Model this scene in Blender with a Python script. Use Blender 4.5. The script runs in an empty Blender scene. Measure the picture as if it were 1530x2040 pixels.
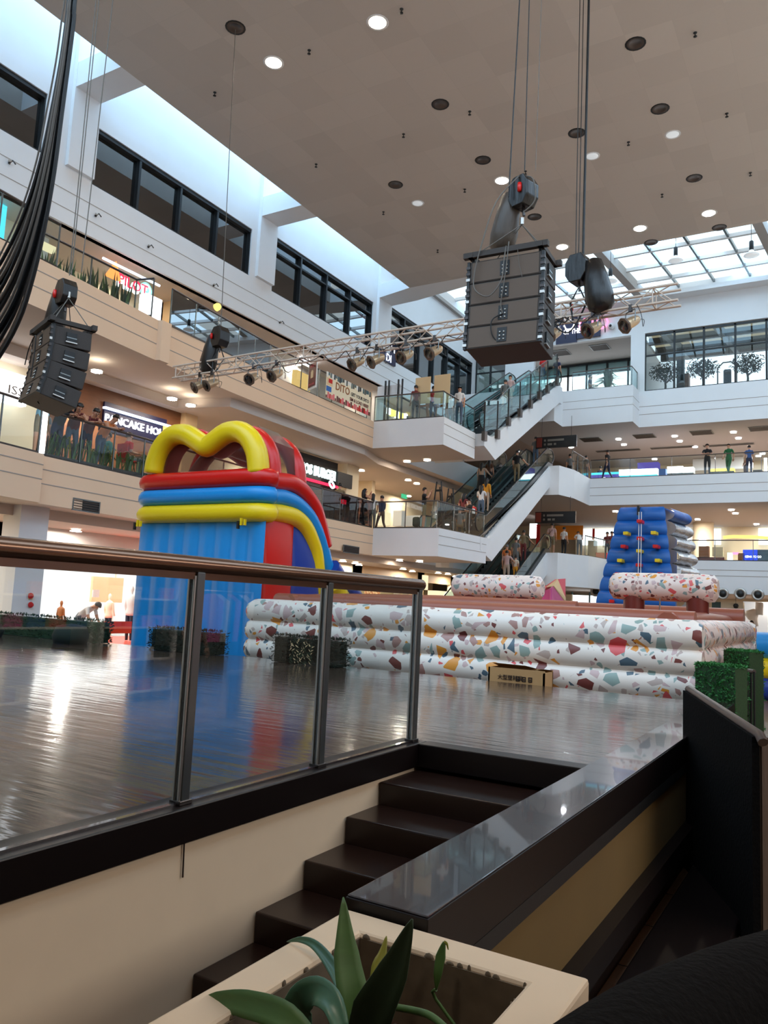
import bpy, bmesh, math, random
from mathutils import Vector, Matrix
random.seed(7)
PI = math.pi
sc = bpy.context.scene
COL = sc.collection

# ------------------------------------------------------------------ camera
YAW, PITCH, ROLL, FPX, CAMZ = -0.5372221, 0.1141227, 0.0474875, 1560.0, 1.75
_cy, _sy, _cp, _sp = math.cos(YAW), math.sin(YAW), math.cos(PITCH), math.sin(PITCH)
FWD = Vector((_sy*_cp, _cy*_cp, _sp)); RGT = Vector((_cy, -_sy, 0)); UPV = RGT.cross(FWD)
_c, _s = math.cos(ROLL), math.sin(ROLL)
CR = RGT*_c + UPV*_s
CU = -RGT*_s + UPV*_c
cam_d = bpy.data.cameras.new('camera'); cam = bpy.data.objects.new('camera', cam_d); COL.objects.link(cam)
cam_d.sensor_width = 36; cam_d.lens = FPX/2040*36; cam_d.clip_start = 0.05; cam_d.clip_end = 300
M = Matrix((CR, CU, -FWD)).transposed().to_4x4(); M.translation = (0, 0, CAMZ)
cam.matrix_world = M
sc.camera = cam
sc.view_settings.view_transform = 'Standard'; sc.view_settings.look = 'None'
sc.view_settings.gamma = 1; sc.view_settings.use_curve_mapping = False
sc.view_settings.exposure = 0.0
try:
    sc.cycles.max_bounces = 6; sc.cycles.diffuse_bounces = 4; sc.cycles.glossy_bounces = 3
    sc.cycles.transparent_max_bounces = 12; sc.cycles.sample_clamp_indirect = 4
    sc.cycles.caustics_reflective = False; sc.cycles.caustics_refractive = False
except Exception: pass

# daylight outside the building
W = bpy.data.worlds.new('world'); sc.world = W; W.use_nodes = True
W.node_tree.nodes['Background'].inputs[0].default_value = (0.85, 0.93, 1.0, 1)
W.node_tree.nodes['Background'].inputs[1].default_value = 1.3

def P(px, py, **k):
    """world point seen at photo pixel (px,py) on the plane x=, y= or z="""
    d = CR*((px-765)/FPX) + CU*((1020-py)/FPX) + FWD
    if 'x' in k: t = k['x']/d.x
    elif 'y' in k: t = k['y']/d.y
    else: t = (k['z']-CAMZ)/d.z
    return Vector((d.x*t, d.y*t, d.z*t+CAMZ))

def area(name, loc, sx, sy, power, col, rot=(0, 0, 0), shape='RECTANGLE', spread=PI):
    l = bpy.data.lights.new(name, 'AREA'); l.shape = shape; l.size = sx
    if shape in ('RECTANGLE', 'ELLIPSE'): l.size_y = sy
    l.energy = power*LK.get(name.split('_')[0], .3); l.color = col; l.spread = spread
    o = bpy.data.objects.new(name, l); o.location = loc; o.rotation_euler = rot; COL.objects.link(o)
    o.visible_camera = True
    return o
LK = {'downlight': .34, 'skylight': .30}
SKY = (0.80, 0.93, 1.0); WARM = (1.0, 0.84, 0.68); NEUT = (1.0, 0.90, 0.80)
# added rows of fill lamps under the gallery soffits (see the lamps built below)
LIGHTS = {'sky': 3.4, 'warm': 1.0}

# ------------------------------------------------------------------ materials
MATS = {}
def srgb(r, g, b):
    f = lambda c: (c/255/12.92) if c/255 <= .04045 else ((c/255+.055)/1.055)**2.4
    return (f(r), f(g), f(b), 1)
def mat(name, col=None, rough=.6, metal=0, emit=None, es=1.0, spec=.5, bump=None, alpha=None, coat=0, noise=None):
    if name in MATS: return MATS[name]
    m = bpy.data.materials.new(name); m.use_nodes = True; nt = m.node_tree; b = nt.nodes['Principled BSDF']
    if col is not None: b.inputs['Base Color'].default_value = col
    b.inputs['Roughness'].default_value = rough; b.inputs['Metallic'].default_value = metal
    b.inputs['Specular IOR Level'].default_value = spec
    b.inputs['Coat Weight'].default_value = coat
    if emit is not None:
        b.inputs['Emission Color'].default_value = emit; b.inputs['Emission Strength'].default_value = es
    if noise or bump:
        tc = nt.nodes.new('ShaderNodeTexCoord'); n = nt.nodes.new('ShaderNodeTexNoise')
        mp = nt.nodes.new('ShaderNodeMapping'); nt.links.new(tc.outputs['Object'], mp.inputs[0]); nt.links.new(mp.outputs[0], n.inputs[0])
        n.inputs['Scale'].default_value = (noise or bump)[0]; n.inputs['Detail'].default_value = 4
        if len(noise or bump) > 2: mp.inputs['Scale'].default_value = (noise or bump)[2]
        if noise:
            mx = nt.nodes.new('ShaderNodeMix'); mx.data_type = 'RGBA'
            k = noise[1]; mx.inputs[6].default_value = (col[0]*(1-k), col[1]*(1-k), col[2]*(1-k), 1)
            mx.inputs[7].default_value = tuple(min(1, c*(1+k)) for c in col[:3])+(1,)
            nt.links.new(n.outputs[0], mx.inputs[0]); nt.links.new(mx.outputs[2], b.inputs['Base Color'])
        if bump:
            bp = nt.nodes.new('ShaderNodeBump'); bp.inputs['Strength'].default_value = bump[1]; bp.inputs['Distance'].default_value = .02
            nt.links.new(n.outputs[0], bp.inputs['Height']); nt.links.new(bp.outputs[0], b.inputs['Normal'])
    MATS[name] = m; return m
def emis(name, col, s):
    m = bpy.data.materials.new(name); m.use_nodes = True; nt = m.node_tree; nt.nodes.clear()
    e = nt.nodes.new('ShaderNodeEmission'); e.inputs[0].default_value = col; e.inputs[1].default_value = s
    o = nt.nodes.new('ShaderNodeOutputMaterial'); nt.links.new(e.outputs[0], o.inputs[0]); MATS[name] = m; return m
def glass(name, tint, refl=.08, rough=.01, edge=.5):
    m = bpy.data.materials.new(name); m.use_nodes = True; nt = m.node_tree; nt.nodes.clear()
    t = nt.nodes.new('ShaderNodeBsdfTransparent'); t.inputs[0].default_value = tint
    g = nt.nodes.new('ShaderNodeBsdfGlossy'); g.inputs['Roughness'].default_value = rough; g.inputs[0].default_value = (1, 1, 1, 1)
    lw = nt.nodes.new('ShaderNodeLayerWeight'); lw.inputs[0].default_value = .5
    pw = nt.nodes.new('ShaderNodeMath'); pw.operation = 'POWER'; pw.inputs[1].default_value = 4.0; nt.links.new(lw.outputs['Facing'], pw.inputs[0])
    mr = nt.nodes.new('ShaderNodeMath'); mr.operation = 'MULTIPLY_ADD'; mr.inputs[1].default_value = .75; mr.inputs[2].default_value = refl; mr.use_clamp = True
    nt.links.new(pw.outputs[0], mr.inputs[0])
    mx = nt.nodes.new('ShaderNodeMixShader'); nt.links.new(mr.outputs[0], mx.inputs[0])
    nt.links.new(t.outputs[0], mx.inputs[1]); nt.links.new(g.outputs[0], mx.inputs[2])
    o = nt.nodes.new('ShaderNodeOutputMaterial'); nt.links.new(mx.outputs[0], o.inputs[0]); MATS[name] = m; return m

mat('white_paint', srgb(230, 230, 232), .7, noise=(1.5, .03))
mat('cream_paint_warm_lit', srgb(236, 202, 170), .7, noise=(1.2, .03))  # cream tone is partly warm gallery light put into the paint
mat('plaster', srgb(212, 190, 162), .8, noise=(6, .05), )
mat('soffit', srgb(212, 200, 190), .8)
mat('groove', srgb(160, 150, 142), .8)
mat('grey_soffit', srgb(176, 170, 166), .8)
mat('dark_frame', srgb(28, 32, 36), .4)
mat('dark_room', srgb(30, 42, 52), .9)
mat('black', srgb(14, 13, 13), .5)
mat('black_matte', srgb(11, 10, 10), .95, spec=.1, bump=(60, .3))
mat('speaker_grey', srgb(56, 47, 41), .65, bump=(120, .25))
mat('speaker_panel', srgb(92, 72, 56), .6)
mat('silver', srgb(190, 185, 178), .3, metal=.9)
mat('truss_metal', srgb(214, 194, 176), .45, metal=.15)
mat('lamp_metal', srgb(206, 176, 140), .28, metal=.6)
mat('steel_dark', srgb(74, 68, 66), .28, metal=.8)
mat('steel_post', srgb(120, 124, 124), .25, metal=.8)
mat('bronze_rail', srgb(122, 92, 74), .22, metal=.8)
mat('rail_brown', srgb(84, 72, 66), .35, metal=.4)
mat('lens', srgb(10, 16, 20), .12)
mat('cable_grey', srgb(105, 98, 90), .6)
mat('bag_brown', srgb(74, 62, 52), .4, bump=(9, .7, (1, 1, .25)))
mat('bag_black', srgb(25, 21, 19), .32, bump=(9, .7, (1, 1, .25)))
mat('step_brown', srgb(32, 17, 12), .28, noise=(8, .15), spec=.35)
mat('curb_black', srgb(18, 11, 10), .35, spec=.3)
mat('curb_top', srgb(44, 36, 36), .2, coat=.6, noise=(12, .12))
mat('panel_yellow', srgb(100, 78, 36), .8, noise=(2, .15))
mat('orange_wood', srgb(150, 84, 26), .6)
mat('tile_brown', srgb(70, 52, 40), .3)
mat('red_vinyl', srgb(214, 22, 14), .3, bump=(3, .25))
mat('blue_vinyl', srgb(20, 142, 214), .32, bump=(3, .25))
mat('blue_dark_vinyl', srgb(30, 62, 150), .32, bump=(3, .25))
mat('tower_blue', srgb(22, 96, 176), .35, bump=(4, .3))
mat('yellow_vinyl', srgb(246, 208, 18), .33, bump=(3, .25))
mat('brown_vinyl', srgb(150, 82, 60), .38, bump=(3, .3))
mat('maroon_vinyl', srgb(108, 40, 30), .35)
mat('net_brown', srgb(52, 20, 16), .7)
mat('silver_foil', srgb(225, 232, 240), .15, metal=.9, bump=(12, .8))
mat('hedge', srgb(34, 62, 30), .8, noise=(40, .5), )
mat('hedge_dark', srgb(20, 32, 18), .85, noise=(40, .5))
mat('hedge_bright', srgb(40, 110, 48), .7, noise=(40, .4))
mat('hedge_frame', srgb(64, 58, 42), .8)
mat('leaf', srgb(66, 98, 46), .5, noise=(8, .25, (1, 1, 6)))
mat('leaf_blue', srgb(70, 110, 88), .35, noise=(8, .2))
mat('leaf_yellow', srgb(120, 120, 30), .4)
mat('leaf_dark', srgb(34, 56, 32), .6)
mat('soil', srgb(70, 44, 30), .9, noise=(25, .6), )
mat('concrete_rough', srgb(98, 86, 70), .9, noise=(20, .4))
mat('cardboard', srgb(182, 140, 92), .8, noise=(3, .08))
mat('ink', srgb(40, 26, 20), .8)
mat('skin', srgb(196, 142, 112), .5)
mat('skin_dark', srgb(150, 98, 72), .5)
mat('hair', srgb(22, 16, 14), .45)
mat('shoe', srgb(40, 38, 38), .5)
mat('shoe_white', srgb(225, 222, 218), .5)
mat('wood_wall', srgb(118, 74, 44), .5, noise=(3, .3, (1, 1, 12)))
mat('red_cloth', srgb(200, 30, 26), .8)
mat('escalator_dark', srgb(24, 28, 32), .3, metal=.3)
mat('escalator_step', srgb(52, 58, 64), .45, metal=.4)
mat('handrail_black', srgb(14, 14, 14), .3)
mat('teal_frame', srgb(60, 90, 96), .35)
mat('sign_navy', srgb(22, 20, 60), .4)
mat('sign_black', srgb(16, 16, 18), .4)
mat('tile_white', srgb(232, 230, 225), .4)
mat('orange_floor', srgb(214, 66, 22), .35)
mat('pink_panel', srgb(214, 110, 150), .5)
mat('magenta_panel', srgb(206, 60, 140), .5)
mat('coral_panel', srgb(226, 100, 110), .5)
mat('cream_panel', srgb(228, 196, 150), .5)
mat('mango', srgb(235, 150, 50), .6)
mat('store_cream', srgb(240, 226, 196), .7)
mat('frost', srgb(235, 240, 242), .3, emit=(.85, .93, 1, 1), es=.35)
emis('skyglass', (.52, .78, 1.0, 1), 3.9)
emis('skyglass_strip', (.46, .74, 1.0, 1), 5.2)
emis('skyglass_near_fill', (.58, .79, 1.0, 1), 3.9)
emis('skyglass_tint', (.72, .88, .95, 1), 1.5)
emis('daylight_pane', (.86, .94, 1.0, 1), 2.2)
emis('canopy_daylit_glow', (.95, .76, .48, 1), .42)  # terrace ceiling: daylight on it put in as a tan glow
emis('lamp_warm', (1, .88, .68, 1), 14)
emis('lamp_cool', (1, .96, .98, 1), 8)
emis('cove_warm', (1, .80, .55, 1), 3)
emis('cove_cool', (.72, .80, 1.0, 1), 3)
emis('sign_white', (.95, .96, 1.0, 1), 3.5)
emis('sign_blue_white', (.70, .80, 1.0, 1), 3)
emis('sign_teal', (.25, 1.0, .85, 1), 2.0)
emis('sign_teal_white', (.75, 1.0, .97, 1), 2.6)
emis('sign_red', (1, .03, .08, 1), 2.2)
emis('sign_pink', (1, .25, .45, 1), 2.2)
emis('sign_green', (.1, .75, .35, 1), .8)
emis('sign_orange', (1, .3, .08, 1), 2)
emis('sign_yellow', (1, .8, .2, 1), 1.6)
emis('screen_blue', (.03, .08, .8, 1), 1.2)
emis('screen_cyan', (.10, .75, 1, 1), 1.4)
emis('screen_violet', (.13, .10, .45, 1), 1.0)
emis('store_glow', (1, .98, .95, 1), 1.5)
emis('store_glow_warm', (1, .82, .52, 1), 1.2)
emis('amber_lit', (1, .66, .24, 1), .9)
glass('rail_glass', (.93, .97, .96, 1), .03)
glass('stage_glass', (.90, .92, .92, 1), .05)
glass('teal_glass', (.82, .95, .95, 1), .07)
glass('tint_glass', (.30, .36, .36, 1), .16)
glass('dark_glass', (.10, .13, .15, 1), .22)
glass('mauve_glass', (.45, .36, .38, 1), .10)
glass('window_glass', (.82, .9, .92, 1), .05)
glass('net_tan', (.42, .33, .16, 1), .02, rough=.4)

def netmat(name, col, k):
    m = bpy.data.materials.new(name); m.use_nodes = True; nt = m.node_tree; nt.nodes.clear()
    t = nt.nodes.new('ShaderNodeBsdfTransparent'); d = nt.nodes.new('ShaderNodeBsdfDiffuse'); d.inputs[0].default_value = col
    mx = nt.nodes.new('ShaderNodeMixShader'); mx.inputs[0].default_value = k; nt.links.new(t.outputs[0], mx.inputs[1]); nt.links.new(d.outputs[0], mx.inputs[2])
    o = nt.nodes.new('ShaderNodeOutputMaterial'); nt.links.new(mx.outputs[0], o.inputs[0]); MATS[name] = m
netmat('net_mesh', srgb(96, 50, 42), .8)
def terrazzo(name, base, k_=1.0):
    m = bpy.data.materials.new(name); m.use_nodes = True; nt = m.node_tree; b = nt.nodes['Principled BSDF']; N = nt.nodes; L = nt.links
    b.inputs['Roughness'].default_value = .38
    tc = N.new('ShaderNodeTexCoord'); prev = None
    base_c = base
    cur = None
    for i, (scale, keep, thr) in enumerate(((12.0*k_, .34, .12), (5.6*k_, .50, .17))):
        mp = N.new('ShaderNodeMapping'); mp.inputs['Location'].default_value = (i*3.7, i*1.3, i*2.1); mp.inputs['Scale'].default_value = (1, 1, 1)
        nz = N.new('ShaderNodeTexNoise'); nz.inputs['Scale'].default_value = scale*.8
        L.new(tc.outputs['Object'], mp.inputs[0])
        v1 = N.new('ShaderNodeTexVoronoi'); v1.feature = 'F1'; v1.inputs['Scale'].default_value = scale
        v2 = N.new('ShaderNodeTexVoronoi'); v2.feature = 'DISTANCE_TO_EDGE'; v2.inputs['Scale'].default_value = scale
        L.new(mp.outputs[0], v1.inputs['Vector']); L.new(mp.outputs[0], v2.inputs['Vector'])
        sep = N.new('ShaderNodeSeparateColor'); L.new(v1.outputs['Color'], sep.inputs[0])
        a = N.new('ShaderNodeMath'); a.operation = 'GREATER_THAN'; a.inputs[1].default_value = thr; L.new(v2.outputs['Distance'], a.inputs[0])
        c = N.new('ShaderNodeMath'); c.operation = 'LESS_THAN'; c.inputs[1].default_value = keep; L.new(sep.outputs[1], c.inputs[0])
        k = N.new('ShaderNodeMath'); k.operation = 'MULTIPLY'; L.new(a.outputs[0], k.inputs[0]); L.new(c.outputs[0], k.inputs[1])
        r = N.new('ShaderNodeValToRGB'); r.color_ramp.interpolation = 'CONSTANT'
        cols = [(0, srgb(226, 150, 60)), (.16, srgb(206, 176, 172)), (.3, srgb(146, 166, 158)), (.44, srgb(84, 104, 116)),
                (.56, srgb(176, 134, 124)), (.7, srgb(120, 62, 56)), (.82, srgb(222, 92, 92)), (.9, srgb(190, 170, 160))]
        el = r.color_ramp.elements
        el[0].position = 0; el[0].color = cols[0][1]; el[1].position = cols[1][0]; el[1].color = cols[1][1]
        for p_, c_ in cols[2:]:
            e = el.new(p_); e.color = c_
        L.new(sep.outputs[0], r.inputs[0])
        mx = N.new('ShaderNodeMix'); mx.data_type = 'RGBA'; L.new(k.outputs[0], mx.inputs[0]); L.new(r.outputs[0], mx.inputs[7])
        if cur is None: mx.inputs[6].default_value = base_c
        else: L.new(cur, mx.inputs[6])
        cur = mx.outputs[2]
    L.new(cur, b.inputs['Base Color'])
    MATS[name] = m
terrazzo('terrazzo', srgb(236, 224, 212))
terrazzo('terrazzo_pink', srgb(236, 214, 200), 1.55)
terrazzo('terrazzo_side', srgb(232, 214, 206))

def planks(name, c1, c2, rough, pw, grain_rot=0):
    m = bpy.data.materials.new(name); m.use_nodes = True; nt = m.node_tree; b = nt.nodes['Principled BSDF']; N = nt.nodes; L = nt.links
    tc = N.new('ShaderNodeTexCoord'); mp = N.new('ShaderNodeMapping'); L.new(tc.outputs['Object'], mp.inputs[0])
    br = N.new('ShaderNodeTexBrick'); br.inputs['Scale'].default_value = 1; br.inputs['Brick Width'].default_value = 2.2
    br.inputs['Row Height'].default_value = pw; br.inputs['Mortar Size'].default_value = .0025; br.inputs['Mortar Smooth'].default_value = .2
    br.inputs['Color1'].default_value = c1; br.inputs['Color2'].default_value = c2; br.inputs['Mortar'].default_value = (c1[0]*.25, c1[1]*.25, c1[2]*.25, 1)
    L.new(mp.outputs[0], br.inputs[0])
    n = N.new('ShaderNodeTexNoise'); mp2 = N.new('ShaderNodeMapping'); mp2.inputs['Scale'].default_value = (.7, 9, 1); L.new(tc.outputs['Object'], mp2.inputs[0]); L.new(mp2.outputs[0], n.inputs[0])
    n.inputs['Scale'].default_value = 2.2; n.inputs['Detail'].default_value = 6
    mx = N.new('ShaderNodeMix'); mx.data_type = 'RGBA'; mx.blend_type = 'MULTIPLY'; mx.inputs[0].default_value = .7
    rp = N.new('ShaderNodeValToRGB'); rp.color_ramp.elements[0].position = .3; rp.color_ramp.elements[0].color = (.45, .42, .4, 1); rp.color_ramp.elements[1].position = .75
    rp.color_ramp.elements[1].color = (1.2, 1.15, 1.1, 1)
    L.new(n.outputs[0], rp.inputs[0]); L.new(br.outputs[0], mx.inputs[6]); L.new(rp.outputs[0], mx.inputs[7]); L.new(mx.outputs[2], b.inputs['Base Color'])
    rr = N.new('ShaderNodeMapRange'); rr.inputs[3].default_value = rough*.6; rr.inputs[4].default_value = rough*1.7; L.new(n.outputs[0], rr.inputs[0]); L.new(rr.outputs[0], b.inputs['Roughness'])
    n2 = N.new('ShaderNodeTexNoise'); mp3 = N.new('ShaderNodeMapping'); mp3.inputs['Scale'].default_value = (.5, 5, 1); L.new(tc.outputs['Object'], mp3.inputs[0]); L.new(mp3.outputs[0], n2.inputs[0]); n2.inputs['Scale'].default_value = 3
    ad = N.new('ShaderNodeMath'); ad.operation = 'MULTIPLY_ADD'; ad.inputs[1].default_value = -.25; L.new(br.outputs['Fac'], ad.inputs[0]); L.new(n2.outputs[0], ad.inputs[2])
    bp = N.new('ShaderNodeBump'); bp.inputs['Strength'].default_value = .28; bp.inputs['Distance'].default_value = .01; L.new(ad.outputs[0], bp.inputs['Height']); L.new(bp.outputs[0], b.inputs['Normal'])
    b.inputs['Specular IOR Level'].default_value = .6; b.inputs['Coat Weight'].default_value = .5; b.inputs['Coat Roughness'].default_value = .08
    L.new(bp.outputs[0], b.inputs['Coat Normal'])
    MATS[name] = m
planks('stage_wood', srgb(86, 68, 56), srgb(72, 56, 46), .16, .09)

def tiles(name, c, cm, w, rough):
    m = bpy.data.materials.new(name); m.use_nodes = True; nt = m.node_tree; b = nt.nodes['Principled BSDF']; N = nt.nodes; L = nt.links
    tc = N.new('ShaderNodeTexCoord'); br = N.new('ShaderNodeTexBrick'); br.offset = 0; br.inputs['Scale'].default_value = 1
    br.inputs['Brick Width'].default_value = w; br.inputs['Row Height'].default_value = w; br.inputs['Mortar Size'].default_value = .006
    br.inputs['Color1'].default_value = c; br.inputs['Color2'].default_value = tuple(x*.9 for x in c[:3])+(1,); br.inputs['Mortar'].default_value = cm
    L.new(tc.outputs['Object'], br.inputs[0]); L.new(br.outputs[0], b.inputs['Base Color']); b.inputs['Roughness'].default_value = rough
    MATS[name] = m
tiles('floor_tile', srgb(150, 132, 118), srgb(90, 80, 70), .6, .18)
tiles('dark_floor_tile', srgb(130, 104, 84), srgb(70, 56, 46), .6, .25)
tiles('ceiling_board', srgb(200, 190, 182), srgb(190, 181, 173), 1.2, .8)

# ------------------------------------------------------------------ mesh building
class MB:
    def __init__(s): s.v = []; s.f = []; s.m = []; s.sm = []; s.mats = []
    def mi(s, m):
        if m not in s.mats: s.mats.append(m)
        return s.mats.index(m)
    def face(s, pts, m, smooth=False):
        n = len(s.v); s.v += [Vector(p) for p in pts]; s.f.append(tuple(range(n, n+len(pts)))); s.m.append(s.mi(m)); s.sm.append(smooth)
    def mesh(s, vs, fs, m, smooth=False, T=None):
        n = len(s.v); s.v += [(T @ Vector(p)) if T else Vector(p) for p in vs]
        k = s.mi(m)
        for f in fs: s.f.append(tuple(n+i for i in f)); s.m.append(k); s.sm.append(smooth)
    def box(s, a, b, m, T=None):
        x0, y0, z0 = a; x1, y1, z1 = b
        x0, x1 = min(x0, x1), max(x0, x1); y0, y1 = min(y0, y1), max(y0, y1); z0, z1 = min(z0, z1), max(z0, z1)
        s.mesh([(x0, y0, z0), (x1, y0, z0), (x1, y1, z0), (x0, y1, z0), (x0, y0, z1), (x1, y0, z1), (x1, y1, z1), (x0, y1, z1)],
               [(0, 3, 2, 1), (4, 5, 6, 7), (0, 1, 5, 4), (1, 2, 6, 5), (2, 3, 7, 6), (3, 0, 4, 7)], m, T=T)
        return s
    def prism(s, poly, z0, z1, m, T=None):
        """poly: list of (x,y) ccw, extruded z0..z1"""
        n = len(poly); vs = [(x, y, z0) for x, y in poly]+[(x, y, z1) for x, y in poly]
        fs = [tuple(reversed(range(n))), tuple(range(n, 2*n))]+[(i, (i+1) % n, n+(i+1) % n, n+i) for i in range(n)]
        s.mesh(vs, fs, m, T=T); return s
    def prism_yz(s, poly, x0, x1, m):
        n = len(poly); vs = [(x0, y, z) for y, z in poly]+[(x1, y, z) for y, z in poly]
        fs = [tuple(reversed(range(n))), tuple(range(n, 2*n))]+[(i, (i+1) % n, n+(i+1) % n, n+i) for i in range(n)]
        s.mesh(vs, fs, m); return s
    def prism_xz(s, poly, y0, y1, m):
        n = len(poly); vs = [(x, y0, z) for x, z in poly]+[(x, y1, z) for x, z in poly]
        fs = [tuple(range(n)), tuple(reversed(range(n, 2*n)))]+[(n+i, n+(i+1) % n, (i+1) % n, i) for i in range(n)]
        s.mesh(vs, fs, m); return s
    def tube(s, pts, r, m, seg=8, caps=True, radii=None, smooth=True):
        pts = [Vector(p) for p in pts]; n = len(pts); vs = []; fs = []
        t0 = (pts[1]-pts[0]).normalized(); up = Vector((0, 0, 1)) if abs(t0.z) < .9 else Vector((1, 0, 0))
        a = t0.cross(up).normalized(); b = a.cross(t0).normalized()
        for i, p in enumerate(pts):
            t = (pts[min(i+1, n-1)]-pts[max(i-1, 0)]).normalized()
            a = (a - t*a.dot(t)).normalized(); b = t.cross(a).normalized()
            rr = radii[i] if radii else r
            for k in range(seg):
                an = 2*PI*k/seg; vs.append(p+(a*math.cos(an)+b*math.sin(an))*rr)
        for i in range(n-1):
            for k in range(seg):
                k2 = (k+1) % seg; fs.append((i*seg+k, i*seg+k2, (i+1)*seg+k2, (i+1)*seg+k))
        s.mesh(vs, fs, m, smooth)
        if caps:
            s.mesh(vs[:seg], [tuple(reversed(range(seg)))], m); s.mesh(vs[-seg:], [tuple(range(seg))], m)
        return s
    def lathe(s, prof, m, seg=16, T=None, smooth=True):
        vs = []; fs = []; n = len(prof)
        for r, z in prof:
            for k in range(seg):
                an = 2*PI*k/seg; vs.append((r*math.cos(an), r*math.sin(an), z))
        for i in range(n-1):
            for k in range(seg):
                k2 = (k+1) % seg; fs.append((i*seg+k, i*seg+k2, (i+1)*seg+k2, (i+1)*seg+k))
        s.mesh(vs, fs, m, smooth, T=T); return s
    def sweep(s, path, prof, m, closed=False, smooth=False):
        """path: list of (pt, outward vec, up vec) ; prof: list of (o,u)"""
        n = len(path); k = len(prof); vs = []
        for p, o, u in path:
            for a, b in prof: vs.append(Vector(p)+Vector(o)*a+Vector(u)*b)
        fs = []
        for i in range(n-1 if not closed else n):
            j = (i+1) % n
            for q in range(k-1): fs.append((i*k+q, j*k+q, j*k+q+1, i*k+q+1))
        s.mesh(vs, fs, m, smooth); return s
    def ellipsoid(s, c, r, m, seg=12, rings=8, T=None):
        vs = []; fs = []
        for i in range(rings+1):
            ph = PI*i/rings
            for k in range(seg):
                an = 2*PI*k/seg; vs.append((c[0]+r[0]*math.sin(ph)*math.cos(an), c[1]+r[1]*math.sin(ph)*math.sin(an), c[2]-r[2]*math.cos(ph)))
        for i in range(rings):
            for k in range(seg):
                k2 = (k+1) % seg; fs.append((i*seg+k, i*seg+k2, (i+1)*seg+k2, (i+1)*seg+k))
        s.mesh(vs, fs, m, True, T=T); return s
    def build(s, name, parent=None, loc=None, bevel=0, merge=False, **tags):
        me = bpy.data.meshes.new(name); off = Vector(loc) if loc is not None else (Vector(parent['_o']) if parent is not None and '_o' in parent else Vector((0, 0, 0)))
        me.from_pydata([v-off for v in s.v], [], s.f)
        for m in s.mats: me.materials.append(MATS[m])
        me.polygons.foreach_set('material_index', s.m); me.polygons.foreach_set('use_smooth', s.sm)
        if merge:
            bm = bmesh.new(); bm.from_mesh(me); bmesh.ops.remove_doubles(bm, verts=bm.verts, dist=1e-4); bmesh.ops.recalc_face_normals(bm, faces=bm.faces); bm.to_mesh(me); bm.free()
        me.update()
        o = bpy.data.objects.new(name, me); COL.objects.link(o)
        if parent is not None: o.parent = parent
        else: o.location = off
        o['_o'] = tuple(off)
        if bevel:
            bv = o.modifiers.new('bevel', 'BEVEL'); bv.width = bevel; bv.segments = 2; bv.limit_method = 'ANGLE'
        tag(o, **tags); return o
def tag(o, label=None, cat=None, group=None, kind=None):
    if label: o['label'] = label
    if cat: o['category'] = cat
    if group: o['group'] = group
    if kind: o['kind'] = kind
    return o
def thing(name, loc, label, cat, group=None):
    o = bpy.data.objects.new(name, None); COL.objects.link(o); o.location = loc; o['_o'] = tuple(loc); o.empty_display_size = .2
    tag(o, label, cat, group); return o
def dup(root, loc, rz=0, label=None, group=None, scale=None):
    r = root.copy(); COL.objects.link(r); r.location = loc; r.rotation_euler = (0, 0, rz)
    if scale: r.scale = scale
    if label: r['label'] = label
    if group: r['group'] = group
    for ch in list(root.children):
        c = ch.copy(); COL.objects.link(c); c.parent = r
        for g in ch.children:
            d = g.copy(); COL.objects.link(d); d.parent = c
    return r
def struct(mb, name, **k): return mb.build(name, kind='structure', **k)
_fontcache = {}
def text(name, s, size, m, origin, ux, uy, parent=None, extrude=.01, align='LEFT', bold=0, sx=1.0, mirror=False, **tags):
    """text standing on plane spanned by ux (reading direction) and uy (up)"""
    cu = bpy.data.curves.new(name, 'FONT'); cu.body = s; cu.size = size; cu.extrude = extrude; cu.align_x = align; cu.offset = bold
    cu.resolution_u = 2
    tmp = bpy.data.objects.new(name, cu); COL.objects.link(tmp)
    bpy.context.view_layer.update()
    dg = bpy.context.evaluated_depsgraph_get()
    me = bpy.data.meshes.new_from_object(tmp.evaluated_get(dg)); bpy.data.objects.remove(tmp); bpy.data.curves.remove(cu)
    ux = Vector(ux).normalized(); uy = Vector(uy).normalized(); uz = ux.cross(uy)
    off = Vector(parent['_o']) if parent is not None and '_o' in parent else Vector(origin)
    T = Matrix((ux*sx, uy, uz)).transposed().to_4x4(); T.translation = Vector(origin)-off
    me.transform(T); me.materials.clear(); me.materials.append(MATS[m])
    o = bpy.data.objects.new(name, me); COL.objects.link(o)
    if parent is not None: o.parent = parent
    else: o.location = off
    o['_o'] = tuple(off)
    tag(o, **tags); return o
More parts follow.
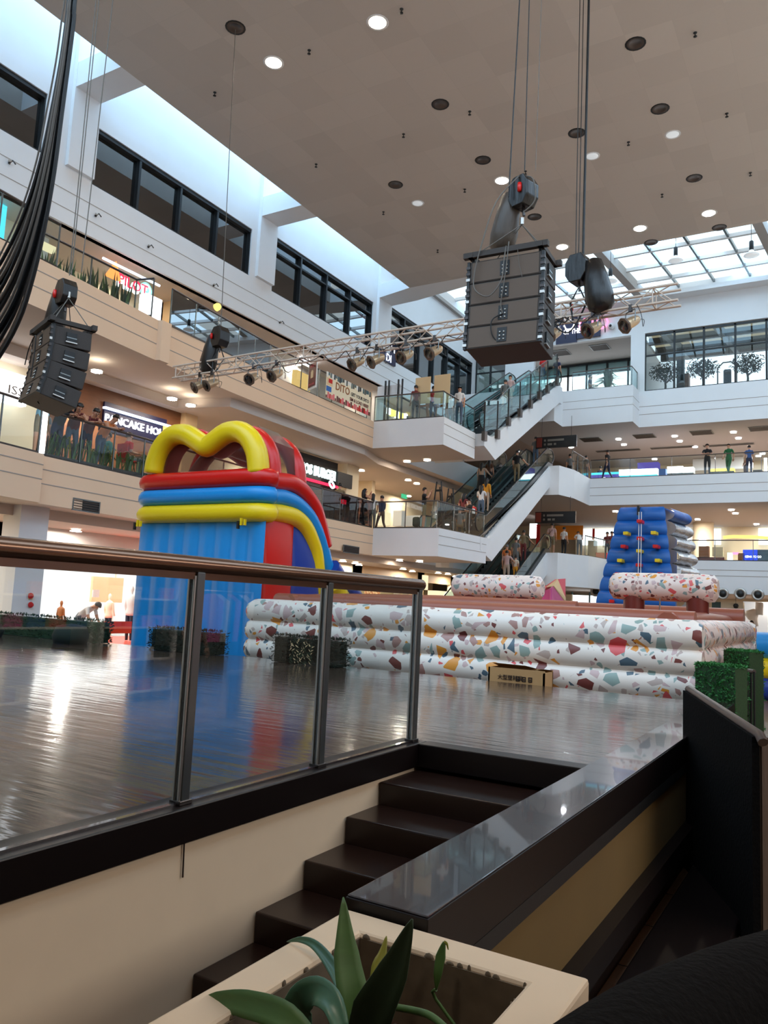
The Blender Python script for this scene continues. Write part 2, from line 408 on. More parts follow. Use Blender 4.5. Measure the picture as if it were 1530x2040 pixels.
# ================================================================== THE SETTING
def slab(name, poly, z0, z1, side, top='floor_tile', bottom='soffit', edgemats=None):
    """poly ccw"""
    b = MB(); n = len(poly)
    b.face([(x, y, z1) for x, y in poly], top); b.face([(x, y, z0) for x, y in reversed(poly)], bottom)
    for i in range(n):
        p, q = poly[i], poly[(i+1) % n]
        b.face([(p[0], p[1], z0), (q[0], q[1], z0), (q[0], q[1], z1), (p[0], p[1], z1)], (edgemats or {}).get(i, side))
    return struct(b, name)
def strips(name, pts, zs, m='groove', out=.006, h=.022):
    """thin shadow-gap beads that run along a fascia; pts ordered with the open side on the right hand"""
    b = MB()
    for i in range(len(pts)-1):
        p, q = Vector((*pts[i], 0)), Vector((*pts[i+1], 0)); d = (q-p).normalized(); nn = Vector((d.y, -d.x, 0))
        for z in zs:
            a, c = p+nn*out, q+nn*out
            b.face([(a.x, a.y, z), (c.x, c.y, z), (c.x, c.y, z+h), (a.x, a.y, z+h)], m)
            b.face([(p.x, p.y, z+h), (a.x, a.y, z+h), (c.x, c.y, z+h), (q.x, q.y, z+h)], m)
            b.face([(p.x, p.y, z), (q.x, q.y, z), (c.x, c.y, z), (a.x, a.y, z)], m)
    return struct(b, name)

E2 = [(-14.9, -8), (-15.4, 9.86), (-15.62, 11.08), (-15.80, 11.12), (-16.05, 14.4), (-16.3, 18.8), (-16.5, 23.6), (-16.55, 27.0), (-13.65, 27.15), (-13.45, 31.35)]
E3 = [(-15.3, -8), (-15.96, 9.7), (-16.12, 11.35), (-16.54, 14.9), (-16.42, 14.95), (-16.42, 15.3), (-16.58, 15.35), (-16.82, 18.6), (-17.02, 22.3), (-17.15, 27.6), (-13.94, 27.8), (-13.99, 31.0)]
# edges run towards +Y with the atrium on the right (+X) side
b = MB().box((-40, -12, -.2), (20, 60, 0), 'floor_tile'); struct(b, 'floor')
slab('floor_2', [(-15.2, -8.0)]+[(x, y) for x, y in E2[1:]]+[(-17.4, 31.35), (-17.4, 58), (-34, 58), (-34, -8)], 3.6, 4.7, 'white_paint',
     edgemats={0: 'cream_paint_warm_lit', 1: 'cream_paint_warm_lit', 2: 'cream_paint_warm_lit', 3: 'cream_paint_warm_lit', 4: 'cream_paint_warm_lit', 5: 'cream_paint_warm_lit', 6: 'cream_paint_warm_lit'})
em = {i: 'cream_paint_warm_lit' for i in range(9)}
slab('floor_3', [(-15.3, -8)]+E3[1:]+[(-17.4, 31.0), (-17.4, 58), (-34, 58), (-34, -8)], 8.15, 9.3, 'white_paint', edgemats=em)
slab('floor_4', [(-20.1, -8), (-20.1, 41.0), (-17.4, 41.0), (-17.4, 58), (-34, 58), (-34, -8)], 12.55, 14.1, 'white_paint')
# far galleries with the landings that receive the escalators
slab('floor_5', [(-17.4, 39.4), (-12.9, 39.4), (-12.6, 40.2), (-11.9, 41.5), (-11.6, 44), (14, 44), (14, 58), (-17.4, 58)], 3.0, 4.7, 'white_paint')
slab('floor_6', [(-17.4, 39.5), (-12.95, 39.5), (-12.6, 41.0), (-12.6, 44), (14, 44), (14, 58), (-17.4, 58)], 7.75, 9.3, 'white_paint', bottom='grey_soffit')
slab('floor_7', [(-17.4, 41.0), (-13.8, 41.0), (-13.8, 42.5), (-9.9, 42.5), (-9.9, 44), (14, 44), (14, 58), (-17.4, 58)], 12.1, 14.15, 'white_paint', bottom='grey_soffit')
strips('trim_1', E2[:4], (4.45, 4.12)); strips('trim_2', E2[3:8], (4.38, 4.05)); strips('trim_3', E2[8:10], (4.40, 4.05))
strips('trim_4', E3[:4], (9.0, 8.6)); strips('trim_5', E3[6:10], (9.0, 8.6)); strips('trim_6', E3[10:12], (9.0, 8.6))
strips('trim_7', [(-20, -8), (-20, 41)], (13.55, 13.0)); strips('trim_8', [(-9.9, 44), (-9.9, 42.5), (-13.8, 42.5)][::-1], (13.5, 13.05))
strips('trim_9', [(-9.9, 44), (14, 44)], (13.25, 12.8), h=.03); strips('trim_10', [(-12.6, 44), (14, 44)], (8.75, 8.3), h=.03); strips('trim_11', [(-11.6, 44), (14, 44)], (4.2, 3.9), h=.03)
# dropped ceiling bands below the left galleries
b = MB(); b.prism([(-16.6, -8), (-16.9, 22), (-17.2, 45), (-34, 45), (-34, -8)], 3.35, 3.6, 'soffit'); struct(b, 'ceiling_2')
b = MB(); b.prism([(-19.2, -8), (-19.2, 18.4), (-17.3, 18.9), (-17.4, 27.4), (-18.0, 29.5), (-18.0, 45), (-34, 45), (-34, -8)], 7.85, 8.15, 'soffit'); struct(b, 'ceiling_3')

# upper left wall with the ribbon windows
WZ = 19.6
wins = [(2.0, 13.15, 14.25, 16.1, 3), (14.9, 22.4, 14.2, 16.1, 4), (23.8, 31.6, 14.1, 16.45, 4), (33.2, 43.6, 14.1, 16.85, 6)]
b = MB(); y = -8.0
b.box((-20.3, -8, 12.55), (-20, 44, 14.1), 'white_paint')
for (y0, y1, z0, z1, n) in wins:
    b.box((-20.3, y, 14.1), (-20, y0, WZ+.4), 'white_paint'); b.box((-20.3, y0, 14.1), (-20, y1, z0), 'white_paint')
    b.box((-20.3, y0, z1+.0), (-20, y1, WZ+.4), 'white_paint'); y = y1
b.box((-20.3, y, 14.1), (-20, 44, WZ+.4), 'white_paint')
struct(b, 'wall_left')
b = MB()
for (y0, y1) in ((13.93, 14.89), (22.73, 23.79), (31.93, 33.17)): b.box((-20, y0, 14.3), (-19.86, y1, WZ), 'white_paint')
struct(b, 'trim_12')
for i, (y0, y1, z0, z1, n) in enumerate(wins):
    g = MB(); g.box((-20.24, y0, z0), (-20.22, y1, z1), 'dark_glass')
    w = struct(g, 'window_%d' % (i+1))
    f = MB(); t = .07
    f.box((-20.3, y0, z0), (-20.05, y1, z0+t), 'dark_frame'); f.box((-20.3, y0, z1-t-.06), (-20.05, y1, z1), 'dark_frame')
    for k in range(n+1):
        yy = y0+(y1-y0)*k/n; f.box((-20.3, max(y0, yy-.045), z0), (-20.06, min(y1, yy+.045), z1), 'dark_frame')
    if i >= 2: f.box((-20.27, y0, z1-.62), (-20.08, y1, z1-.55), 'dark_frame')
    f.build('window_frame', parent=w)
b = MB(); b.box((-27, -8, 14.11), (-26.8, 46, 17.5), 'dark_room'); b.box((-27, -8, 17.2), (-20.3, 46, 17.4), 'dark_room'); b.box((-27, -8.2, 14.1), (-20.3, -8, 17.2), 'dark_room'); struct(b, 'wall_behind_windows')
# ceiling slab, its upstands and the cross beams
b = MB(); b.box((-17.9, 4.5, 16.8), (2.5, 31.45, 17.5), 'ceiling_board'); struct(b, 'ceiling')
b = MB(); b.box((-17.9, 4.5, 17.5), (-17.7, 31.45, WZ+.2), 'white_paint'); b.box((-17.7, 31.2, 17.5), (2.5, 31.45, WZ+.2), 'white_paint'); b.box((2.3, 4.5, 17.5), (2.5, 31.2, WZ+.2), 'white_paint'); b.box((-17.7, 4.5, 17.5), (2.3, 4.7, WZ+.2), 'white_paint'); struct(b, 'wall_skylight')
b = MB()
for (y0, y1) in ((13.95, 14.87), (22.75, 23.77)): b.box((-20, y0, 16.8), (-17.9, y1, 17.6), 'white_paint')
b.prism([(-20, 31.95), (-17.9, 31.45), (-13, 31.45), (-13, 31.9), (-18.3, 33.0), (-20, 33.15)], 16.8, 17.5, 'white_paint')
b.box((-20, 4.2, 16.8), (-17.9, 5.2, 17.6), 'white_paint')
struct(b, 'trim_13')
# roof glazing
g = MB(); g.box((-20.3, -8, WZ+.2), (-17.6, 31.3, WZ+.26), 'skyglass_strip'); g.box((-17.6, -12, WZ+.2), (14, 4.6, WZ+.26), 'skyglass_near_fill'); g.box((2.4, 4.6, WZ+.2), (14, 31.3, WZ+.26), 'skyglass_near_fill'); struct(g, 'window_5')  # near and right panes are unseen, added to light slide and stage
g = MB()
nx = 0
for i in range(17):
    for j in range(8):
        x0 = -20.3+i*1.9; y0 = 31.3+j*1.62
        g.box((x0, y0, WZ+.5), (x0+1.9, y0+1.62, WZ+.55), 'skyglass_tint' if (i*3+j*5) % 4 in (0, 1) else 'skyglass')
struct(g, 'window_6')
b = MB()
sk = .09
for k, xb in enumerate([-18.4, -16.6, -14.7, -12.8, -10.96, -8.95, -7.12, -5.33, -3.75, -1.9, 0, 1.9, 3.8, 5.7, 7.6, 9.5, 11.4]):
    wd = .42 if k in (0, 4, 8, 12, 16) else .10; dp = .55 if wd > .2 else .16
    b.prism([(xb-wd/2, 31.4), (xb+wd/2, 31.4), (xb+wd/2+12.6*sk, 44), (xb-wd/2+12.6*sk, 44)], WZ+.45-dp, WZ+.45, 'grey_soffit' if wd > .2 else 'steel_post')
for yb in (33.2, 35.1, 37.0, 38.9, 40.8, 42.6): b.box((-20, yb-.08, WZ+.28), (14, yb+.08, WZ+.46), 'white_paint')
b.box((-20, 43.2, WZ-.35), (14, 44, WZ-.1), 'white_paint'); b.box((-20, 31.3, WZ-.5), (-19.8, 44, WZ-.3), 'grey_soffit')
struct(b, 'trim_14')

# far wall, top storey
b = MB(); T, FY = 14.15, 44.0
b.box((-20.3, FY, 17.5), (14, FY+.3, WZ+.6), 'white_paint')
b.box((-18.0, FY, T), (-16.15, FY+.3, 17.5), 'white_paint'); b.box((-10.4, FY, T), (-9.62, FY+.35, 17.5), 'white_paint')
b.box((-20.3, FY, T), (-20.0, FY+.3, 17.5), 'white_paint')
struct(b, 'wall_far')
def curtain(name, xs, z0, z1, y, bars=(), gl='window_glass', fr=.05, xz=True):
    g = MB(); g.box((xs[0], y+.10, z0), (xs[-1], y+.12, z1), gl); w = struct(g, name)
    f = MB()
    for x in xs: f.box((x-fr, y+.04, z0), (x+fr, y+.18, z1), 'dark_frame')
    f.box((xs[0], y+.04, z1-.1), (xs[-1], y+.18, z1), 'dark_frame'); f.box((xs[0], y+.04, z0), (xs[-1], y+.18, z0+.05), 'dark_frame')
    for z in bars: f.box((xs[0], y+.05, z-.035), (xs[-1], y+.17, z+.035), 'dark_frame')
    f.build('window_frame', parent=w); return w
curtain('window_7', [-9.62, -8.05, -6.52, -4.95, -3.45, -1.9, -.3, 1.3, 2.9, 4.5], T, 17.45, FY, bars=(16.2,))
curtain('window_8', [-20.0, -19.0, -18.0], T, 17.45, FY, bars=(16.3,), gl='tint_glass')
# terrace room beyond the far windows and the alcove behind the landing
b = MB()
b.box((-20, 48.3, T), (-10.2, 48.5, 17.6), 'white_paint'); b.box((-10.2, FY+.35, T), (-9.9, 58, 17.5), 'white_paint')
b.box((-18.2, FY+.3, T), (-18, 48.3, 17.5), 'white_paint')
b.box((-20.0, FY+.3, 17.5), (-9.9, 48.5, 17.7), 'grey_soffit'); struct(b, 'wall_alcove')
b = MB(); b.box((-17.9, 48.2, T), (-10.3, 48.25, 16.75), 'daylight_pane'); struct(b, 'window_9')
b = MB(); b.box((-17.9, 48.15, 16.75), (-10.3, 48.2, 17.35), 'teal_glass'); struct(b, 'window_10')
b = MB()
for x in [-17.9, -16.6, -15.3, -14.1, -12.8, -11.5, -10.3]: b.box((x-.05, 48.0, T), (x+.05, 48.15, 17.4), 'dark_frame')
for z in (16.75, 17.4): b.box((-17.9, 48.0, z-.05), (-10.3, 48.15, z+.05), 'dark_frame')
struct(b, 'trim_15')
b = MB(); b.box((-9.9, 57, T), (14, 57.2, 24.0), 'daylight_pane'); struct(b, 'window_11')
b = MB(); b.box((-9.9, 57.2, 14), (14, 57.5, 24), 'cream_panel')
for x in (-9, -6.2, -3.6, -1, 1.6, 4.2, 6.8): b.prism([(x, FY+.4), (x+.28, FY+.4), (x+.9, 49.9), (x+.6, 49.9)], 17.55, 17.95, 'dark_frame')
for y in (46.3, 48.1, 49.7): b.box((-9.9, y, 17.6), (14, y+.3, 17.97), 'dark_frame')
struct(b, 'wall_terrace')
b = MB(); b.box((-9.9, FY+.3, 18.0), (14, 50.0, 18.1), 'canopy_daylit_glow'); struct(b, 'ceiling_terrace')
# galleries' back walls (level by level)
b = MB(); b.box((-17, 56, 4.7), (14, 56.2, 12.1), 'store_cream'); b.box((-17, 56, 0), (14, 56.2, 3.0), 'store_cream'); struct(b, 'wall_far_back')
b = MB(); b.box((-34.2, -8, 0), (-34, 58, 14), 'store_cream'); b.box((-34, -8.2, 0), (-16, -8, 14), 'store_cream'); b.box((-34, 58, 0), (14, 58.2, 14.2), 'store_cream'); struct(b, 'wall_left_back')
# enclosing walls behind and to the right of the viewer
b = MB(); b.box((14, -12, 0), (14.3, 58, 20), 'white_paint'); struct(b, 'wall_right')
b = MB(); b.box((-34, -12.3, 0), (14.3, -12, 20), 'white_paint'); struct(b, 'wall_near')
b = MB(); b.box((-5, -12, 4.2), (14, 1.45, 5.2), 'cream_paint_warm_lit'); b.box((.45, 1.45, 4.2), (14, 40, 5.2), 'cream_paint_warm_lit'); struct(b, 'ceiling_near_shade')  # low slab over the viewer, widened out of view to block roof light

# ------------------------------------------------------------------ stage
ST = .9
b = MB()
poly = [(-15.0, -3), (-2.42, -3), (-2.42, 4.42), (-1.12, 4.42), (-1.12, 8.62), (-15.0, 8.62)]
b.prism(poly, .78, ST, 'stage_wood'); st = struct(b, 'floor_stage')
b = MB(); b.box((-15, -3, 0), (-2.27, -2.8, .78), 'plaster'); b.box((-2.40, -3, 0), (-2.27, 4.4, ST-.13), 'plaster')
b.box((-15, 8.3, 0), (-1.2, 8.5, .78), 'black_matte'); struct(b, 'wall_stage')
b = MB(); b.box((-2.42, -3, ST-.125), (-2.245, 4.42, ST+.012), 'curb_black'); b.box((-2.245, 4.30, ST-.125), (-1.25, 4.44, ST+.012), 'curb_black')
b.build('trim_16', kind='structure', bevel=.006)
b = MB(); b.box((-1.25, 1.985, ST-.16), (-.985, 8.62, ST+.010), 'curb_black'); b.box((-1.247, 1.99, ST+.010), (-.988, 8.62, ST+.016), 'curb_top'); o = b.build('trim_17', kind='structure', bevel=.008)
b = MB(); b.box((-1.02, 1.985, .32), (-1.0, 8.6, ST-.16), 'panel_yellow'); b.box((-1.235, 1.99, 0), (-1.02, 8.6, ST-.16), 'curb_black')
b.box((-1.0, 1.99, .22), (-.93, 8.6, .34), 'curb_black'); b.box((-1.0, 6.05, .33), (-.965, 6.25, ST-.16), 'orange_wood'); b.box((-1.0, 1.985, ST-.22), (-.985, 8.6, ST-.16), 'black')
struct(b, 'wall_stage_right')
b = MB(); b.box((-2.0, 0, .0), (3.5, 20, .012), 'dark_floor_tile'); struct(b, 'floor_near')
# dark plinth ledge between stage and walkway
b = MB(); b.box((-.93, 1.0, .0), (-.55, 9, .10), 'curb_black'); b.build('trim_18', kind='structure', bevel=.01)
# steps
b = MB()
tr = [(4.32, 3.89, .755), (3.89, 3.56, .635), (3.56, 3.21, .505), (3.21, 2.86, .375), (2.86, 2.49, .25), (2.49, 2.1, .12)]
o = thing('stage_steps', (-1.75, 3.2, 0), 'glossy dark brown steps climbing to the stage between white wall and curb', 'steps')
for i, (ya, yb, z) in enumerate(tr):
    s_ = MB(); s_.box((-2.265, yb, 0), (-1.24, ya, z), 'step_brown'); s_.build('step', parent=o, bevel=.008)
b = MB(); b.tube([P(368, 1657, x=-2.262), P(366, 1700, x=-2.262), P(364, 1748, x=-2.262)], .0035, 'ink', 5)
b.build('wall_cable', label='thin dark wire hanging down the white stage wall', cat='cable')
# ================================================================== LAMPS
_dl = {}
def downlight(loc, lit, r, label, group, power=0, col=WARM, em='lamp_warm'):
    key = (lit, r, em)
    if key not in _dl:
        t = thing('ceiling_downlight', loc, label, 'ceiling light', group); x, y, z = loc
        b = MB(); b.lathe([(r, z-.004), (r*1.22, z-.012), (r*1.25, z-.002), (r*1.25, z+.0)], 'white_paint' if lit != 'off' else 'black', 16, T=Matrix.Translation((x, y, 0))); b.build('rim', parent=t)
        b = MB()
        if lit == 'on': b.lathe([(0.001, z-.02), (r*.6, z-.018), (r*.98, z-.006)], em, 16, T=Matrix.Translation((x, y, 0)))
        elif lit == 'off': b.lathe([(0.001, z-.004), (r*.72, z-.004), (r*.74, z-.012), (r, z-.006)], 'rail_brown', 16, T=Matrix.Translation((x, y, 0)))
        else: b.lathe([(0.001, z-.03), (r*.6, z-.024), (r*.98, z-.006)], 'frost', 16, T=Matrix.Translation((x, y, 0)))
        b.build('lens', parent=t); _dl[key] = t; o = t
    else: o = dup(_dl[key], loc, label=label, group=group)
    if power:
        area('downlight_lamp', (loc[0], loc[1], loc[2]-.05), .3, .3, power, col, shape='DISK')
    return o
CZ = 16.8
for (px, py, wh) in [(752, 45, 'nearest the top edge of the photo'), (545, 125, 'beside the left skylight strip'), (1000, 360, 'above the wrapped hoist of the big loudspeaker stack'),
                 (1412, 425, 'rightmost of the lit ones near the glass roof'), (1275, 455, 'middle of the three lit ones along the glass roof'), (1120, 492, 'left of the three lit ones along the glass roof')]:
    p = P(px, py, z=CZ); downlight(p, 'on', .24, 'glowing round ceiling downlight '+wh, 'lit downlights in the high ceiling', 300, (1, .84, .64))
for i, (px, py, wh) in enumerate([(469, 55, 'with a thin wire hanging from it, upper left'), (1266, 87, 'largest one near the upper right corner'), (1315, 217, 'right side, just above a pale unlit one'),
                 (877, 208, 'left of the chains, alone in mid ceiling'), (962, 319, 'just above left of the lit lamp over the stack'), (788, 368, 'lowest on the left half'),
                 (1149, 265, 'crossed by the black chain and cables'), (1383, 355, 'above right of the glass roof lamps'), (1065, 432, 'beside the hoist of the big loudspeaker stack'),
                 (1433, 453, 'close to the glass roof at far right'), (1297, 483, 'close to the glass roof edge in the middle'), (1145, 517, 'close to the glass roof beside the small hoist')]):
    p = P(px, py, z=CZ); downlight(p, 'off', .22, 'unlit dark ceiling can '+wh, 'dark unlit cans in the high ceiling')
for (px, py, wh) in [(1340, 268, 'right side below a dark can'), (1180, 311, 'just right of the black chain'), (832, 405, 'left half of the ceiling')]:
    downlight(P(px, py, z=CZ), 'pale', .2, 'pale unlit glass downlight, '+wh, 'pale unlit lamps in the high ceiling')
# soffit lamps of the left galleries
SL = [(193, 738), (343, 793), (380, 806)]
for i, (px, py) in enumerate(SL):
    downlight(P(px, py, z=7.84), 'on', .16, 'bright soffit light under the upper left gallery, '+['nearest the left loudspeaker stack', 'left of the pair above the yellow arch', 'right of the pair above the yellow arch'][i], 'soffit lights under the upper left gallery', 130)
for i, (px, py) in enumerate([(811, 918), (851, 915)]):
    downlight(P(px, py, z=8.14), 'on', .16, 'bright round light under the upper escalator landing, '+['left of two', 'right of two'][i], 'lights under the upper landing', 130)
for i, (px, py) in enumerate([(720, 936), (813, 955), (830, 962), (728, 968)]):
    downlight(P(px, py, z=7.84), 'on', .14, 'small round ceiling light deep in the middle left gallery, '+['above the black sign', 'left of the deep pair', 'right of the deep pair', 'over the pale pillar'][i], 'lights deep in the middle gallery', 120)
for i, (px, py) in enumerate([(796, 1115), (836, 1117)]):
    downlight(P(px, py, z=3.58), 'on', .14, 'round light under the lower landing, '+['left of two', 'right of two'][i], 'lights under the lower landing', 60)
for i, (px, py) in enumerate([(683, 1116), (708, 1120), (803, 1132), (873, 1140), (892, 1142)]):
    downlight(P(px, py, z=3.33), 'on', .12, 'small ground floor shop ceiling light, '+['leftmost, beside the slide', 'second from the slide', 'above the stage rail end', 'left of the two beside the terrazzo bar', 'right of the two beside the terrazzo bar'][i], 'ground floor ceiling lights', 60)
# far galleries
for lvl, z, pts in ((3, 12.08, [(1138, 890), (1232, 874), (1243, 885), (1344, 868), (1354, 878), (1461, 860), (1471, 872), (1519, 903), (1304, 914), (1511, 915)]),
                    (2, 7.73, [(1226, 1018), (1340, 1018), (1347, 1024), (1457, 1015), (1465, 1022), (1507, 1047)])):
    for i, (px, py) in enumerate(pts):
        p = P(px, py, z=z)
        if p.y > 55: p = Vector((p.x*54/p.y, 54, z))
        downlight(p, 'on', .17, ('white' if lvl == 3 else 'warm white')+' ceiling light in the %s far gallery, %s from the left' % ('upper' if lvl == 3 else 'middle', ['first', 'second', 'third', 'fourth', 'fifth', 'sixth', 'seventh', 'eighth', 'ninth', 'tenth'][i]),
                  'ceiling lights in the %s far gallery' % ('upper' if lvl == 3 else 'middle'), 190, (.92, .94, 1) if lvl == 3 else WARM, 'lamp_cool')
# fill lamps added in rows further back in the galleries
def fill_lamp_row(a, b_, n, z, r, power, col, em, label, group):
    a = Vector(a); b_ = Vector(b_)
    for k in range(n):
        p = a+(b_-a)*((k+.5)/n); downlight((p.x, p.y, z), 'on', r, label+', %s of the row' % ['first', 'second', 'third', 'fourth', 'fifth', 'sixth', 'seventh', 'eighth'][k], group, power, col, em)
fill_lamp_row((-21.5, 5), (-21.5, 41), 8, 7.84, .13, 330, WARM, 'lamp_warm', 'warm added fill lamp deep in the middle left gallery', 'added fill lamps deep in the middle left gallery')
fill_lamp_row((-21.8, 5), (-21.8, 41), 7, 12.53, .13, 260, WARM, 'lamp_warm', 'added fill lamp deep in the upper left gallery', 'added fill lamps deep in the upper left gallery')
fill_lamp_row((-18.3, 2), (-18.3, 41), 8, 3.33, .12, 260, NEUT, 'lamp_warm', 'added fill lamp over the ground floor walk on the left', 'added fill lamps over the left ground floor walk')
fill_lamp_row((-10, 50), (11, 50), 5, 12.08, .15, 800, (.95, .95, 1), 'lamp_cool', 'cool added fill lamp at the back of the upper far gallery', 'added fill lamps at the back of the upper far gallery')
fill_lamp_row((-10, 51), (11, 51), 5, 7.73, .15, 750, NEUT, 'lamp_cool', 'added fill lamp at the back of the middle far gallery', 'added fill lamps at the back of the middle far gallery')
fill_lamp_row((-10, 49), (11, 49), 5, 2.98, .15, 600, NEUT, 'lamp_cool', 'added fill lamp on the ground floor under the far gallery', 'added fill lamps under the far gallery')
fill_lamp_row((-2.4, .1), (2.5, .1), 2, 4.18, .10, 55, WARM, 'lamp_warm', 'added fill lamp in the low ceiling over the viewer', 'added fill lamps in the low ceiling over the viewer')  # unseen lamps added to brighten planter and stage wall
# daylight falling through the glazed roof
# sprinklers
spr = None
for (px, py) in [(800, 18), (616, 100), (428, 184), (936, 222), (804, 267), (630, 327), (1385, 65), (1448, 226), (1252, 283), (1047, 341), (926, 377), (764, 422), (1319, 387), (1495, 344), (872, 498)]:
    p = P(px, py, z=CZ)
    if spr is None:
        b = MB(); b.lathe([(.05, p.z), (.045, p.z-.02), (.012, p.z-.03), (.012, p.z-.10), (.05, p.z-.105), (.05, p.z-.115), (.001, p.z-.12)], 'black', 8, T=Matrix.Translation((p.x, p.y, 0)))
        spr = b.build('sprinkler', loc=tuple(p), label='tiny dark sprinkler head in the high ceiling', cat='sprinkler', group='sprinkler heads in the high ceiling')
    else: dup(spr, p)
# ceiling hatches that read as slightly darker boards
# pendant bells under the glass roof
pend = None
for i, (px, py, wh) in enumerate([(1216, 560, 'lit one just right of the hoist'), (1346, 519, 'middle of the glass roof'), (1497, 508, 'near the right edge of the photo'), (846, 582, 'behind the left side of the loudspeaker stack')]):
    p = P(px, py, y=35.0)
    if pend is None:
        pend = thing('pendant_lamp', p, '', 'pendant lamp', 'bell lamps hanging under the glass roof'); b = MB()
        b.tube([p+Vector((0, 0, .55)), Vector((p.x, p.y, WZ+.3))], .012, 'black', 6); b.build('cord', parent=pend)
        b = MB(); b.lathe([(.07, p.z+.62), (.09, p.z+.58), (.09, p.z+.22), (.07, p.z+.2)], 'dark_frame', 12, T=Matrix.Translation((p.x, p.y, 0))); b.build('socket', parent=pend)
        b = MB(); b.lathe([(.08, p.z+.22), (.14, p.z+.12), (.30, p.z+.02), (.32, p.z-.02), (.12, p.z-.05), (.001, p.z-.05)], 'frost', 14, T=Matrix.Translation((p.x, p.y, 0))); b.build('lamp_shade', parent=pend)
        pend['label'] = 'bell shaped pendant lamp under the glass roof, '+wh
    else: dup(pend, p, label='bell shaped pendant lamp under the glass roof, '+wh)
# air grilles
def grille(name, c, ux, w, h, label, group=None, nrm=(1, 0, 0)):
    c = Vector(c); ux = Vector(ux).normalized(); uy = Vector((0, 0, 1)) if abs(ux.z) < .5 and abs(Vector(nrm).z) < .5 else Vector((0, 1, 0)); n = Vector(nrm)
    T = Matrix((ux, uy, n)).transposed().to_4x4(); T.translation = c
    b = MB(); b.box((-w/2, -h/2, 0), (w/2, h/2, .012), 'black', T)
    t = b.build(name, loc=tuple(c), label=label, cat='air vent', group=group)
    f = MB(); k = .03
    f.box((-w/2-k, -h/2-k, 0), (w/2+k, -h/2, .03), 'steel_post', T); f.box((-w/2-k, h/2, 0), (w/2+k, h/2+k, .03), 'steel_post', T)
    f.box((-w/2-k, -h/2, 0), (-w/2, h/2, .03), 'steel_post', T); f.box((w/2, -h/2, 0), (w/2+k, h/2, .03), 'steel_post', T)
    n_ = max(3, int(h/.05))
    for i in range(n_): yy = -h/2+h*(i+.5)/n_; f.box((-w/2, yy-.008, .005), (w/2, yy+.008, .028), 'rail_brown', T)
    f.build('grille_frame', parent=t); return t
p = P(171, 1008, x=-15.92); grille('air_vent', p, (-.06, 1, 0), .78, .24, 'slatted air vent in the cream balcony front on the left', nrm=(1, .06, 0))
p = P(699, 1095, x=-16.48); grille('air_vent', p, (-.02, 1, 0), 1.1, .24, 'slatted air vent in the balcony front beside the slide top', nrm=(1, 0, 0))
for i, (px, py) in enumerate([(1195, 692), (1117, 703)]):
    p = P(px, py, z=17.48); grille('ceiling_vent', (p.x, p.y, 17.49), (1, 0, 0), 1.0, 1.0, 'square ceiling vent over the top landing, '+['right one', 'left one'][i], 'vents over the top landing', nrm=(0, 0, -1))
for i, (px, py) in enumerate([(1178, 876), (1284, 869), (1398, 862), (1515, 854)]):
    p = P(px, py, z=12.08); grille('ceiling_vent', (p.x, p.y, 12.09), (1, 0, 0), 1.1, 1.0, 'square ceiling vent in the upper far gallery, %s from the left' % ['first', 'second', 'third', 'fourth'][i], 'vents in the upper far gallery', nrm=(0, 0, -1))
for i, (a, c) in enumerate([((1190, 901), (1272, 894)), ((1298, 895), (1380, 888)), ((1402, 890), (1500, 883))]):
    p = P((a[0]+c[0])/2, (a[1]+c[1])/2, z=12.08); q = P(a[0], a[1], z=12.08); r = P(c[0], c[1], z=12.08)
    grille('slot_vent', (p.x, min(p.y, 55), 12.09), (1, 0, 0), abs(r.x-q.x), .35, 'long slot vent in the ceiling of the upper far gallery, %s of three' % ['left', 'middle', 'right'][i], 'slot vents in the upper far gallery', nrm=(0, 0, -1))
nz = None
for i, (px, py) in enumerate([(1187, 1178), (1440, 1183), (1475, 1183), (1510, 1185)]):
    p = P(px, py, y=43.98); T = Matrix.Translation(p) @ Matrix.Rotation(PI/2, 4, 'X')
    lb = 'round air nozzle on the white far wall, '+['alone left of the blue tower', 'first right of the terrazzo bar', 'second of the three on the right', 'third of the three on the right'][i]
    if nz is None:
        b = MB(); b.lathe([(.30, 0), (.30, .05), (.24, .09), (.16, .03)], 'silver', 20, T=T); nz = b.build('air_nozzle', loc=tuple(p), label=lb, cat='air vent', group='round air nozzles on the far wall')
        c = MB(); c.lathe([(.17, .02), (.14, .12), (.001, .13)], 'black', 16, T=T); c.build('nozzle_core', parent=nz)
    else: dup(nz, p, label=lb)
# ball cameras and little wall hooks
p = P(1219, 651, y=43.98); b = MB(); b.lathe([(.001, .30), (.16, .24), (.2, .12), (.17, 0)], 'white_paint', 14, T=Matrix.Translation(p) @ Matrix.Rotation(PI/2, 4, 'X'))
t = b.build('security_camera', loc=tuple(p), label='white dome security camera on the far wall beside the neon sign', cat='camera'); b = MB(); b.ellipsoid(p+Vector((-.02, -.28, -.02)), (.08, .05, .08), 'black'); b.build('camera_lens', parent=t)
hk = None
for (px, py, wh) in [(18, 325, 'far left behind the cable bundle'), (190, 430, 'above the plants'), (295, 492, 'above the black railing glass'), (425, 569, 'left of the hoist wire'), (557, 643, 'above the truss')]:
    p = P(px, py, x=-19.99)
    if hk is None:
        b = MB(); b.box(p+Vector((0, -.03, -.03)), p+Vector((.03, .03, .03)), 'steel_dark'); b.tube([p+Vector((.02, 0, 0)), p+Vector((.14, .02, .05)), p+Vector((.16, .1, -.03))], .022, 'steel_dark', 6)
        b.tube([p+Vector((.1, 0, .03)), p+Vector((.12, -.09, .0))], .03, 'silver', 6)
        hk = b.build('wall_spotlight', loc=tuple(p), label='tiny wall spotlight on the white upper wall, '+wh, cat='spotlight', group='tiny spotlights on the left wall')
    else: dup(hk, p, label='tiny wall spotlight on the white upper wall, '+wh)
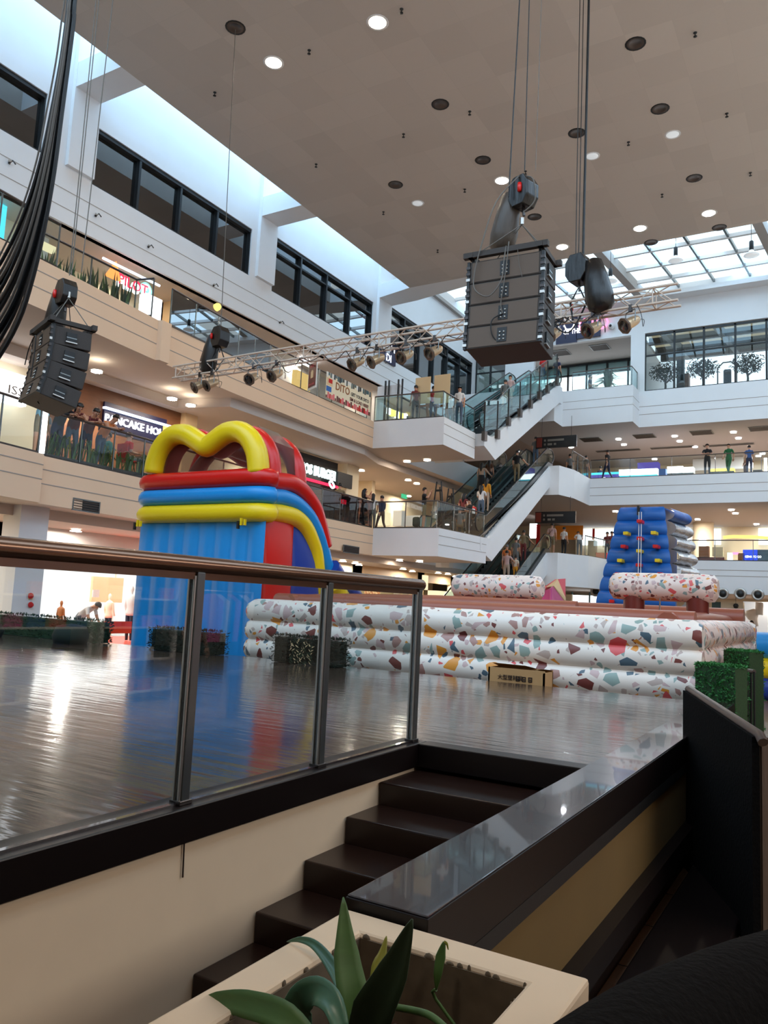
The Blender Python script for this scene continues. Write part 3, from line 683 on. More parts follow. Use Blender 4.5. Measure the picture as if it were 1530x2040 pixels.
# ================================================================== RAILINGS
def railing(pts, z, label, h=1.08, gl='rail_glass', gap=1.5, posts='steel_post', hr='rail_brown', inset=.06, hr_r=.03, group=None, post_w=.03, skip_glass=False, top_only=False, gls=None):
    base = Vector((pts[0][0], pts[0][1], z)); t = thing('glass_railing', base, label, 'railing', group)
    P3 = []
    for i, p in enumerate(pts):
        a = Vector(pts[max(i-1, 0)]); c = Vector(pts[min(i+1, len(pts)-1)]); d = (c-a).normalized(); n = Vector((-d.y, d.x))*inset
        P3.append(Vector((p[0]+n.x, p[1]+n.y, z)))
    hb = MB(); hb.tube([p+Vector((0, 0, h)) for p in P3], hr_r, hr, 6); hb.build('handrail', parent=t)
    bb = MB()
    k = 0
    for i in range(len(P3)-1):
        a, c = P3[i], P3[i+1]; d = c-a; L = d.length; n = max(1, round(L/gap)); u = d.normalized(); w = Vector((-u.y, u.x, 0))
        bb.mesh([a-w*.02, c-w*.02, c+w*.02, a+w*.02, a-w*.02+Vector((0, 0, .05)), c-w*.02+Vector((0, 0, .05)), c+w*.02+Vector((0, 0, .05)), a+w*.02+Vector((0, 0, .05))],
                [(0, 3, 2, 1), (4, 5, 6, 7), (0, 1, 5, 4), (1, 2, 6, 5), (2, 3, 7, 6), (3, 0, 4, 7)], 'steel_dark')
        for q in range(n):
            s0 = a+d*(q/n)+u*.03; s1 = a+d*((q+1)/n)-u*.03
            if not skip_glass:
                g = MB(); z0, z1 = Vector((0, 0, .05)), Vector((0, 0, h-.03)); e = w*.005
                g.mesh([s0-e+z0, s1-e+z0, s1+e+z0, s0+e+z0, s0-e+z1, s1-e+z1, s1+e+z1, s0+e+z1], [(0, 3, 2, 1), (4, 5, 6, 7), (0, 1, 5, 4), (1, 2, 6, 5), (2, 3, 7, 6), (3, 0, 4, 7)], gls(k) if gls else gl)
                g.build('glass_panel', parent=t)
            k += 1
            pm = MB(); c_ = a+d*(q/n); pm.box(c_+Vector((-post_w/2, -post_w/2, 0)), c_+Vector((post_w/2, post_w/2, h)), posts); pm.build('post', parent=t)
    pm = MB(); c_ = P3[-1]; pm.box(c_+Vector((-post_w/2, -post_w/2, 0)), c_+Vector((post_w/2, post_w/2, h)), posts); pm.build('post', parent=t)
    bb.build('base_rail', parent=t); return t
railing([(-15.05, 1), (-15.4, 9.86), (-15.60, 10.95)], 4.7, 'glass railing of the middle gallery at far left, in front of the bright shop sign', gap=1.2)
b = MB(); b.box(P(83, 903, x=-15.66)-Vector((.03, .05, 0)), P(83, 903, x=-15.66)+Vector((.03, .05, 1.18)), 'sign_white'); b.build('light_post', label='white glowing square post ending the far left railing', cat='post')
railing([(-15.85, 11.25), (-16.05, 14.4), (-16.3, 18.8), (-16.5, 23.3)], 4.7, 'glass railing of the restaurant balcony with people leaning on it', gap=1.25)
railing([(-16.5, 23.35), (-16.55, 26.95)], 4.7, 'dark mauve glass railing panels with a small red neon reflection', gap=1.2, gl='mauve_glass')
railing([(-16.55, 27.02), (-13.72, 27.15), (-13.5, 31.3)], 4.7, 'clear glass railing around the middle escalator landing', gap=1.25, inset=.08)
railing([(-15.5, 1), (-15.96, 9.7), (-16.10, 11.3)], 9.3, 'glass railing of the upper left gallery beside the blue screen', gap=1.3, h=1.1)
railing([(-16.9, 11.35), (-16.98, 14.45), (-16.50, 14.55)], 9.3, 'glass railing set back behind the sword leaved plants', gap=1.5, h=1.1, hr='steel_dark')
railing([(-16.50, 15.35), (-16.80, 18.6), (-16.98, 20.4)], 9.3, 'dark reflective glass railing panels right of the plants', gap=1.2, gl='dark_glass', hr='rail_brown')
railing([(-16.98, 20.45), (-17.02, 22.3), (-17.06, 23.4)], 9.3, 'short clear glass railing left of the telecom banner', gap=1.4)
railing([(-17.06, 23.5), (-17.15, 27.1)], 9.3, 'glass railing carrying the telecom banner', gap=.95)
railing([(-17.15, 27.55), (-13.98, 27.8), (-13.99, 31.0)], 9.3, 'teal glass railing around the upper escalator landing with artwork easels', gap=1.1, gl='teal_glass', inset=.08)
railing([(-12.0, 41.4), (-11.65, 44.02), (-9.6, 44.02), (14, 44.02)], 4.7, 'long glass railing of the middle far gallery behind the blue tower', gap=1.8)
railing([(-12.68, 41.0), (-12.66, 44.0)], 9.3, 'short side glass railing of the upper far landing', gap=1.1)
railing([(-12.6, 44.04), (14, 44.04)], 9.3, 'long glass railing of the upper far gallery before the blue lit counter', gap=2.2)
railing([(-13.3, 42.56), (-9.98, 42.56), (-9.96, 43.95)], 14.15, 'glass railing of the top landing under the roof', gap=1.0, inset=.05, gl='teal_glass')

# ------------------------------------------------------------------ escalators
def escalator(xc, y0, z0, y1, z1, label, w=1.35, clad='white_paint', gl='teal_glass', th=1.05, low=True):
    base = Vector((xc, y0, z0)); t = thing('escalator', base, label, 'escalator', 'escalators linking the galleries')
    f = .75
    # cladding body
    b = MB()
    prof = [(y0-f, z0), (y0+.15, z0), (y1+.1, z1), (y1+f, z1), (y1+f, z1-.95), (y1+.35, z1-.95), (y0+.55, z0-th+.1), (y0-f, z0-.55)]
    if z0 < .5: prof = [(y0-f, .0), (y0-f, .02), (y0+.15, .03), (y1+.1, z1), (y1+f, z1), (y1+f, z1-.95), (y1+.35, z1-.95), (y0+1.9, .0)]
    b.prism_yz(prof[::-1], xc-w/2-.06, xc+w/2+.06, clad); b.build('side_cladding', parent=t)
    # treads
    b = MB(); n = int((z1-z0)/.2); dy = (y1-y0)/n
    for i in range(n): b.box((xc-.48, y0+i*dy, z0+i*(z1-z0)/n+.02), (xc+.48, y0+(i+1)*dy+.02, z0+(i+1)*(z1-z0)/n+.03), 'escalator_step')
    b.build('step_band', parent=t)
    # skirts, balustrades, handrails
    for s in (-1, 1):
        x = xc+s*.58
        k = MB(); k.prism_yz([(y0-f+.05, z0), (y0, z0+.22), (y1, z1+.22), (y1+f-.05, z1+.22), (y1+f-.05, z1), (y0-f+.05, z0)][::-1][1:], x-.07, x+.07, 'escalator_dark'); k.build('skirt_panel', parent=t)
        hh = .98
        path = []
        cy0, cz0 = y0-f+.1, z0+hh-.36
        for a in range(-90, -271, -30): path.append((cy0+.36*math.cos(math.radians(a))*1.0, cz0+.36*math.sin(math.radians(a))))
        path += [(y0+.1, z0+hh+.03), (y1-.05, z1+hh-.02)]
        cy1, cz1 = y1+f-.1, z1+hh-.36
        for a in range(90, -91, -30): path.append((cy1+.36*math.cos(math.radians(a)), cz1+.36*math.sin(math.radians(a))))
        g = MB(); inner = [(yy, zz) for yy, zz in path]; g.prism_yz(inner[::-1], x-.006, x+.006, gl); g.build('balustrade_glass', parent=t)
        h = MB(); h.tube([(x, yy, zz) for yy, zz in path], .035, 'handrail_black', 6); h.build('handrail', parent=t)
    return t
YB, YT = 31.5, 39.5
escalator(-14.2, YB, 4.7, YT, 9.3, 'right lane escalator climbing from the middle landing, grey steps with riders')
escalator(-15.75, YB, 4.7, YT, 9.3, 'left lane escalator of the middle flight, dark with riders coming down', clad='escalator_dark')
escalator(-14.2, 31.2, 0.0, YT-.1, 4.7, 'lowest right lane escalator behind the terrazzo bar, riders near its top')
escalator(-15.75, 31.2, 0.0, YT-.1, 4.7, 'lowest left lane escalator, dark, behind the terrazzo bar', clad='escalator_dark')
escalator(-14.35, 31.9, 9.3, 41.0, 14.15, 'top right lane escalator with bracketed glass guard and white side')
escalator(-15.9, 31.9, 9.3, 41.0, 14.15, 'top left lane escalator rising to the landing under the roof')
# bracketed guard on the top flight
t = thing('escalator_guard', (-13.6, 31.6, 9.3), 'tall glass guard with dark posts and square brackets along the top escalator', 'railing')
gpts = [(964, 870, 790), (990, 866, 807), (1012, 840, 798), (1035, 823, 780), (1056, 805, 760), (1074, 788, 742), (1090, 775, 735), (1109, 760, 735)]
tops = []
for i, (px, pb, pt) in enumerate(gpts):
    p = P(px, pb+6, x=-13.56); q = Vector((-13.56, p.y, p.z+1.75))
    b = MB(); b.box((-13.59, p.y-.025, p.z), (-13.53, p.y+.025, p.z+1.7), 'steel_dark'); po = b.build('post', parent=t)
    b = MB(); b.box((-13.62, p.y-.14, p.z-.05), (-13.46, p.y+.14, p.z+.35), 'rail_brown'); b.build('bracket', parent=po)
    tops.append(q)
b = MB(); b.prism_yz([(q.y, q.z-.0) for q in tops]+[(q.y, q.z-1.35) for q in reversed(tops)], -13.565, -13.555, 'teal_glass'); b.build('guard_glass', parent=t)
b = MB(); b.tube(tops, .02, 'steel_dark', 6); b.build('handrail', parent=t)
# hanging direction signs
def hang_sign(px0, py0, px1, py1, y, label, lines, ztop):
    a = P(px0, py0, y=y); c = P(px1, py1, y=y); x0, x1 = a.x, c.x; z1 = a.z; z0 = z1-.62
    t = thing('hanging_sign', (x0, y, z0), label, 'sign', 'dark hanging direction signs')
    b = MB(); b.box((x0, y-.06, z0), (x1, y+.06, z1), 'sign_black'); b.build('sign_board', parent=t)
    b = MB(); b.box((x0+.04, y-.08, z0+.05), (x0+.34, y-.061, z1-.05), 'maroon_vinyl'); b.build('red_tab', parent=t)
    b = MB(); 
    for x in (x0+.3, x1-.3): b.tube([(x, y, z1), (x, y, ztop)], .012, 'steel_dark', 6)
    b.build('hanger_rod', parent=t)
    for k, s in enumerate(lines):
        b = MB()
        for q, (u, w) in enumerate(s): b.box((x0+.45+u, y-.072, z1-.26-.22*k), (x0+.45+u+w, y-.061, z1-.15-.22*k), 'cable_grey')
        b.build('lettering', parent=t)
hang_sign(1069, 872, 1149, 886, 40.2, 'upper dark hanging direction sign with a red tab, right of the escalators', [[(0, .1), (.2, .9)], [(0, .1), (.2, .25), (.55, .12)]], 12.1)
hang_sign(1067, 1020, 1147, 1036, 40.2, 'lower dark hanging direction sign with a red tab, right of the escalators', [[(0, .1), (.2, .9)], [(0, .1), (.25, .18), (.5, .14)]], 7.75)

# ------------------------------------------------------------------ stage handrail, close to the viewer
t = thing('stage_railing', (-2.31, 2.4, ST), 'brown metal stage handrail with steel posts and clear glass panels', 'railing')
YS = [-2.4, -1.44, -.48, .48, 1.44, 2.40, 3.345, 4.335]
b = MB(); b.tube([(-2.31, -2.9, ST+.965), (-2.31, 4.36, ST+.965)], .036, 'bronze_rail', 20); b.ellipsoid((-2.31, 4.37, ST+.965), (.036, .03, .036), 'bronze_rail', 16, 10)
b.box((-2.325, -2.9, ST+.905), (-2.295, 4.34, ST+.935), 'bronze_rail'); b.build('handrail', parent=t)
for y in YS:
    b = MB(); b.box((-2.335, y-.022, ST+.012), (-2.285, y+.022, ST+.935), 'steel_post'); b.box((-2.330, y-.033, ST+.02), (-2.318, y-.022, ST+.92), 'silver'); b.box((-2.302, y-.033, ST+.02), (-2.290, y-.022, ST+.92), 'silver')
    b.box((-2.34, y-.035, ST+.012), (-2.28, y+.035, ST+.03), 'steel_dark'); b.build('post', parent=t, bevel=.003)
for i in range(len(YS)-1):
    b = MB(); b.box((-2.314, YS[i]+.03, ST+.018), (-2.306, YS[i+1]-.03, ST+.905), 'stage_glass'); b.build('glass_panel', parent=t)
b = MB(); b.box((-2.322, -2.9, ST+.012), (-2.298, 4.30, ST+.02), 'curb_top'); b.build('glass_channel', parent=t)
# ================================================================== INFLATABLES
def tube_ring(b, path, r, m, seg=10, closed=False):
    b.tube(path, r, m, seg, caps=not closed)
def catmull(pts, n=6):
    out = []; P_ = [Vector(p) for p in pts]
    for i in range(len(P_)-1):
        p0, p1, p2, p3 = P_[max(i-1, 0)], P_[i], P_[i+1], P_[min(i+2, len(P_)-1)]
        for k in range(n):
            t = k/n; out.append(.5*((2*p1)+(p2-p0)*t+(2*p0-5*p1+4*p2-p3)*t*t+(3*p1-p0-3*p2+p3)*t**3))
    out.append(P_[-1]); return out
# --- big slide ------------------------------------------------------
SX0, SX1, SY = -11.28, -8.32, 10.15
t = thing('inflatable_slide', ((SX0+SX1)/2, SY, 0), 'tall inflatable slide in blue, red and yellow with a double yellow arch', 'inflatable slide')
def quilt(name, x0, x1, y, z0, z1, nseg, depth, m, ax='x'):
    """vertical air chambers: x0..x1 along ax, bulging outwards"""
    b = MB(); K = 8; vs = []; fs = []; cols = nseg*K+1; rows = 6
    for j in range(rows+1):
        v = j/rows; zz = z0+(z1-z0)*v; tb = math.sin(PI*min(1, max(0, v)))**.35 if 0 < v < 1 else .25
        for i in range(cols):
            u = i/(cols-1); ph = (i % K)/K; bul = abs(math.sin(PI*ph)) if i % K else 0
            c = x0+(x1-x0)*u; d = depth*(bul*.9+.1)*tb
            vs.append((c, y-d, zz) if ax == 'x' else (y+d, c, zz))
    for j in range(rows):
        for i in range(cols-1): fs.append((j*cols+i, j*cols+i+1, (j+1)*cols+i+1, (j+1)*cols+i))
    b.mesh(vs, fs, m, True); return b.build(name, parent=t, merge=True)
quilt('rear_panel', SX0, SX1, SY, 0, 3.0, 8, .045, 'blue_vinyl')
# banded rolls wrapped round the rear and along the sloping right flank
TR = dict(yellow_vinyl=[(545, 1019), (570, 1022), (597, 1030), (617, 1050), (631, 1082), (638, 1109), (643, 1160), (650, 1200), (668, 1230)],
          blue_vinyl=[(545, 988), (570, 991), (597, 1003), (624, 1030), (641, 1065), (650, 1092), (657, 1122), (668, 1152), (690, 1180)],
          red_vinyl=[(545, 957), (563, 959), (590, 963), (614, 981), (634, 1010), (643, 1038), (650, 1066), (655, 1090)])
def flank(m):
    """(y,z) of the band that runs down the right flank of the slide"""
    return [(q.y, q.z) for q in (P(a, c, x=SX1) for a, c in TR[m])]
bands = [('yellow_vinyl', .14, 'yellow_band', .165), ('blue_vinyl', .44, 'blue_band', .16), ('red_vinyl', .73, 'red_band', .165)]
for m, off, nm, r in bands:
    pr = []
    fl = flank(m)
    path = [(SX0+.12, yy, zz) for yy, zz in reversed(fl)]+[(SX0+.02, SY+.1, 3.0+off), (SX0+.16, SY-.02, 3.0+off), (SX0+.5, SY-.04, 3.0+off)]
    path += [(SX0+(SX1-SX0)*k, SY-.04, 3.0+off) for k in (.35, .5, .65)]+[(SX1-.5, SY-.04, 3.0+off), (SX1-.16, SY-.02, 3.0+off), (SX1-.02, SY+.1, 3.0+off)]+[(SX1-.12, yy, zz) for yy, zz in fl]
    b = MB(); b.tube(catmull(path, 4), r, m, 12); b.build(nm, parent=t, merge=True)
# right and left flank walls under the bands
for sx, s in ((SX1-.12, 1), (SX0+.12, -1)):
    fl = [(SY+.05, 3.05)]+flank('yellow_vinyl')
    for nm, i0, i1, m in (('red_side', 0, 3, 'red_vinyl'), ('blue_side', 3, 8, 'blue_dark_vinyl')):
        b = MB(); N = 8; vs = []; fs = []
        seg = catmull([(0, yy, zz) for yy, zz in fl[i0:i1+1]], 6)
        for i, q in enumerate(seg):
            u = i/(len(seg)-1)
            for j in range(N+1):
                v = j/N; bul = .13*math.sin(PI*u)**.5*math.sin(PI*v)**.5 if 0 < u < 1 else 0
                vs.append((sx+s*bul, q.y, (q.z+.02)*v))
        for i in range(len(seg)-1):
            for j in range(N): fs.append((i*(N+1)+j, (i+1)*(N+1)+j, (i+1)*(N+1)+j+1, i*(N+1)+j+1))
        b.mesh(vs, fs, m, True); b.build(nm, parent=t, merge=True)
# sliding lane and toe
lane = catmull([(0, yy, zz) for yy, zz in [(SY+.1, 3.1)]+flank('yellow_vinyl')+[(SY+3.6, .35)]], 4)
b = MB(); vs = []; fs = []
for q in lane: vs += [(SX0+.12, q.y, q.z-.02), (SX1-.12, q.y, q.z-.02)]
for i in range(len(lane)-1): fs.append((2*i, 2*i+1, 2*i+3, 2*i+2))
b.mesh(vs, fs, 'blue_dark_vinyl', True); b.build('slide_lane', parent=t, merge=True)
b = MB(); b.tube([P(664, 1165, x=SX1), P(680, 1190, x=SX1), P(700, 1212, x=SX1)], .17, 'yellow_vinyl', 10); b.tube([P(660, 1130, x=SX1), P(680, 1158, x=SX1), P(703, 1185, x=SX1), P(722, 1215, x=SX1)], .17, 'blue_dark_vinyl', 10); b.build('toe_roll', parent=t)
# double arch at the rear and red hoops behind it
def hump(y):
    px = [(307, 944), (312, 917), (325, 888), (346, 868), (372, 866), (398, 882), (413, 890), (428, 880), (452, 863), (476, 860), (496, 872), (509, 895), (514, 920), (515, 944)]
    return [P(a, c, y=SY) for a, c in px]
def arch(y, z, m, r, name, seg=12, sh=0):
    pts = [Vector((p.x+sh, y, p.z+z)) for p in hump(y)]
    b = MB(); b.tube(catmull(pts, 3), r, m, seg); return b.build(name, parent=t, merge=True)
ZA = 3.98
arch(SY+.0, 0, 'yellow_vinyl', .19, 'yellow_arch')
arch(SY+.32, .0, 'red_vinyl', .17, 'red_hoop', sh=.03)
arch(SY+1.05, -.03, 'red_vinyl', .17, 'red_hoop', sh=.03)
b = MB(); hp = [Vector((p.x, SY+.05, p.z)) for p in hump(0)]; b.face(hp[::-1], 'net_mesh'); b.build('safety_net', parent=t)
b = MB()   # side net between the hoops
pts = [(SX1-.13, SY+.45, ZA-.1), (SX1-.13, SY+.9, ZA-.12), (SX1-.22, SY+.92, ZA+.42), (SX1-.6, SY+.92, ZA+.74), (SX1-.66, SY+.4, ZA+.78), (SX1-.24, SY+.4, ZA+.45)]
b.face(pts[:2]+[pts[2], pts[5]], 'net_tan'); b.face([pts[5], pts[2], pts[3], pts[4]], 'net_tan'); b.build('side_net', parent=t)
b = MB(); b.tube(catmull([(SX0+.2, SY+1.0, ZA), (SX0+1.0, SY+.8, ZA+.5), (SX0+1.9, SY+.7, ZA+.3)], 4), .13, 'bag_brown', 8); b.build('inner_roll', parent=t)
for x in (SX0+.14, SX1-.36):
    b = MB(); b.box((x, SY-.24, 2.9), (x+.035, SY-.20, 3.02), 'yellow_vinyl'); b.box((x-.05, SY-.26, 2.84), (x-.01, SY-.22, 2.97), 'black'); b.box((x+.08, SY-.24, 2.9), (x+.11, SY-.2, 3.0), 'yellow_vinyl'); b.build('tie_strap', parent=t)

# --- terrazzo arena ---------------------------------------------------
PX0, PX1, PY0, PY1, PZ = -7.80, -1.38, 9.12, 15.2, 1.66
t = thing('inflatable_arena', ((PX0+PX1)/2, (PY0+PY1)/2, 0), 'low inflatable play arena wrapped in white terrazzo pattern with brown rims', 'inflatable arena')
nr = 6; rh = PZ/nr; R = rh*.70
for i in range(nr):
    z = rh*(i+.5)
    for nm, a, c in (('front_roll', (PX0, PY0+R, z), (PX1, PY0+R, z)), ('side_roll', (PX1-R, PY0+.1, z), (PX1-R, PY1, z)), ('side_roll', (PX0+R, PY0+.1, z), (PX0+R, PY1, z)), ('rear_roll', (PX0, PY1-R, z), (PX1, PY1-R, z))):
        a = Vector(a); c = Vector(c); d = c-a; n = 16; pts = [a+d*(k/n) for k in range(n+1)]
        rr = [R*(1+.012*math.sin(k*2.1)) for k in range(n+1)]; rr[0] = rr[-1] = R*.72; pts[0] = a+d.normalized()*.0; 
        pts.insert(1, a+d.normalized()*.10); rr.insert(1, R*.98); pts.insert(-1, c-d.normalized()*.10); rr.insert(-1, R*.98)
        b = MB(); b.tube(pts, R, 'terrazzo' if nm != 'side_roll' else 'terrazzo_side', 14, radii=rr); b.build(nm, parent=t)
# brown inner rim, gently arched in plan
def rim(y, z, m, nm, h=.20, d=.45, dip=0):
    b = MB(); n = 24; pts = [(PX0+.15+(PX1-PX0-.3)*k/n, y+dip*math.sin(PI*k/n), z) for k in range(n+1)]
    b.tube(pts, h, m, 12); b.build(nm, parent=t)
rim(PY0+.62, PZ+.02, 'brown_vinyl', 'brown_rim', .13)
b = MB(); b.box((PX0+.4, PY0+.5, 1.2), (PX1-.4, PY1-.4, PZ-.04), 'brown_vinyl'); b.build('brown_deck', parent=t, bevel=.05)
rim(PY1-.5, PZ+.10, 'brown_vinyl', 'brown_rim', .16)
b = MB(); b.tube([(PX1-.42, PY0+.4, PZ+.0), (PX1-.42, (PY0+PY1)/2, PZ+.03), (PX1-.42, PY1-.3, PZ+.0)], .13, 'brown_vinyl', 10); b.build('brown_rim', parent=t)
b = MB(); b.tube([(PX0+.5, PY0+.5, PZ+.0), (PX0+.9, PY0+1.4, PZ+.06), (PX0+2.2, PY0+2.0, PZ+.10), (PX0+4.4, PY0+2.2, PZ+.10)], .14, 'brown_vinyl', 10); b.build('inner_ridge', parent=t)
for i, ((a, c), wh) in enumerate((((905, 1081), 'left, in front of the escalators'), ((1217, 1431), 'right, in front of the blue tower'))):
    y = 12.2; pa = P(a, 1168, y=y); pc = P(c, 1172, y=y); z = (pa.z+pc.z)/2-.02; r = .21
    u = thing('inflatable_bar', ((pa.x+pc.x)/2, y, PZ), 'terrazzo patterned inflatable crossbar on two maroon pillars, '+wh, 'inflatable bar', 'inflatable crossbars over the arena')
    n = 8; pts = [Vector((pa.x+(pc.x-pa.x)*k/n, y, z+.02)) for k in range(n+1)]; rr = [r]*(n+1); rr[0] = rr[-1] = r*.6
    pts.insert(1, pts[0]+Vector((.05, 0, 0))); rr.insert(1, r*.93); pts.insert(-1, pts[-1]-Vector((.05, 0, 0))); rr.insert(-1, r*.93)
    b = MB(); b.tube(pts, r, 'terrazzo_pink', 18, radii=rr); b.build('crossbar', parent=u)
    for x in (pa.x+.35, pc.x-.28):
        b = MB(); b.tube([(x, y, 1.5), (x, y, z-.12)], .155, 'maroon_vinyl', 14); b.build('pillar', parent=u)
    b = MB(); b.tube([(pa.x+.75, y-.1, 1.5), (pa.x+.75, y-.12, z-.1)], .012, 'silver', 6); b.build('strap', parent=u)

# --- blue climbing tower ----------------------------------------------
TY = 22.0
t = thing('climbing_tower', (P(1280, 1100, y=TY).x, TY, 0), 'tall blue inflatable climbing tower with red and yellow block holds', 'inflatable tower')
zt = P(1280, 1010, y=TY).z; rows = [1012, 1035, 1068, 1096, 1122, 1148, 1174, 1204, 1240]
def half(z, side):   # x of the left/right edge of the front at height z
    zt_ = zt; xl_t, xr_t = P(1237, 1012, y=TY).x, P(1322, 1010, y=TY).x; xl_b, xr_b = P(1196, 1215, y=TY).x, P(1352, 1215, y=TY).x; zb = P(1270, 1215, y=TY).z
    k = (zt_-z)/(zt_-zb); return xl_t+(xl_b-xl_t)*k if side < 0 else xr_t+(xr_b-xr_t)*k
NR = 12; zs = [zt-(zt)*i/NR for i in range(NR+1)]
for i in range(NR):
    z1, z0 = zs[i], zs[i+1]
    b = MB(); K = 8; vs = []; fs = []; NX = 20
    for j in range(K+1):
        v = j/K; z = z1+(z0-z1)*v; bul = math.sin(PI*v)**.5 if 0 < v < 1 else 0
        xl, xr, xm = half(z, -1), half(z, 1), (half(z, -1)+half(z, 1))/2
        yf = TY-.35*(zt-z)/zt*2.2
        for k in range(NX+1):
            u = k/NX; lobe = abs(math.sin(PI*2*u))**.45 if k not in (0, NX//2, NX) else 0
            vs.append((xl+(xr-xl)*u-(.035*bul if k == 0 else 0)+(.035*bul if k == NX else 0), yf-.10*bul*(.4+.6*lobe), z))
    for j in range(K):
        for k in range(NX): fs.append((j*(NX+1)+k, (j+1)*(NX+1)+k, (j+1)*(NX+1)+k+1, j*(NX+1)+k+1))
    b.mesh(vs, fs, 'tower_blue', True)
    b.build('front_roll', parent=t, merge=True)
    # foil side strips
    s_ = MB(); vs = []; fs = []
    for j in range(K+1):
        v = j/K; z = z1+(z0-z1)*v; bul = math.sin(PI*v)**.6 if 0 < v < 1 else 0; yf = TY-.35*(zt-z)/zt*2.2; xr = half(z, 1)
        for k in range(7): vs.append((xr+.04+.22*bul+(.02*math.sin(k*2.5))+k*.035*(1+(zt-z)*.12), yf+.02+k*.22, z))
    for j in range(K):
        for k in range(6): fs.append((j*7+k, (j+1)*7+k, (j+1)*7+k+1, j*7+k+1))
    s_.mesh(vs, fs, 'silver_foil' if i else 'tower_blue', True); s_.build('foil_side_roll', parent=t, merge=True)
b = MB(); b.prism([(half(zt, -1), TY), (half(zt, 1), TY), (half(zt, 1)+.12, TY+1.3), (half(zt, -1), TY+1.3)], 0, zt-.02, 'tower_blue'); b.build('core', parent=t)
for (px, py, m) in [(1275, 1039, 'red_vinyl'), (1248, 1063, 'yellow_vinyl'), (1303, 1062, 'yellow_vinyl'), (1275, 1073, 'red_vinyl'), (1243, 1089, 'red_vinyl'), (1307, 1089, 'red_vinyl'), (1274, 1098, 'yellow_vinyl'),
                    (1236, 1117, 'yellow_vinyl'), (1311, 1117, 'yellow_vinyl'), (1273, 1126, 'red_vinyl'), (1232, 1144, 'red_vinyl'), (1316, 1144, 'red_vinyl'), (1220, 1198, 'red_vinyl')]:
    p = P(px, py, y=TY-.5); b = MB(); b.box(p-Vector((.065, .12, .045)), p+Vector((.065, .25, .045)), m); b.build('climbing_hold', parent=t, bevel=.012)
b = MB()
for px in (1273, 1278): b.tube([P(px, 1020, y=TY-.35), P(px-1, 1100, y=TY-.75), P(px-2, 1180, y=TY-.95), P(px-3, 1235, y=TY-1.1)], .011, 'white_paint', 5)
b.build('climbing_rope', parent=t)
b = MB(); b.box(P(1273, 1018, y=TY-.06)-Vector((.03, .1, .12)), P(1273, 1012, y=TY-.06)+Vector((.03, .05, .05)), 'black'); b.build('rope_anchor', parent=t)
# blue and yellow bouncer beyond the arena at the right edge
p = P(1512, 1300, y=20); t = thing('inflatable_bouncer', (-1.6, 19.6, 0), 'blue and yellow inflatable rolls behind the arena at the right edge', 'inflatable bouncer')
for z, m, r in ((.25, 'blue_dark_vinyl', .27), (.70, 'yellow_vinyl', .26), (1.18, 'blue_vinyl', .30)):
    b = MB(); b.tube([(-2.6, 19.9, z), (-2.0, 19.5, z), (.8, 19.2, z), (3.0, 19.4, z)], r, m, 12); b.build('roll', parent=t)
# ================================================================== RIGGING
TRY = 14.0; TX0, TX1 = -14.75, -2.60
# photo traces give the rake of the truss: nearly level
TZ0, TZ1 = P(355, 737, y=TRY).z, P(1350, 612, y=TRY).z
t = thing('lighting_truss', ((TX0+TX1)/2, TRY, 7.2), 'long bare metal box truss hanging level across the atrium with stage lamps', 'lighting truss')
S = .30
def tz(x): return 7.20+(x-TX0)/(TX1-TX0)*.10
b = MB()
for dy in (0, S):
    for dz in (0, S): b.tube([(TX0-.1, TRY+dy, tz(TX0)+dz), (TX1+.1, TRY+dy, tz(TX1)+dz)], .026, 'truss_metal', 8)
b.build('chord', parent=t)
b = MB(); n = 36
for i in range(n):
    x0 = TX0+(TX1-TX0)*i/n; x1 = TX0+(TX1-TX0)*(i+1)/n; a, c = tz(x0), tz(x1); f = i % 2
    for dy in (0, S): b.tube([(x0, TRY+dy, a+(S if f else 0)), (x1, TRY+dy, c+(0 if f else S))], .011, 'truss_metal', 5, caps=False)
    for dz in (0, S): b.tube([(x0, TRY+(S if f else 0), a+dz), (x1, TRY+(0 if f else S), c+dz)], .011, 'truss_metal', 5, caps=False)
    if i % 6 == 0 or i == n-1:
        for dy in (0, S): b.tube([(x0, TRY+dy, a), (x0, TRY+dy, a+S)], .014, 'truss_metal', 5)
        for dz in (0, S): b.tube([(x0, TRY, a+dz), (x0, TRY+S, a+dz)], .014, 'truss_metal', 5)
b.build('web_brace', parent=t)
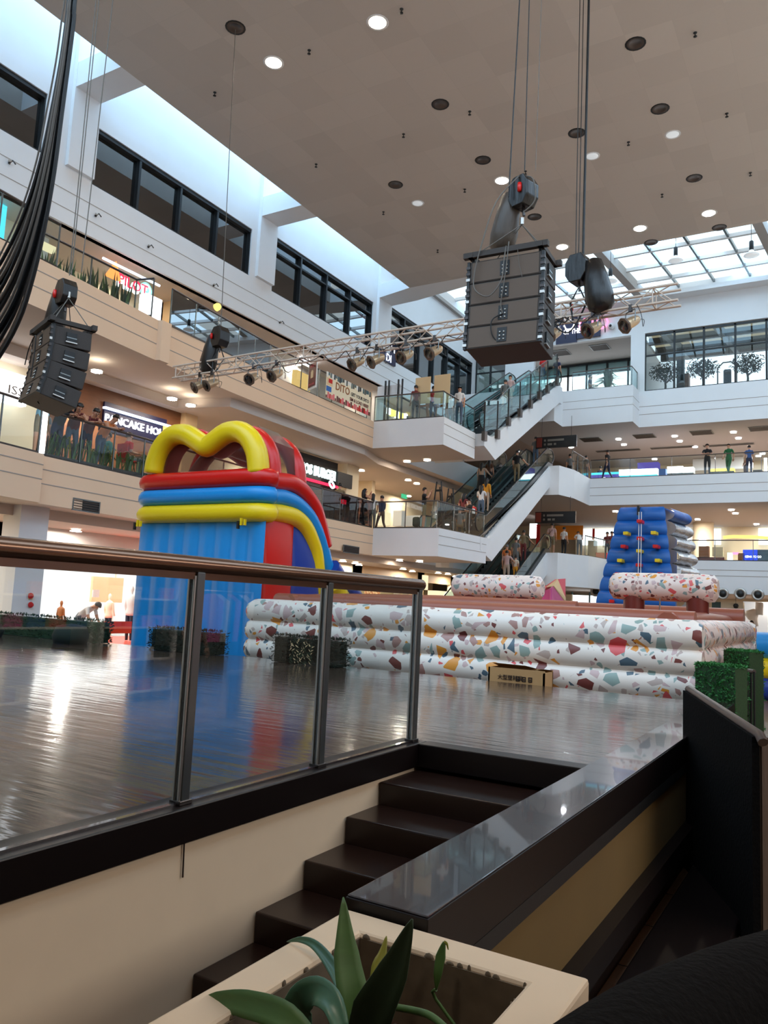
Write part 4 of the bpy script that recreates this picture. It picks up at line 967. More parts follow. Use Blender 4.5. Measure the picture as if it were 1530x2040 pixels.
# par cans
can0 = None
cans = [(400, 765, 'white rimmed one at the left end'), (424, 760, 'second from the left end'), (506, 752, 'third from the left, cable looped below'), (552, 748, 'fourth from the left'), (713, 727, 'fifth from the left, before the white wall'),
        (752, 721, 'sixth, golden one with a dark red rim'), (810, 711, 'seventh, left of the dark window'), (867, 706, 'last one left of the loudspeaker stack'), (1104, 679, 'first one right of the loudspeaker stack'), (1182, 666, 'in front of the pink neon sign'), (1257, 656, 'at the right end')]
for i, (px, py, wh) in enumerate(cans):
    p = P(px, py, y=TRY+.05)
    z = tz(p.x)
    lb = 'metal stage lamp clamped under the truss, '+wh
    if can0 is None:
        L0 = Vector((p.x, TRY, z)); can0 = thing('stage_lamp', L0, lb, 'stage lamp', 'stage lamps under the truss')
        c = L0+Vector((0, 0, -.30)); d = Vector((-.35, -.72, -.50)).normalized()
        q = d.to_track_quat('Z', 'Y').to_matrix().to_4x4(); q.translation = c
        b = MB(); b.lathe([(.001, -.20), (.06, -.20), (.085, -.15), (.10, -.04), (.105, .10), (.112, .14)], 'lamp_metal', 18, T=q); b.build('can', parent=can0)
        b = MB(); b.lathe([(.105, .13), (.152, .13), (.155, .15), (.152, .17), (.11, .17)], 'speaker_panel', 8, T=q, smooth=False); b.build('rim', parent=can0)
        b = MB(); b.lathe([(.11, .165), (.07, .175), (.001, .178)], 'lens', 18, T=q); b.build('lens', parent=can0)
        b = MB(); s_ = d.cross(Vector((0, 0, 1))).normalized()*.135
        b.tube([c+s_, c+s_*1.05+Vector((0, 0, .18)), c+s_*.9+Vector((0, 0, .22)), c-s_*.9+Vector((0, 0, .22)), c-s_*1.05+Vector((0, 0, .18)), c-s_], .010, 'steel_post', 6); b.build('yoke', parent=can0)
        b = MB(); b.box(L0+Vector((-.03, -.03, -.09)), L0+Vector((.03, .03, .04)), 'steel_dark'); b.build('clamp', parent=can0)
        b = MB(); b.tube(catmull([c-d*.18, c-d*.28+Vector((.05, 0, -.06)), c+Vector((.22, .05, -.10)), c+Vector((.2, .02, .12)), L0+Vector((.12, 0, .02))], 4), .006, 'black', 5); b.build('power_cable', parent=can0)
    else:
        dup(can0, (p.x, TRY, z), rz=[0, .1, .5, .25, .0, -.15, .1, 0, .05, -.1, -.25][i], label=lb)
# hoists
def hoist(name, top, body_dir, lb, bag='bag_black', s=1.0, red=(.0, -.15, .12)):
    """chain hoist: gear box on the chain with a fabric chain bag beside it"""
    top = Vector(top); t = thing(name, top, lb, 'chain hoist')
    b = MB(); T = Matrix.Translation(top) @ Matrix.Rotation(body_dir, 4, 'Z')
    b.mesh(*_octa(.17*s, .13*s, .22*s), 'bag_black', T=T @ Matrix.Translation((0.0, 0, 0))); b.build('motor_body', parent=t, bevel=.015)
    b = MB(); T2 = T @ Matrix.Translation((-.30*s, 0, -.30*s)) @ Matrix.Rotation(.22, 4, 'Y')
    prof = [(.06*s, .42*s), (.15*s, .36*s), (.19*s, .1*s), (.22*s, -.2*s), (.2*s, -.38*s), (.12*s, -.46*s), (.001, -.47*s)]
    b.lathe(prof, bag, 12, T=T2 @ Matrix.Diagonal((1, .8, 1, 1))); b.build('chain_bag', parent=t)
    b = MB(); b.lathe([(.001, .07), (.03, .065), (.035, 0), (.03, -.065), (.001, -.07)], 'red_vinyl', 10, T=T @ Matrix.Translation(Vector(red)*s)); b.build('red_plug', parent=t)
    b = MB(); b.tube([top+Vector((0, 0, -.18*s)), top+Vector((.02, 0, -.34*s))], .02*s, 'steel_dark', 6); b.build('hook', parent=t)
    return t
def _octa(rx, ry, rz):
    pr = [(-1, .45), (-.55, 1), (.55, 1), (1, .45), (1, -.45), (.55, -1), (-.55, -1), (-1, -.45)]
    vs = [(x*rx, -ry, z*rz) for x, z in pr]+[(x*rx, ry, z*rz) for x, z in pr]
    fs = [tuple(range(8)), tuple(reversed(range(8, 16)))]+[(8+i, 8+(i+1) % 8, (i+1) % 8, i) for i in range(8)]
    return vs, fs
def chain(name, pts, r, m, lb): b = MB(); b.tube(pts, r, m, 5); return b.build(name, label=lb, cat='cable' if 'chain' not in name else 'chain')

# --- loudspeaker stacks ------------------------------------------------
def stack(root, rz, curve, lb, wid=1.17, dep=.70, hh=.345, rear=True):
    """four cabinets; local frame: +Y is the rear with the connector panels, built then rotated"""
    t = thing('loudspeaker_stack', root, lb, 'loudspeaker stack'); R_ = Matrix.Translation(Vector(root)) @ Matrix.Rotation(rz, 4, 'Z')
    z = 0; y = 0; ang = 0
    for i in range(4):
        T = R_ @ Matrix.Translation((0, y, z)) @ Matrix.Rotation(ang, 4, 'X')
        b = MB(); wf = wid/2; wr = wid/2-.012; h1 = hh-.012
        # trapezoid plan: rear face slightly narrower, tapered box
        f0 = -hh; vs = [(-wf, -dep/2, f0+.02), (wf, -dep/2, f0+.02), (wr, dep/2, f0+.055), (-wr, dep/2, f0+.055), (-wf, -dep/2, -.006), (wf, -dep/2, -.006), (wr, dep/2, -.006), (-wr, dep/2, -.006)]
        vs = [(-wr, -dep/2, -h1), (wr, -dep/2, -h1), (wf, dep/2, -h1+.0), (-wf, dep/2, -h1), (-wr, -dep/2, 0), (wr, -dep/2, 0), (wf, dep/2, 0), (-wf, dep/2, 0)]
        b.mesh(vs, [(0, 3, 2, 1), (4, 5, 6, 7), (0, 1, 5, 4), (1, 2, 6, 5), (2, 3, 7, 6), (3, 0, 4, 7)], 'speaker_grey', T=T)
        c = b.build('cabinet', parent=t, bevel=.012)
        p_ = MB(); p_.box((-.50, -dep/2-.006, -h1+.02), (.50, -dep/2+.004, -.02), 'speaker_panel', T); p_.build('rear_panel', parent=c)
        k = MB(); k.box((-.07, -dep/2-.014, -h1+.06), (.07, -dep/2-.004, -.06), 'black', T)
        for q in range(6): k.ellipsoid(((q % 2)*.06-.03, -dep/2-.018, -.13-(q//2)*.055), (.016, .012, .016), 'silver', 6, 4, T=T)
        k.build('connector_plate', parent=c)
        for s in (-1, 1):
            x = s*(wr+.018)
            k = MB(); k.box((x-.012, -.08, -h1*.74), (x+.012, .08, -h1*.24), 'black', T); k.box((x-.02, -.09, -h1*.80), (x+.02, .09, -h1*.74), 'silver', T); k.box((x-.016, -.08, -h1*.56), (x+.016, .08, -h1*.50), 'steel_post', T)
            k.build('side_handle', parent=c)
            k = MB(); k.box((x-.02, -dep/2-.01, -h1), (x+.02, -dep/2+.05, 0), 'black', T)
            for q in range(3): k.box((x-.03, -dep/2-.02, -h1+.04+q*.09), (x+.03, -dep/2+.02, -h1+.08+q*.09), 'steel_dark' if q else 'silver', T)
            k.build('rigging_rail', parent=c)
        z -= hh*math.cos(ang); y += hh*math.sin(ang); ang += curve
    # underside and fly frame
    b = MB()
    for s in (-1, 1): b.box((s*(wid/2-.03)-.035, -dep/2-.06, .05), (s*(wid/2-.03)+.035, dep/2+.06, .12), 'speaker_grey', R_)
    b.box((-wid/2-.08, -dep/2-.05, .05), (wid/2+.08, -dep/2+.03, .13), 'speaker_grey', R_); b.box((-wid/2-.08, dep/2-.03, .05), (wid/2+.08, dep/2+.05, .13), 'speaker_grey', R_)
    for s in (-1, 1):
        for e in (-1, 1): b.box((s*(wid/2-.05)-.02, e*(dep/2-.05)-.02, -.01), (s*(wid/2-.05)+.02, e*(dep/2-.05)+.02, .06), 'black', R_)
    b.build('fly_frame', parent=t)
    b = MB(); apex = R_ @ Vector((.12, 0, .62))
    for s in (-1, 1):
        for e in (-1, 1): b.tube([apex, R_ @ Vector((s*(wid/2-.06), e*(dep/2-.05), .12))], .008, 'cable_grey', 5)
    b.tube([apex-Vector((0, 0, .0)), apex+Vector((0, 0, .1))], .03, 'silver', 6)
    b.build('sling_wire', parent=t)
    return t, R_
t, R_ = stack((-4.16, 10.35, 6.74), .05, -.03, 'large dark stack of four loudspeakers seen from behind, hanging centre right', hh=.345, dep=.68, wid=1.10)
def wl(pts): return catmull([R_ @ Vector(p) for p in pts], 5)
b = MB(); b.tube(wl([(.10, -.15, 1.3), (-.16, -.36, .85), (-.34, -.42, .2), (-.44, -.40, -.2), (-.42, -.42, -.46), (-.2, -.44, -.6), (-.02, -.44, -.40), (0, -.40, -.1), (.02, -.38, .14)]), .010, 'cable_grey', 6)
b.tube(wl([(.06, -.38, .2), (.04, -.4, -.15), (0, -.40, -.5), (-.03, -.39, -.72), (.0, -.38, -.86)]), .008, 'cable_grey', 6)
b.tube(wl([(.0, -.38, -.86), (-.14, -.42, -.95), (-.14, -.42, -1.15), (-.04, -.37, -1.3)]), .009, 'black', 6)
b.tube(wl([(.2, -.40, .05), (.22, -.38, -.15), (.27, -.38, -.36)]), .004, 'cable_grey', 5); b.build('signal_cable', parent=t)
hoist('chain_hoist', (-4.03, 10.35, 7.84), -.35, 'hoist with a brownish fabric chain bag above the large loudspeaker stack', 'bag_brown', 1.05, red=(.05, -.14, .02))
b = MB(); c0 = Vector((-4.03, 10.35, 7.84)); b.tube(catmull([c0+Vector((.05, -.1, .2)), c0+Vector((.2, -.15, .1)), c0+Vector((.22, -.1, -.2)), c0+Vector((.05, -.1, -.35))], 4), .01, 'cable_grey', 5); b.build('hoist_cable_loop', label='grey cable looped beside the hoist of the large stack', cat='cable')
t, R_ = stack((-11.10, 8.0, 5.86), -.34, -.075, 'smaller curved stack of four loudspeakers hanging at the left with handles on its side', hh=.305, dep=.64, wid=.95)
b = MB(); b.tube(wl([(-.45, -.42, -.5), (-.3, -.42, -.25), (0, -.42, -.1), (.05, -.42, -.4), (.04, -.44, -.8)]), .009, 'black', 6); b.tube(wl([(-.1, -.36, -.75), (-.16, -.34, -1.0), (.0, -.26, -1.2)]), .009, 'black', 6); b.build('signal_cable', parent=t)
hoist('chain_hoist', (-11.12, 8.0, 6.60), -.2, 'hoist with a black fabric chain bag above the smaller left loudspeaker stack', 'bag_black', .95, red=(-.12, -.14, -.03))
hoist('chain_hoist', (-13.40, 14.1, 8.12), -.15, 'black hoist and bag holding the left end of the truss', 'bag_black', 1.15, red=(-.1, -.16, .0))
hoist('chain_hoist', (-4.32, 14.1, 8.22), PI-.2, 'black hoist and bag holding the right part of the truss', 'bag_black', 1.25, red=(.2, -.16, -.5))
for x, wh in ((-13.40, 'left'), (-4.32, 'right')):
    b = MB(); b.tube([(x-.06, 13.97, 7.2), (x-.14, 14.05, 7.56), (x, 14.12, 7.9), (x+.14, 14.15, 7.56), (x+.06, 13.97, 7.2)], .02, 'black', 6)
    b.build('truss_sling', label='black sling looped round the truss under its %s hoist' % wh, cat='sling')
chain('hoist_chain', [(-4.02, 10.35, 8.2), (-4.05, 10.4, CZ)], .008, 'black', 'thin dark chain running up from the large stack hoist to the ceiling')
chain('hoist_wire', [(-4.2, 10.2, 7.75), (-4.16, 10.3, 11), (-4.10, 10.4, CZ)], .010, 'black', 'slack dark wire beside the chain of the large stack')
chain('hoist_wire', [(-3.85, 10.35, 8.15), (-3.8, 10.4, CZ)], .005, 'cable_grey', 'thin grey wire right of the large stack chain')
for i, (dx, r, lb) in enumerate(((-.10, .009, 'left thin chain of the hoist at the right part of the truss'), (-.02, .009, 'middle thin chain of the hoist at the right part of the truss'), (.10, .026, 'thick black cable dropping to the hoist at the right part of the truss'))):
    chain('hoist_chain' if i < 2 else 'power_cable', [(-4.32+dx*.7, 14.1, 8.35), (-4.32+dx, 14.1, CZ)], r, 'black', lb)
chain('hoist_wire', [(-13.40, 14.1, 8.3), P(469, 58, z=CZ)+Vector((0, 0, .0))], .010, 'cable_grey', 'single thin wire from a dark ceiling can to the left truss hoist')
for dx, lb in ((-.05, 'left thin chain above the small left loudspeaker hoist'), (.05, 'middle thin chain above the small left loudspeaker hoist'), (.55, 'thin wire just right of the small left loudspeaker hoist chains')):
    chain('hoist_chain', [(-11.05+dx*.5, 8.0, 6.9), (-11.05+dx, 8.02, CZ)], .009, 'cable_grey', lb)
# drape of cables on the truss
b = MB()
for k in range(14):
    x = -12.6+k*.62; z = tz(x); dip = .12+.1*((k*7) % 3)
    b.tube(catmull([(x, TRY-.03, z), (x+.3, TRY-.05, z-dip), (x+.6, TRY-.03, z)], 4), .009, 'black', 5)
b.build('cable_swag', label='black cables swagged along the underside of the truss', cat='cable')
b = MB(); b.tube(catmull([(-4.9, TRY-.05, 7.5), (-4.7, TRY-.08, 7.1), (-4.45, TRY-.06, 6.95), (-4.25, TRY-.05, 7.2)], 5), .014, 'black', 6)
for k in range(5): b.tube(catmull([(-5.1+k*.1, TRY-.05, 7.25), (-5.0+k*.12, TRY-.09, 6.95+.05*k), (-4.85+k*.1, TRY-.05, 7.25)], 4), .014, 'black', 5)
b.ellipsoid((-4.95, TRY-.1, 7.38), (.08, .06, .11), 'orange_wood'); b.build('cable_coil', label='tangle of cables tied on the truss just right of the large stack', cat='cable')
# thick bundle of cables at the left edge, hanging in a bow close to the viewer
bun = thing('cable_bundle', P(60, 400, y=3.0), 'thick bundle of black and grey cables sweeping down the left edge', 'cable bundle')
base = [(148, -40), (140, 40), (128, 130), (112, 230), (95, 330), (72, 430), (44, 520), (8, 600), (-50, 680), (-130, 760)]
for k in range(14):
    u = (k-6.5)/6.5*.82; m = ['black', 'cable_grey', 'black', 'black_matte', 'black', 'cable_grey', 'black'][k % 7] if k not in (2,) else 'cable_grey'
    pts = []
    for i, (px, py) in enumerate(base):
        spread = [8, 9, 10, 13, 16, 20, 26, 34, 42, 50][i]
        q = P(px+u*spread, py+u*spread*.45+(0 if i < 4 else (i-3)*9*u)+(4*math.sin(k*1.7+i*.8)), y=3.0+.05*math.sin(k*2.3)); pts.append(q)
    pts = [Vector((pts[0].x+.05, 3.25, 19.7)), Vector((pts[0].x+.03, 3.15, 12.0)), Vector((pts[0].x, 3.02, 7.5))]+pts
    b = MB(); b.tube(catmull(pts, 4), .0135 if m != 'cable_grey' else .010, m, 6); b.build('cable', parent=bun)
for i, u in enumerate((-1.2,)):
    pts = [P(px+u*[12, 14, 14, 16, 18, 24, 34, 40, 60, 70][j], py-(j*3), y=3.05) for j, (px, py) in enumerate(base)]
    pts = [Vector((pts[0].x+.05, 3.25, 19.7)), Vector((pts[0].x+.03, 3.15, 12.0)), Vector((pts[0].x, 3.05, 7.5))]+pts
    b = MB(); b.tube(catmull(pts, 4), .007, 'cable_grey', 6); b.build('cable', parent=bun)
# ================================================================== SHOPS
def fit(ax, v, r, d, m, b=None):
    """box lying on the plane x=v or y=v that covers the photo rectangle r, d deep away from the viewer"""
    b = b or MB(); px0, py0, px1, py1 = r
    A = [P(px, py, **{ax: v}) for px, py in ((px0, py0), (px1, py0), (px1, py1), (px0, py1))]
    zt = (A[0].z+A[1].z)/2; zb = (A[2].z+A[3].z)/2
    if ax == 'y': h0, h1 = (A[0].x+A[3].x)/2, (A[1].x+A[2].x)/2; b.box((h0, v, zb), (h1, v+d, zt), m)
    else: h0, h1 = (A[0].y+A[3].y)/2, (A[1].y+A[2].y)/2; b.box((v-d, h0, zb), (v, h1, zt), m)
    return b
def one(name, cat, label, ax, v, r, d, m, group=None, **k): return fit(ax, v, r, d, m).build(name, label=label, cat=cat, group=group, **k)

# --- ground floor, left -------------------------------------------------
b = MB(); b.box((-17.15, 11.25, 0), (-16.5, 12.0, 3.6), 'white_paint'); struct(b, 'wall_pillar')
al = thing('fire_alarm', P(60, 1195, x=-16.49), 'red fire alarm point with round bell on the white pillar', 'fire alarm')
b = fit('x', -16.48, (57, 1182, 66, 1194), .02, 'cream_panel'); b.build('back_plate', parent=al)
for py in (1187, 1205): p = P(61, py, x=-16.47); b = MB(); b.lathe([(.001, .06), (.05, .05), (.07, 0)], 'red_cloth', 14, T=Matrix.Translation(p) @ Matrix.Rotation(PI/2, 4, 'Y')); b.build('alarm_bell', parent=al)
b = MB(); b.box((-24.2, 2, 0), (-24, 26.5, 3.35), 'store_cream')
b.box((-24, 12.6, 0), (-19, 12.75, 3.35), 'white_paint'); b.box((-24, 20.6, 0), (-19, 20.8, 3.35), 'white_paint'); b.box((-24, 26.3, 0), (-19, 26.5, 3.35), 'cream_panel')
b.box((-19.2, 20.6, 0), (-19, 29.5, 3.35), 'store_cream'); b.box((-19.2, 2, 2.75), (-19, 12.7, 3.35), 'cream_panel'); b.box((-19.2, 12.6, 2.95), (-19, 20.6, 3.35), 'tile_white')
b.box((-19.6, 12.2, 0), (-19, 12.9, 3.35), 'white_paint'); struct(b, 'wall_shops')
g = MB(); g.box((-23.9, 12.8, 3.2), (-19.3, 20.5, 3.24), 'store_glow'); struct(g, 'ceiling_shop'); area('skylight_shop', (-21.6, 16.6, 3.1), 4.2, 7.4, 1300, (1, .98, .95))  # area lamp under the shop ceiling, no skylight here
g = MB(); g.box((-23.99, 12.8, .1), (-23.95, 20.5, 3.2), 'store_glow'); struct(g, 'wall_shop_back')
g = MB(); g.box((-19.25, 2, .0), (-19.2, 12.2, 2.75), 'store_glow_warm'); struct(g, 'window_12')
tk = thing('track_lighting', (-20.5, 15.4, 2.95), 'row of small black track spotlights in the bright white shop', 'track lights')
for px, py in ((89, 1109), (101, 1111), (114, 1112), (131, 1114), (139, 1114), (160, 1116), (116, 1125), (125, 1125)):
    p = P(px, py, x=-20.5); b = MB(); b.box(p-Vector((.05, .05, .09)), p+Vector((.05, .05, .09)), 'black'); b.build('spotlight', parent=tk)
b = MB(); p = P(88, 1102, x=-20.5); r = P(200, 1113, x=-20.5); b.tube([p+Vector((0, 0, .03)), Vector((r.x, r.y, p.z+.03))], .015, 'steel_post', 6); b.build('track', parent=tk)
b = fit('x', -21.5, (184, 1150, 245, 1200), .1, 'cream_panel'); b.build('display_wall', label='pale yellow display wall inside the bright white shop', cat='display wall')
b = fit('x', -20.2, (185, 1175, 198, 1190), .03, 'tile_white'); b.build('notice', label='small framed white notice in the bright shop', cat='notice')
b = MB(); b.box((-21.2, 15.8, 0), (-17.2, 19.6, .18), 'orange_floor'); b.build('display_platform', label='low orange red display platform before the bright shop', cat='platform')
b = fit('x', -18.2, (205, 1238, 262, 1262), .04, 'orange_floor'); b.build('orange_banner', label='orange red low panel under the mannequins beside the slide', cat='panel')
def mannequin(px, py0, py1, X, m, lb, group=None, legs='skin'):
    f = P(px, py1, x=X); f.z = max(.18, 0) ; h = P(px, py0, x=X).z-f.z
    t = thing('mannequin', f, lb, 'mannequin', group); s = h/1.75
    T = Matrix.Translation(f) @ Matrix.Scale(s, 4)
    b = MB(); b.lathe([(.001, 1.75), (.07, 1.70), (.085, 1.62), (.06, 1.53), (.05, 1.48), (.12, 1.44), (.2, 1.38), (.17, 1.15), (.14, 1.05), (.18, .9), (.17, .8), (.001, .78)], m, 12, T=T @ Matrix.Diagonal((1, .65, 1, 1)))
    for sx in (-1, 1):
        b.tube([T @ Vector((sx*.2, 0, 1.38)), T @ Vector((sx*.25, 0, 1.1)), T @ Vector((sx*.24, .08, .88))], .04*s, m, 6)
    b.build('body', parent=t)
    for sx in (-1, 1): b = MB(); b.tube([T @ Vector((sx*.09, 0, .85)), T @ Vector((sx*.1, 0, .45)), T @ Vector((sx*.1, .02, .02))], .06*s, 'dark_frame', 8, radii=[.08*s, .06*s, .045*s]); b.build('leg', parent=t)
    return t
mannequin(256, 1166, 1262, -19.2, 'tile_white', 'white mannequin in white clothes right beside the slide', 'mannequins of the bright shop')
mannequin(117, 1196, 1262, -20.5, 'orange_wood', 'mannequin in an orange top in the bright shop', 'mannequins of the bright shop')
mannequin(213, 1182, 1262, -20.4, 'store_cream', 'pale mannequin in a cream top in the bright shop', 'mannequins of the bright shop')
# clothes rails near the slide foot
def garment(T, m, w=.4, h=.6): 
    b = MB(); b.mesh([(-w/2, 0, -.12), (-w*.12, 0, 0), (w*.12, 0, 0), (w/2, 0, -.12), (w*.42, .03, -h), (-w*.42, .03, -h), (-w/2, .05, -.12), (-w*.12, .06, 0), (w*.12, .06, 0), (w/2, .05, -.12), (w*.42, .07, -h), (-w*.42, .07, -h)],
                   [(0, 5, 4, 3, 2, 1), (6, 7, 8, 9, 10, 11), (0, 1, 7, 6), (1, 2, 8, 7), (2, 3, 9, 8), (3, 4, 10, 9), (4, 5, 11, 10), (5, 0, 6, 11)], m, T=T); return b
# --- clothing shop behind the viewer's right, seen mirrored in the stage glass
def shelf_bay(x, y0, y1, lb, cols, top=2.3, group='clothes shelving of the shop facing the stage'):
    t = thing('clothes_shelf', (x, (y0+y1)/2, 0), lb, 'shelf', group)
    b = MB(); b.box((x+.45, y0, 0), (x+.5, y1, top), 'tower_blue'); b.build('back_panel', parent=t)
    for z in (.15, .65, 1.15, 1.6, 2.05): b = MB(); b.box((x, y0, z), (x+.45, y1, z+.03), 'tile_white'); b.build('shelf_board', parent=t)
    for y in (y0, y1): b = MB(); b.box((x, y-.02, 0), (x+.45, y+.02, top), 'tile_white'); b.build('side_panel', parent=t)
    return t
random.seed(21); CC = ['red_cloth', 'tile_white', 'tower_blue', 'magenta_panel', 'black_matte', 'blue_dark_vinyl', 'store_cream']
sx = 5.0
for k in range(4):
    y0 = 3.0+k*1.7; shelf_bay(sx, y0, y0+1.5, 'white clothes shelf in the shop right of the stage, %s from the near end' % ['first', 'second', 'third', 'fourth'][k], CC)
    OR = ['first', 'second', 'third', 'fourth']
    for zi, z in enumerate((.18, .68, 1.18, 1.63)):
        for q_ in range(4):
            m = random.choice(CC); b = MB(); yy = y0+.1+q_*.35
            for s_ in range(3): b.box((sx+.05, yy, z+s_*.06), (sx+.4, yy+.28, z+.055+s_*.06), m)
            b.build('folded_clothes', label='folded clothes pile on the %s shelf unit, %s board up, %s along' % (OR[k], OR[zi], OR[q_]), cat='clothes', group='folded clothes in the shop right of the stage')
for k, (y, m) in enumerate([(9.9, 'magenta_panel'), (10.05, 'tile_white'), (10.2, 'tower_blue'), (10.35, 'magenta_panel'), (10.5, 'black_matte'), (10.7, 'tile_white')]):
    g_ = garment(Matrix.Translation((4.6, y, 1.75)) @ Matrix.Rotation(PI/2+.3, 4, 'Z'), m, .5, .8); g_.build('hanging_garment', label='garment hanging %s on the shop rail right of the stage' % ['first', 'second', 'third', 'fourth', 'fifth', 'sixth'][k], cat='clothes', group='garments hanging in the shop right of the stage')
b = MB(); b.tube([(4.6, 9.7, 0), (4.6, 9.7, 1.8), (4.6, 11, 1.8), (4.6, 11, 0)], .02, 'tile_white', 6); b.build('clothes_rail', label='white clothes rail of the shop right of the stage', cat='clothes rail')
b = MB(); b.box((7.5, 1, 0), (7.7, 13, 4.2), 'rail_brown'); b.box((3.9, 12.9, 0), (7.7, 13, 4.2), 'rail_brown'); struct(b, 'wall_shop_right')
area('skylight_rshop', (4.6, 7, 4.1), 2.0, 9, 1800, (1, .97, .93))  # area lamp lighting the clothes shop, no skylight here
# --- ground floor beyond the slide -----------------------------------
b = MB(); b.box((-19.4, 29.4, 0), (-19.0, 30.2, 3.35), 'tile_white'); b.box((-24, 29.3, 0), (-19.2, 29.45, 3.35), 'cream_panel'); b.box((-22.6, 29.4, 0), (-22.4, 44, 3.35), 'store_cream')
b.box((-19.5, 35.6, 0), (-19.0, 36.3, 3.35), 'cream_panel'); b.box((-19.2, 29.5, 2.85), (-19, 44, 3.35), 'cream_panel'); b.box((-19.2, 39.5, 0), (-19.0, 44, 3.35), 'store_cream'); struct(b, 'wall_shops_far')
g = MB(); g.box((-22.4, 30.3, 3.2), (-19.3, 39.4, 3.24), 'store_glow_warm'); struct(g, 'ceiling_shop_far')
pt = thing('shop_poster', P(738, 1180, x=-19.05), 'backlit poster with golden orange fruit pattern beside the slide toe', 'poster')
m = mat('fruit_pattern', srgb(230, 150, 60), .6, emit=(1, .5, .12, 1), es=.6); nt = m.node_tree; bs = nt.nodes['Principled BSDF']
v = nt.nodes.new('ShaderNodeTexVoronoi'); v.inputs['Scale'].default_value = 9; rp = nt.nodes.new('ShaderNodeValToRGB'); rp.color_ramp.elements[0].color = (1, .85, .45, 1); rp.color_ramp.elements[1].color = (.45, .12, .02, 1); rp.color_ramp.elements[1].position = .75
nt.links.new(v.outputs['Distance'], rp.inputs[0]); nt.links.new(rp.outputs[0], bs.inputs['Base Color']); nt.links.new(rp.outputs[0], bs.inputs['Emission Color'])
tcn = nt.nodes.new('ShaderNodeTexCoord'); nt.links.new(tcn.outputs['Object'], v.inputs['Vector'])
fit('x', -19.02, (728, 1152, 757, 1212), .06, 'fruit_pattern').build('poster_face', parent=pt)
random.seed(4)
for k in range(9):
    p = P(790+k*6, 1182+(k % 3)*8, x=-20.2); b = MB(); b.box(p-Vector((.1, .18, .22)), p+Vector((.1, .18, .22)), ['tile_white', 'store_cream', 'tile_white'][k % 3]); b.build('display_item', label='pale goods on the lit shelf behind the rail end, %s from left' % ['first', 'second', 'third', 'fourth', 'fifth', 'sixth', 'seventh', 'eighth', 'ninth'][k], cat='goods', group='goods in the lit shop behind the rail end', bevel=.03)
one('wall_light', 'lamp', 'cream lit wall lamp strip behind the end of the stage rail', 'x', -18.93, (842, 1146, 853, 1175), .05, 'store_glow_warm')
one('counter', 'counter', 'lit pale counter left of the terrazzo crossbar', 'x', -18.6, (872, 1178, 903, 1196), .6, 'store_glow_warm')
one('lit_wall_box', 'wall panel', 'blank white ceiling box under the middle landing', 'y', 33, (868, 1121, 895, 1130), .4, 'tile_white')
# pink faceted kiosk
t = thing('faceted_kiosk', P(1098, 1215, y=31), 'pink and cream faceted geometric kiosk between arena bars', 'kiosk'); Yk = 31
def kp(px, py, dy=0): return P(px, py, y=Yk+dy)
for nm, pts, m in (('pink_facet', [(1070, 1260, 0), (1097, 1260, -.6), (1097, 1172, -.5), (1082, 1178, 0), (1070, 1192, .2)], 'magenta_panel'), ('rose_facet', [(1097, 1260, -.6), (1126, 1260, .3), (1126, 1196, .3), (1102, 1168, -.4), (1097, 1172, -.5)], 'pink_panel'),
                  ('cream_facet', [(1088, 1170, 0), (1110, 1154, .2), (1126, 1192, .3), (1126, 1200, .3), (1102, 1168, -.4)], 'cream_panel'), ('coral_facet', [(1110, 1154, .2), (1126, 1153, .4), (1126, 1192, .3)], 'coral_panel'),
                  ('side_facet', [(1066, 1215, .6), (1070, 1192, .2), (1088, 1170, 0), (1110, 1154, .2), (1106, 1154, 1.2), (1080, 1172, 1.2)], 'coral_panel')):
    b = MB(); b.face([kp(x, y, d_) for x, y, d_ in pts], m); o = b.build(nm, parent=t); sd = o.modifiers.new('t', 'SOLIDIFY'); sd.thickness = .04
# --- ground floor under the far gallery --------------------------------
b = fit('y', 47, (1134, 1186, 1195, 1246), .1, 'daylight_pane'); o = b.build('window_13', kind='structure')
b = MB()
for px in (1139, 1174, 1194): q_ = P(px, 1200, y=46.9); b.box((q_.x-.04, 46.9, 0), (q_.x+.04, 47, 2.9), 'teal_frame')
struct(b, 'trim_19')
b = fit('y', 46.5, (1127, 1184, 1139, 1250), .2, 'store_cream'); struct(b, 'wall_ground_far')
b = fit('y', 45.5, (1436, 1199, 1481, 1262), .5, 'store_cream'); b.build('wall_column', kind='structure')
one('shop_facade', 'shop front', 'teal glass shop front right of the terrazzo bar', 'y', 47, (1418, 1199, 1437, 1262), .1, 'teal_frame')
g = fit('y', 49, (1481, 1199, 1530, 1262), .1, 'frost'); struct(g, 'window_14')
b = MB(); b.tube(catmull([P(1494, 1215, y=47.5), P(1500, 1230, y=47.5), P(1508, 1248, y=47.5)], 4), .35, 'tile_white', 8, radii=[.25, .3, .34, .3, .28, .2, .15, .12, .1][:9]); b.tube([P(1513, 1200, y=47.5), P(1512, 1225, y=47.5)], .2, 'tile_white', 8); b.build('white_sculpture', label='white abstract branching figure in the ground floor window at the right', cat='sculpture')
p = P(1466, 1206, y=44.4); b = MB(); b.lathe([(.001, .1), (.1, .08), (.14, -.02), (.1, -.14), (.001, -.16)], 'black', 12, T=Matrix.Translation(p)); b.tube([p, p+Vector((0, 0, .6))], .01, 'black', 5); b.build('pendant_globe', label='small dark globe hanging under the far gallery on the ground floor', cat='pendant lamp')
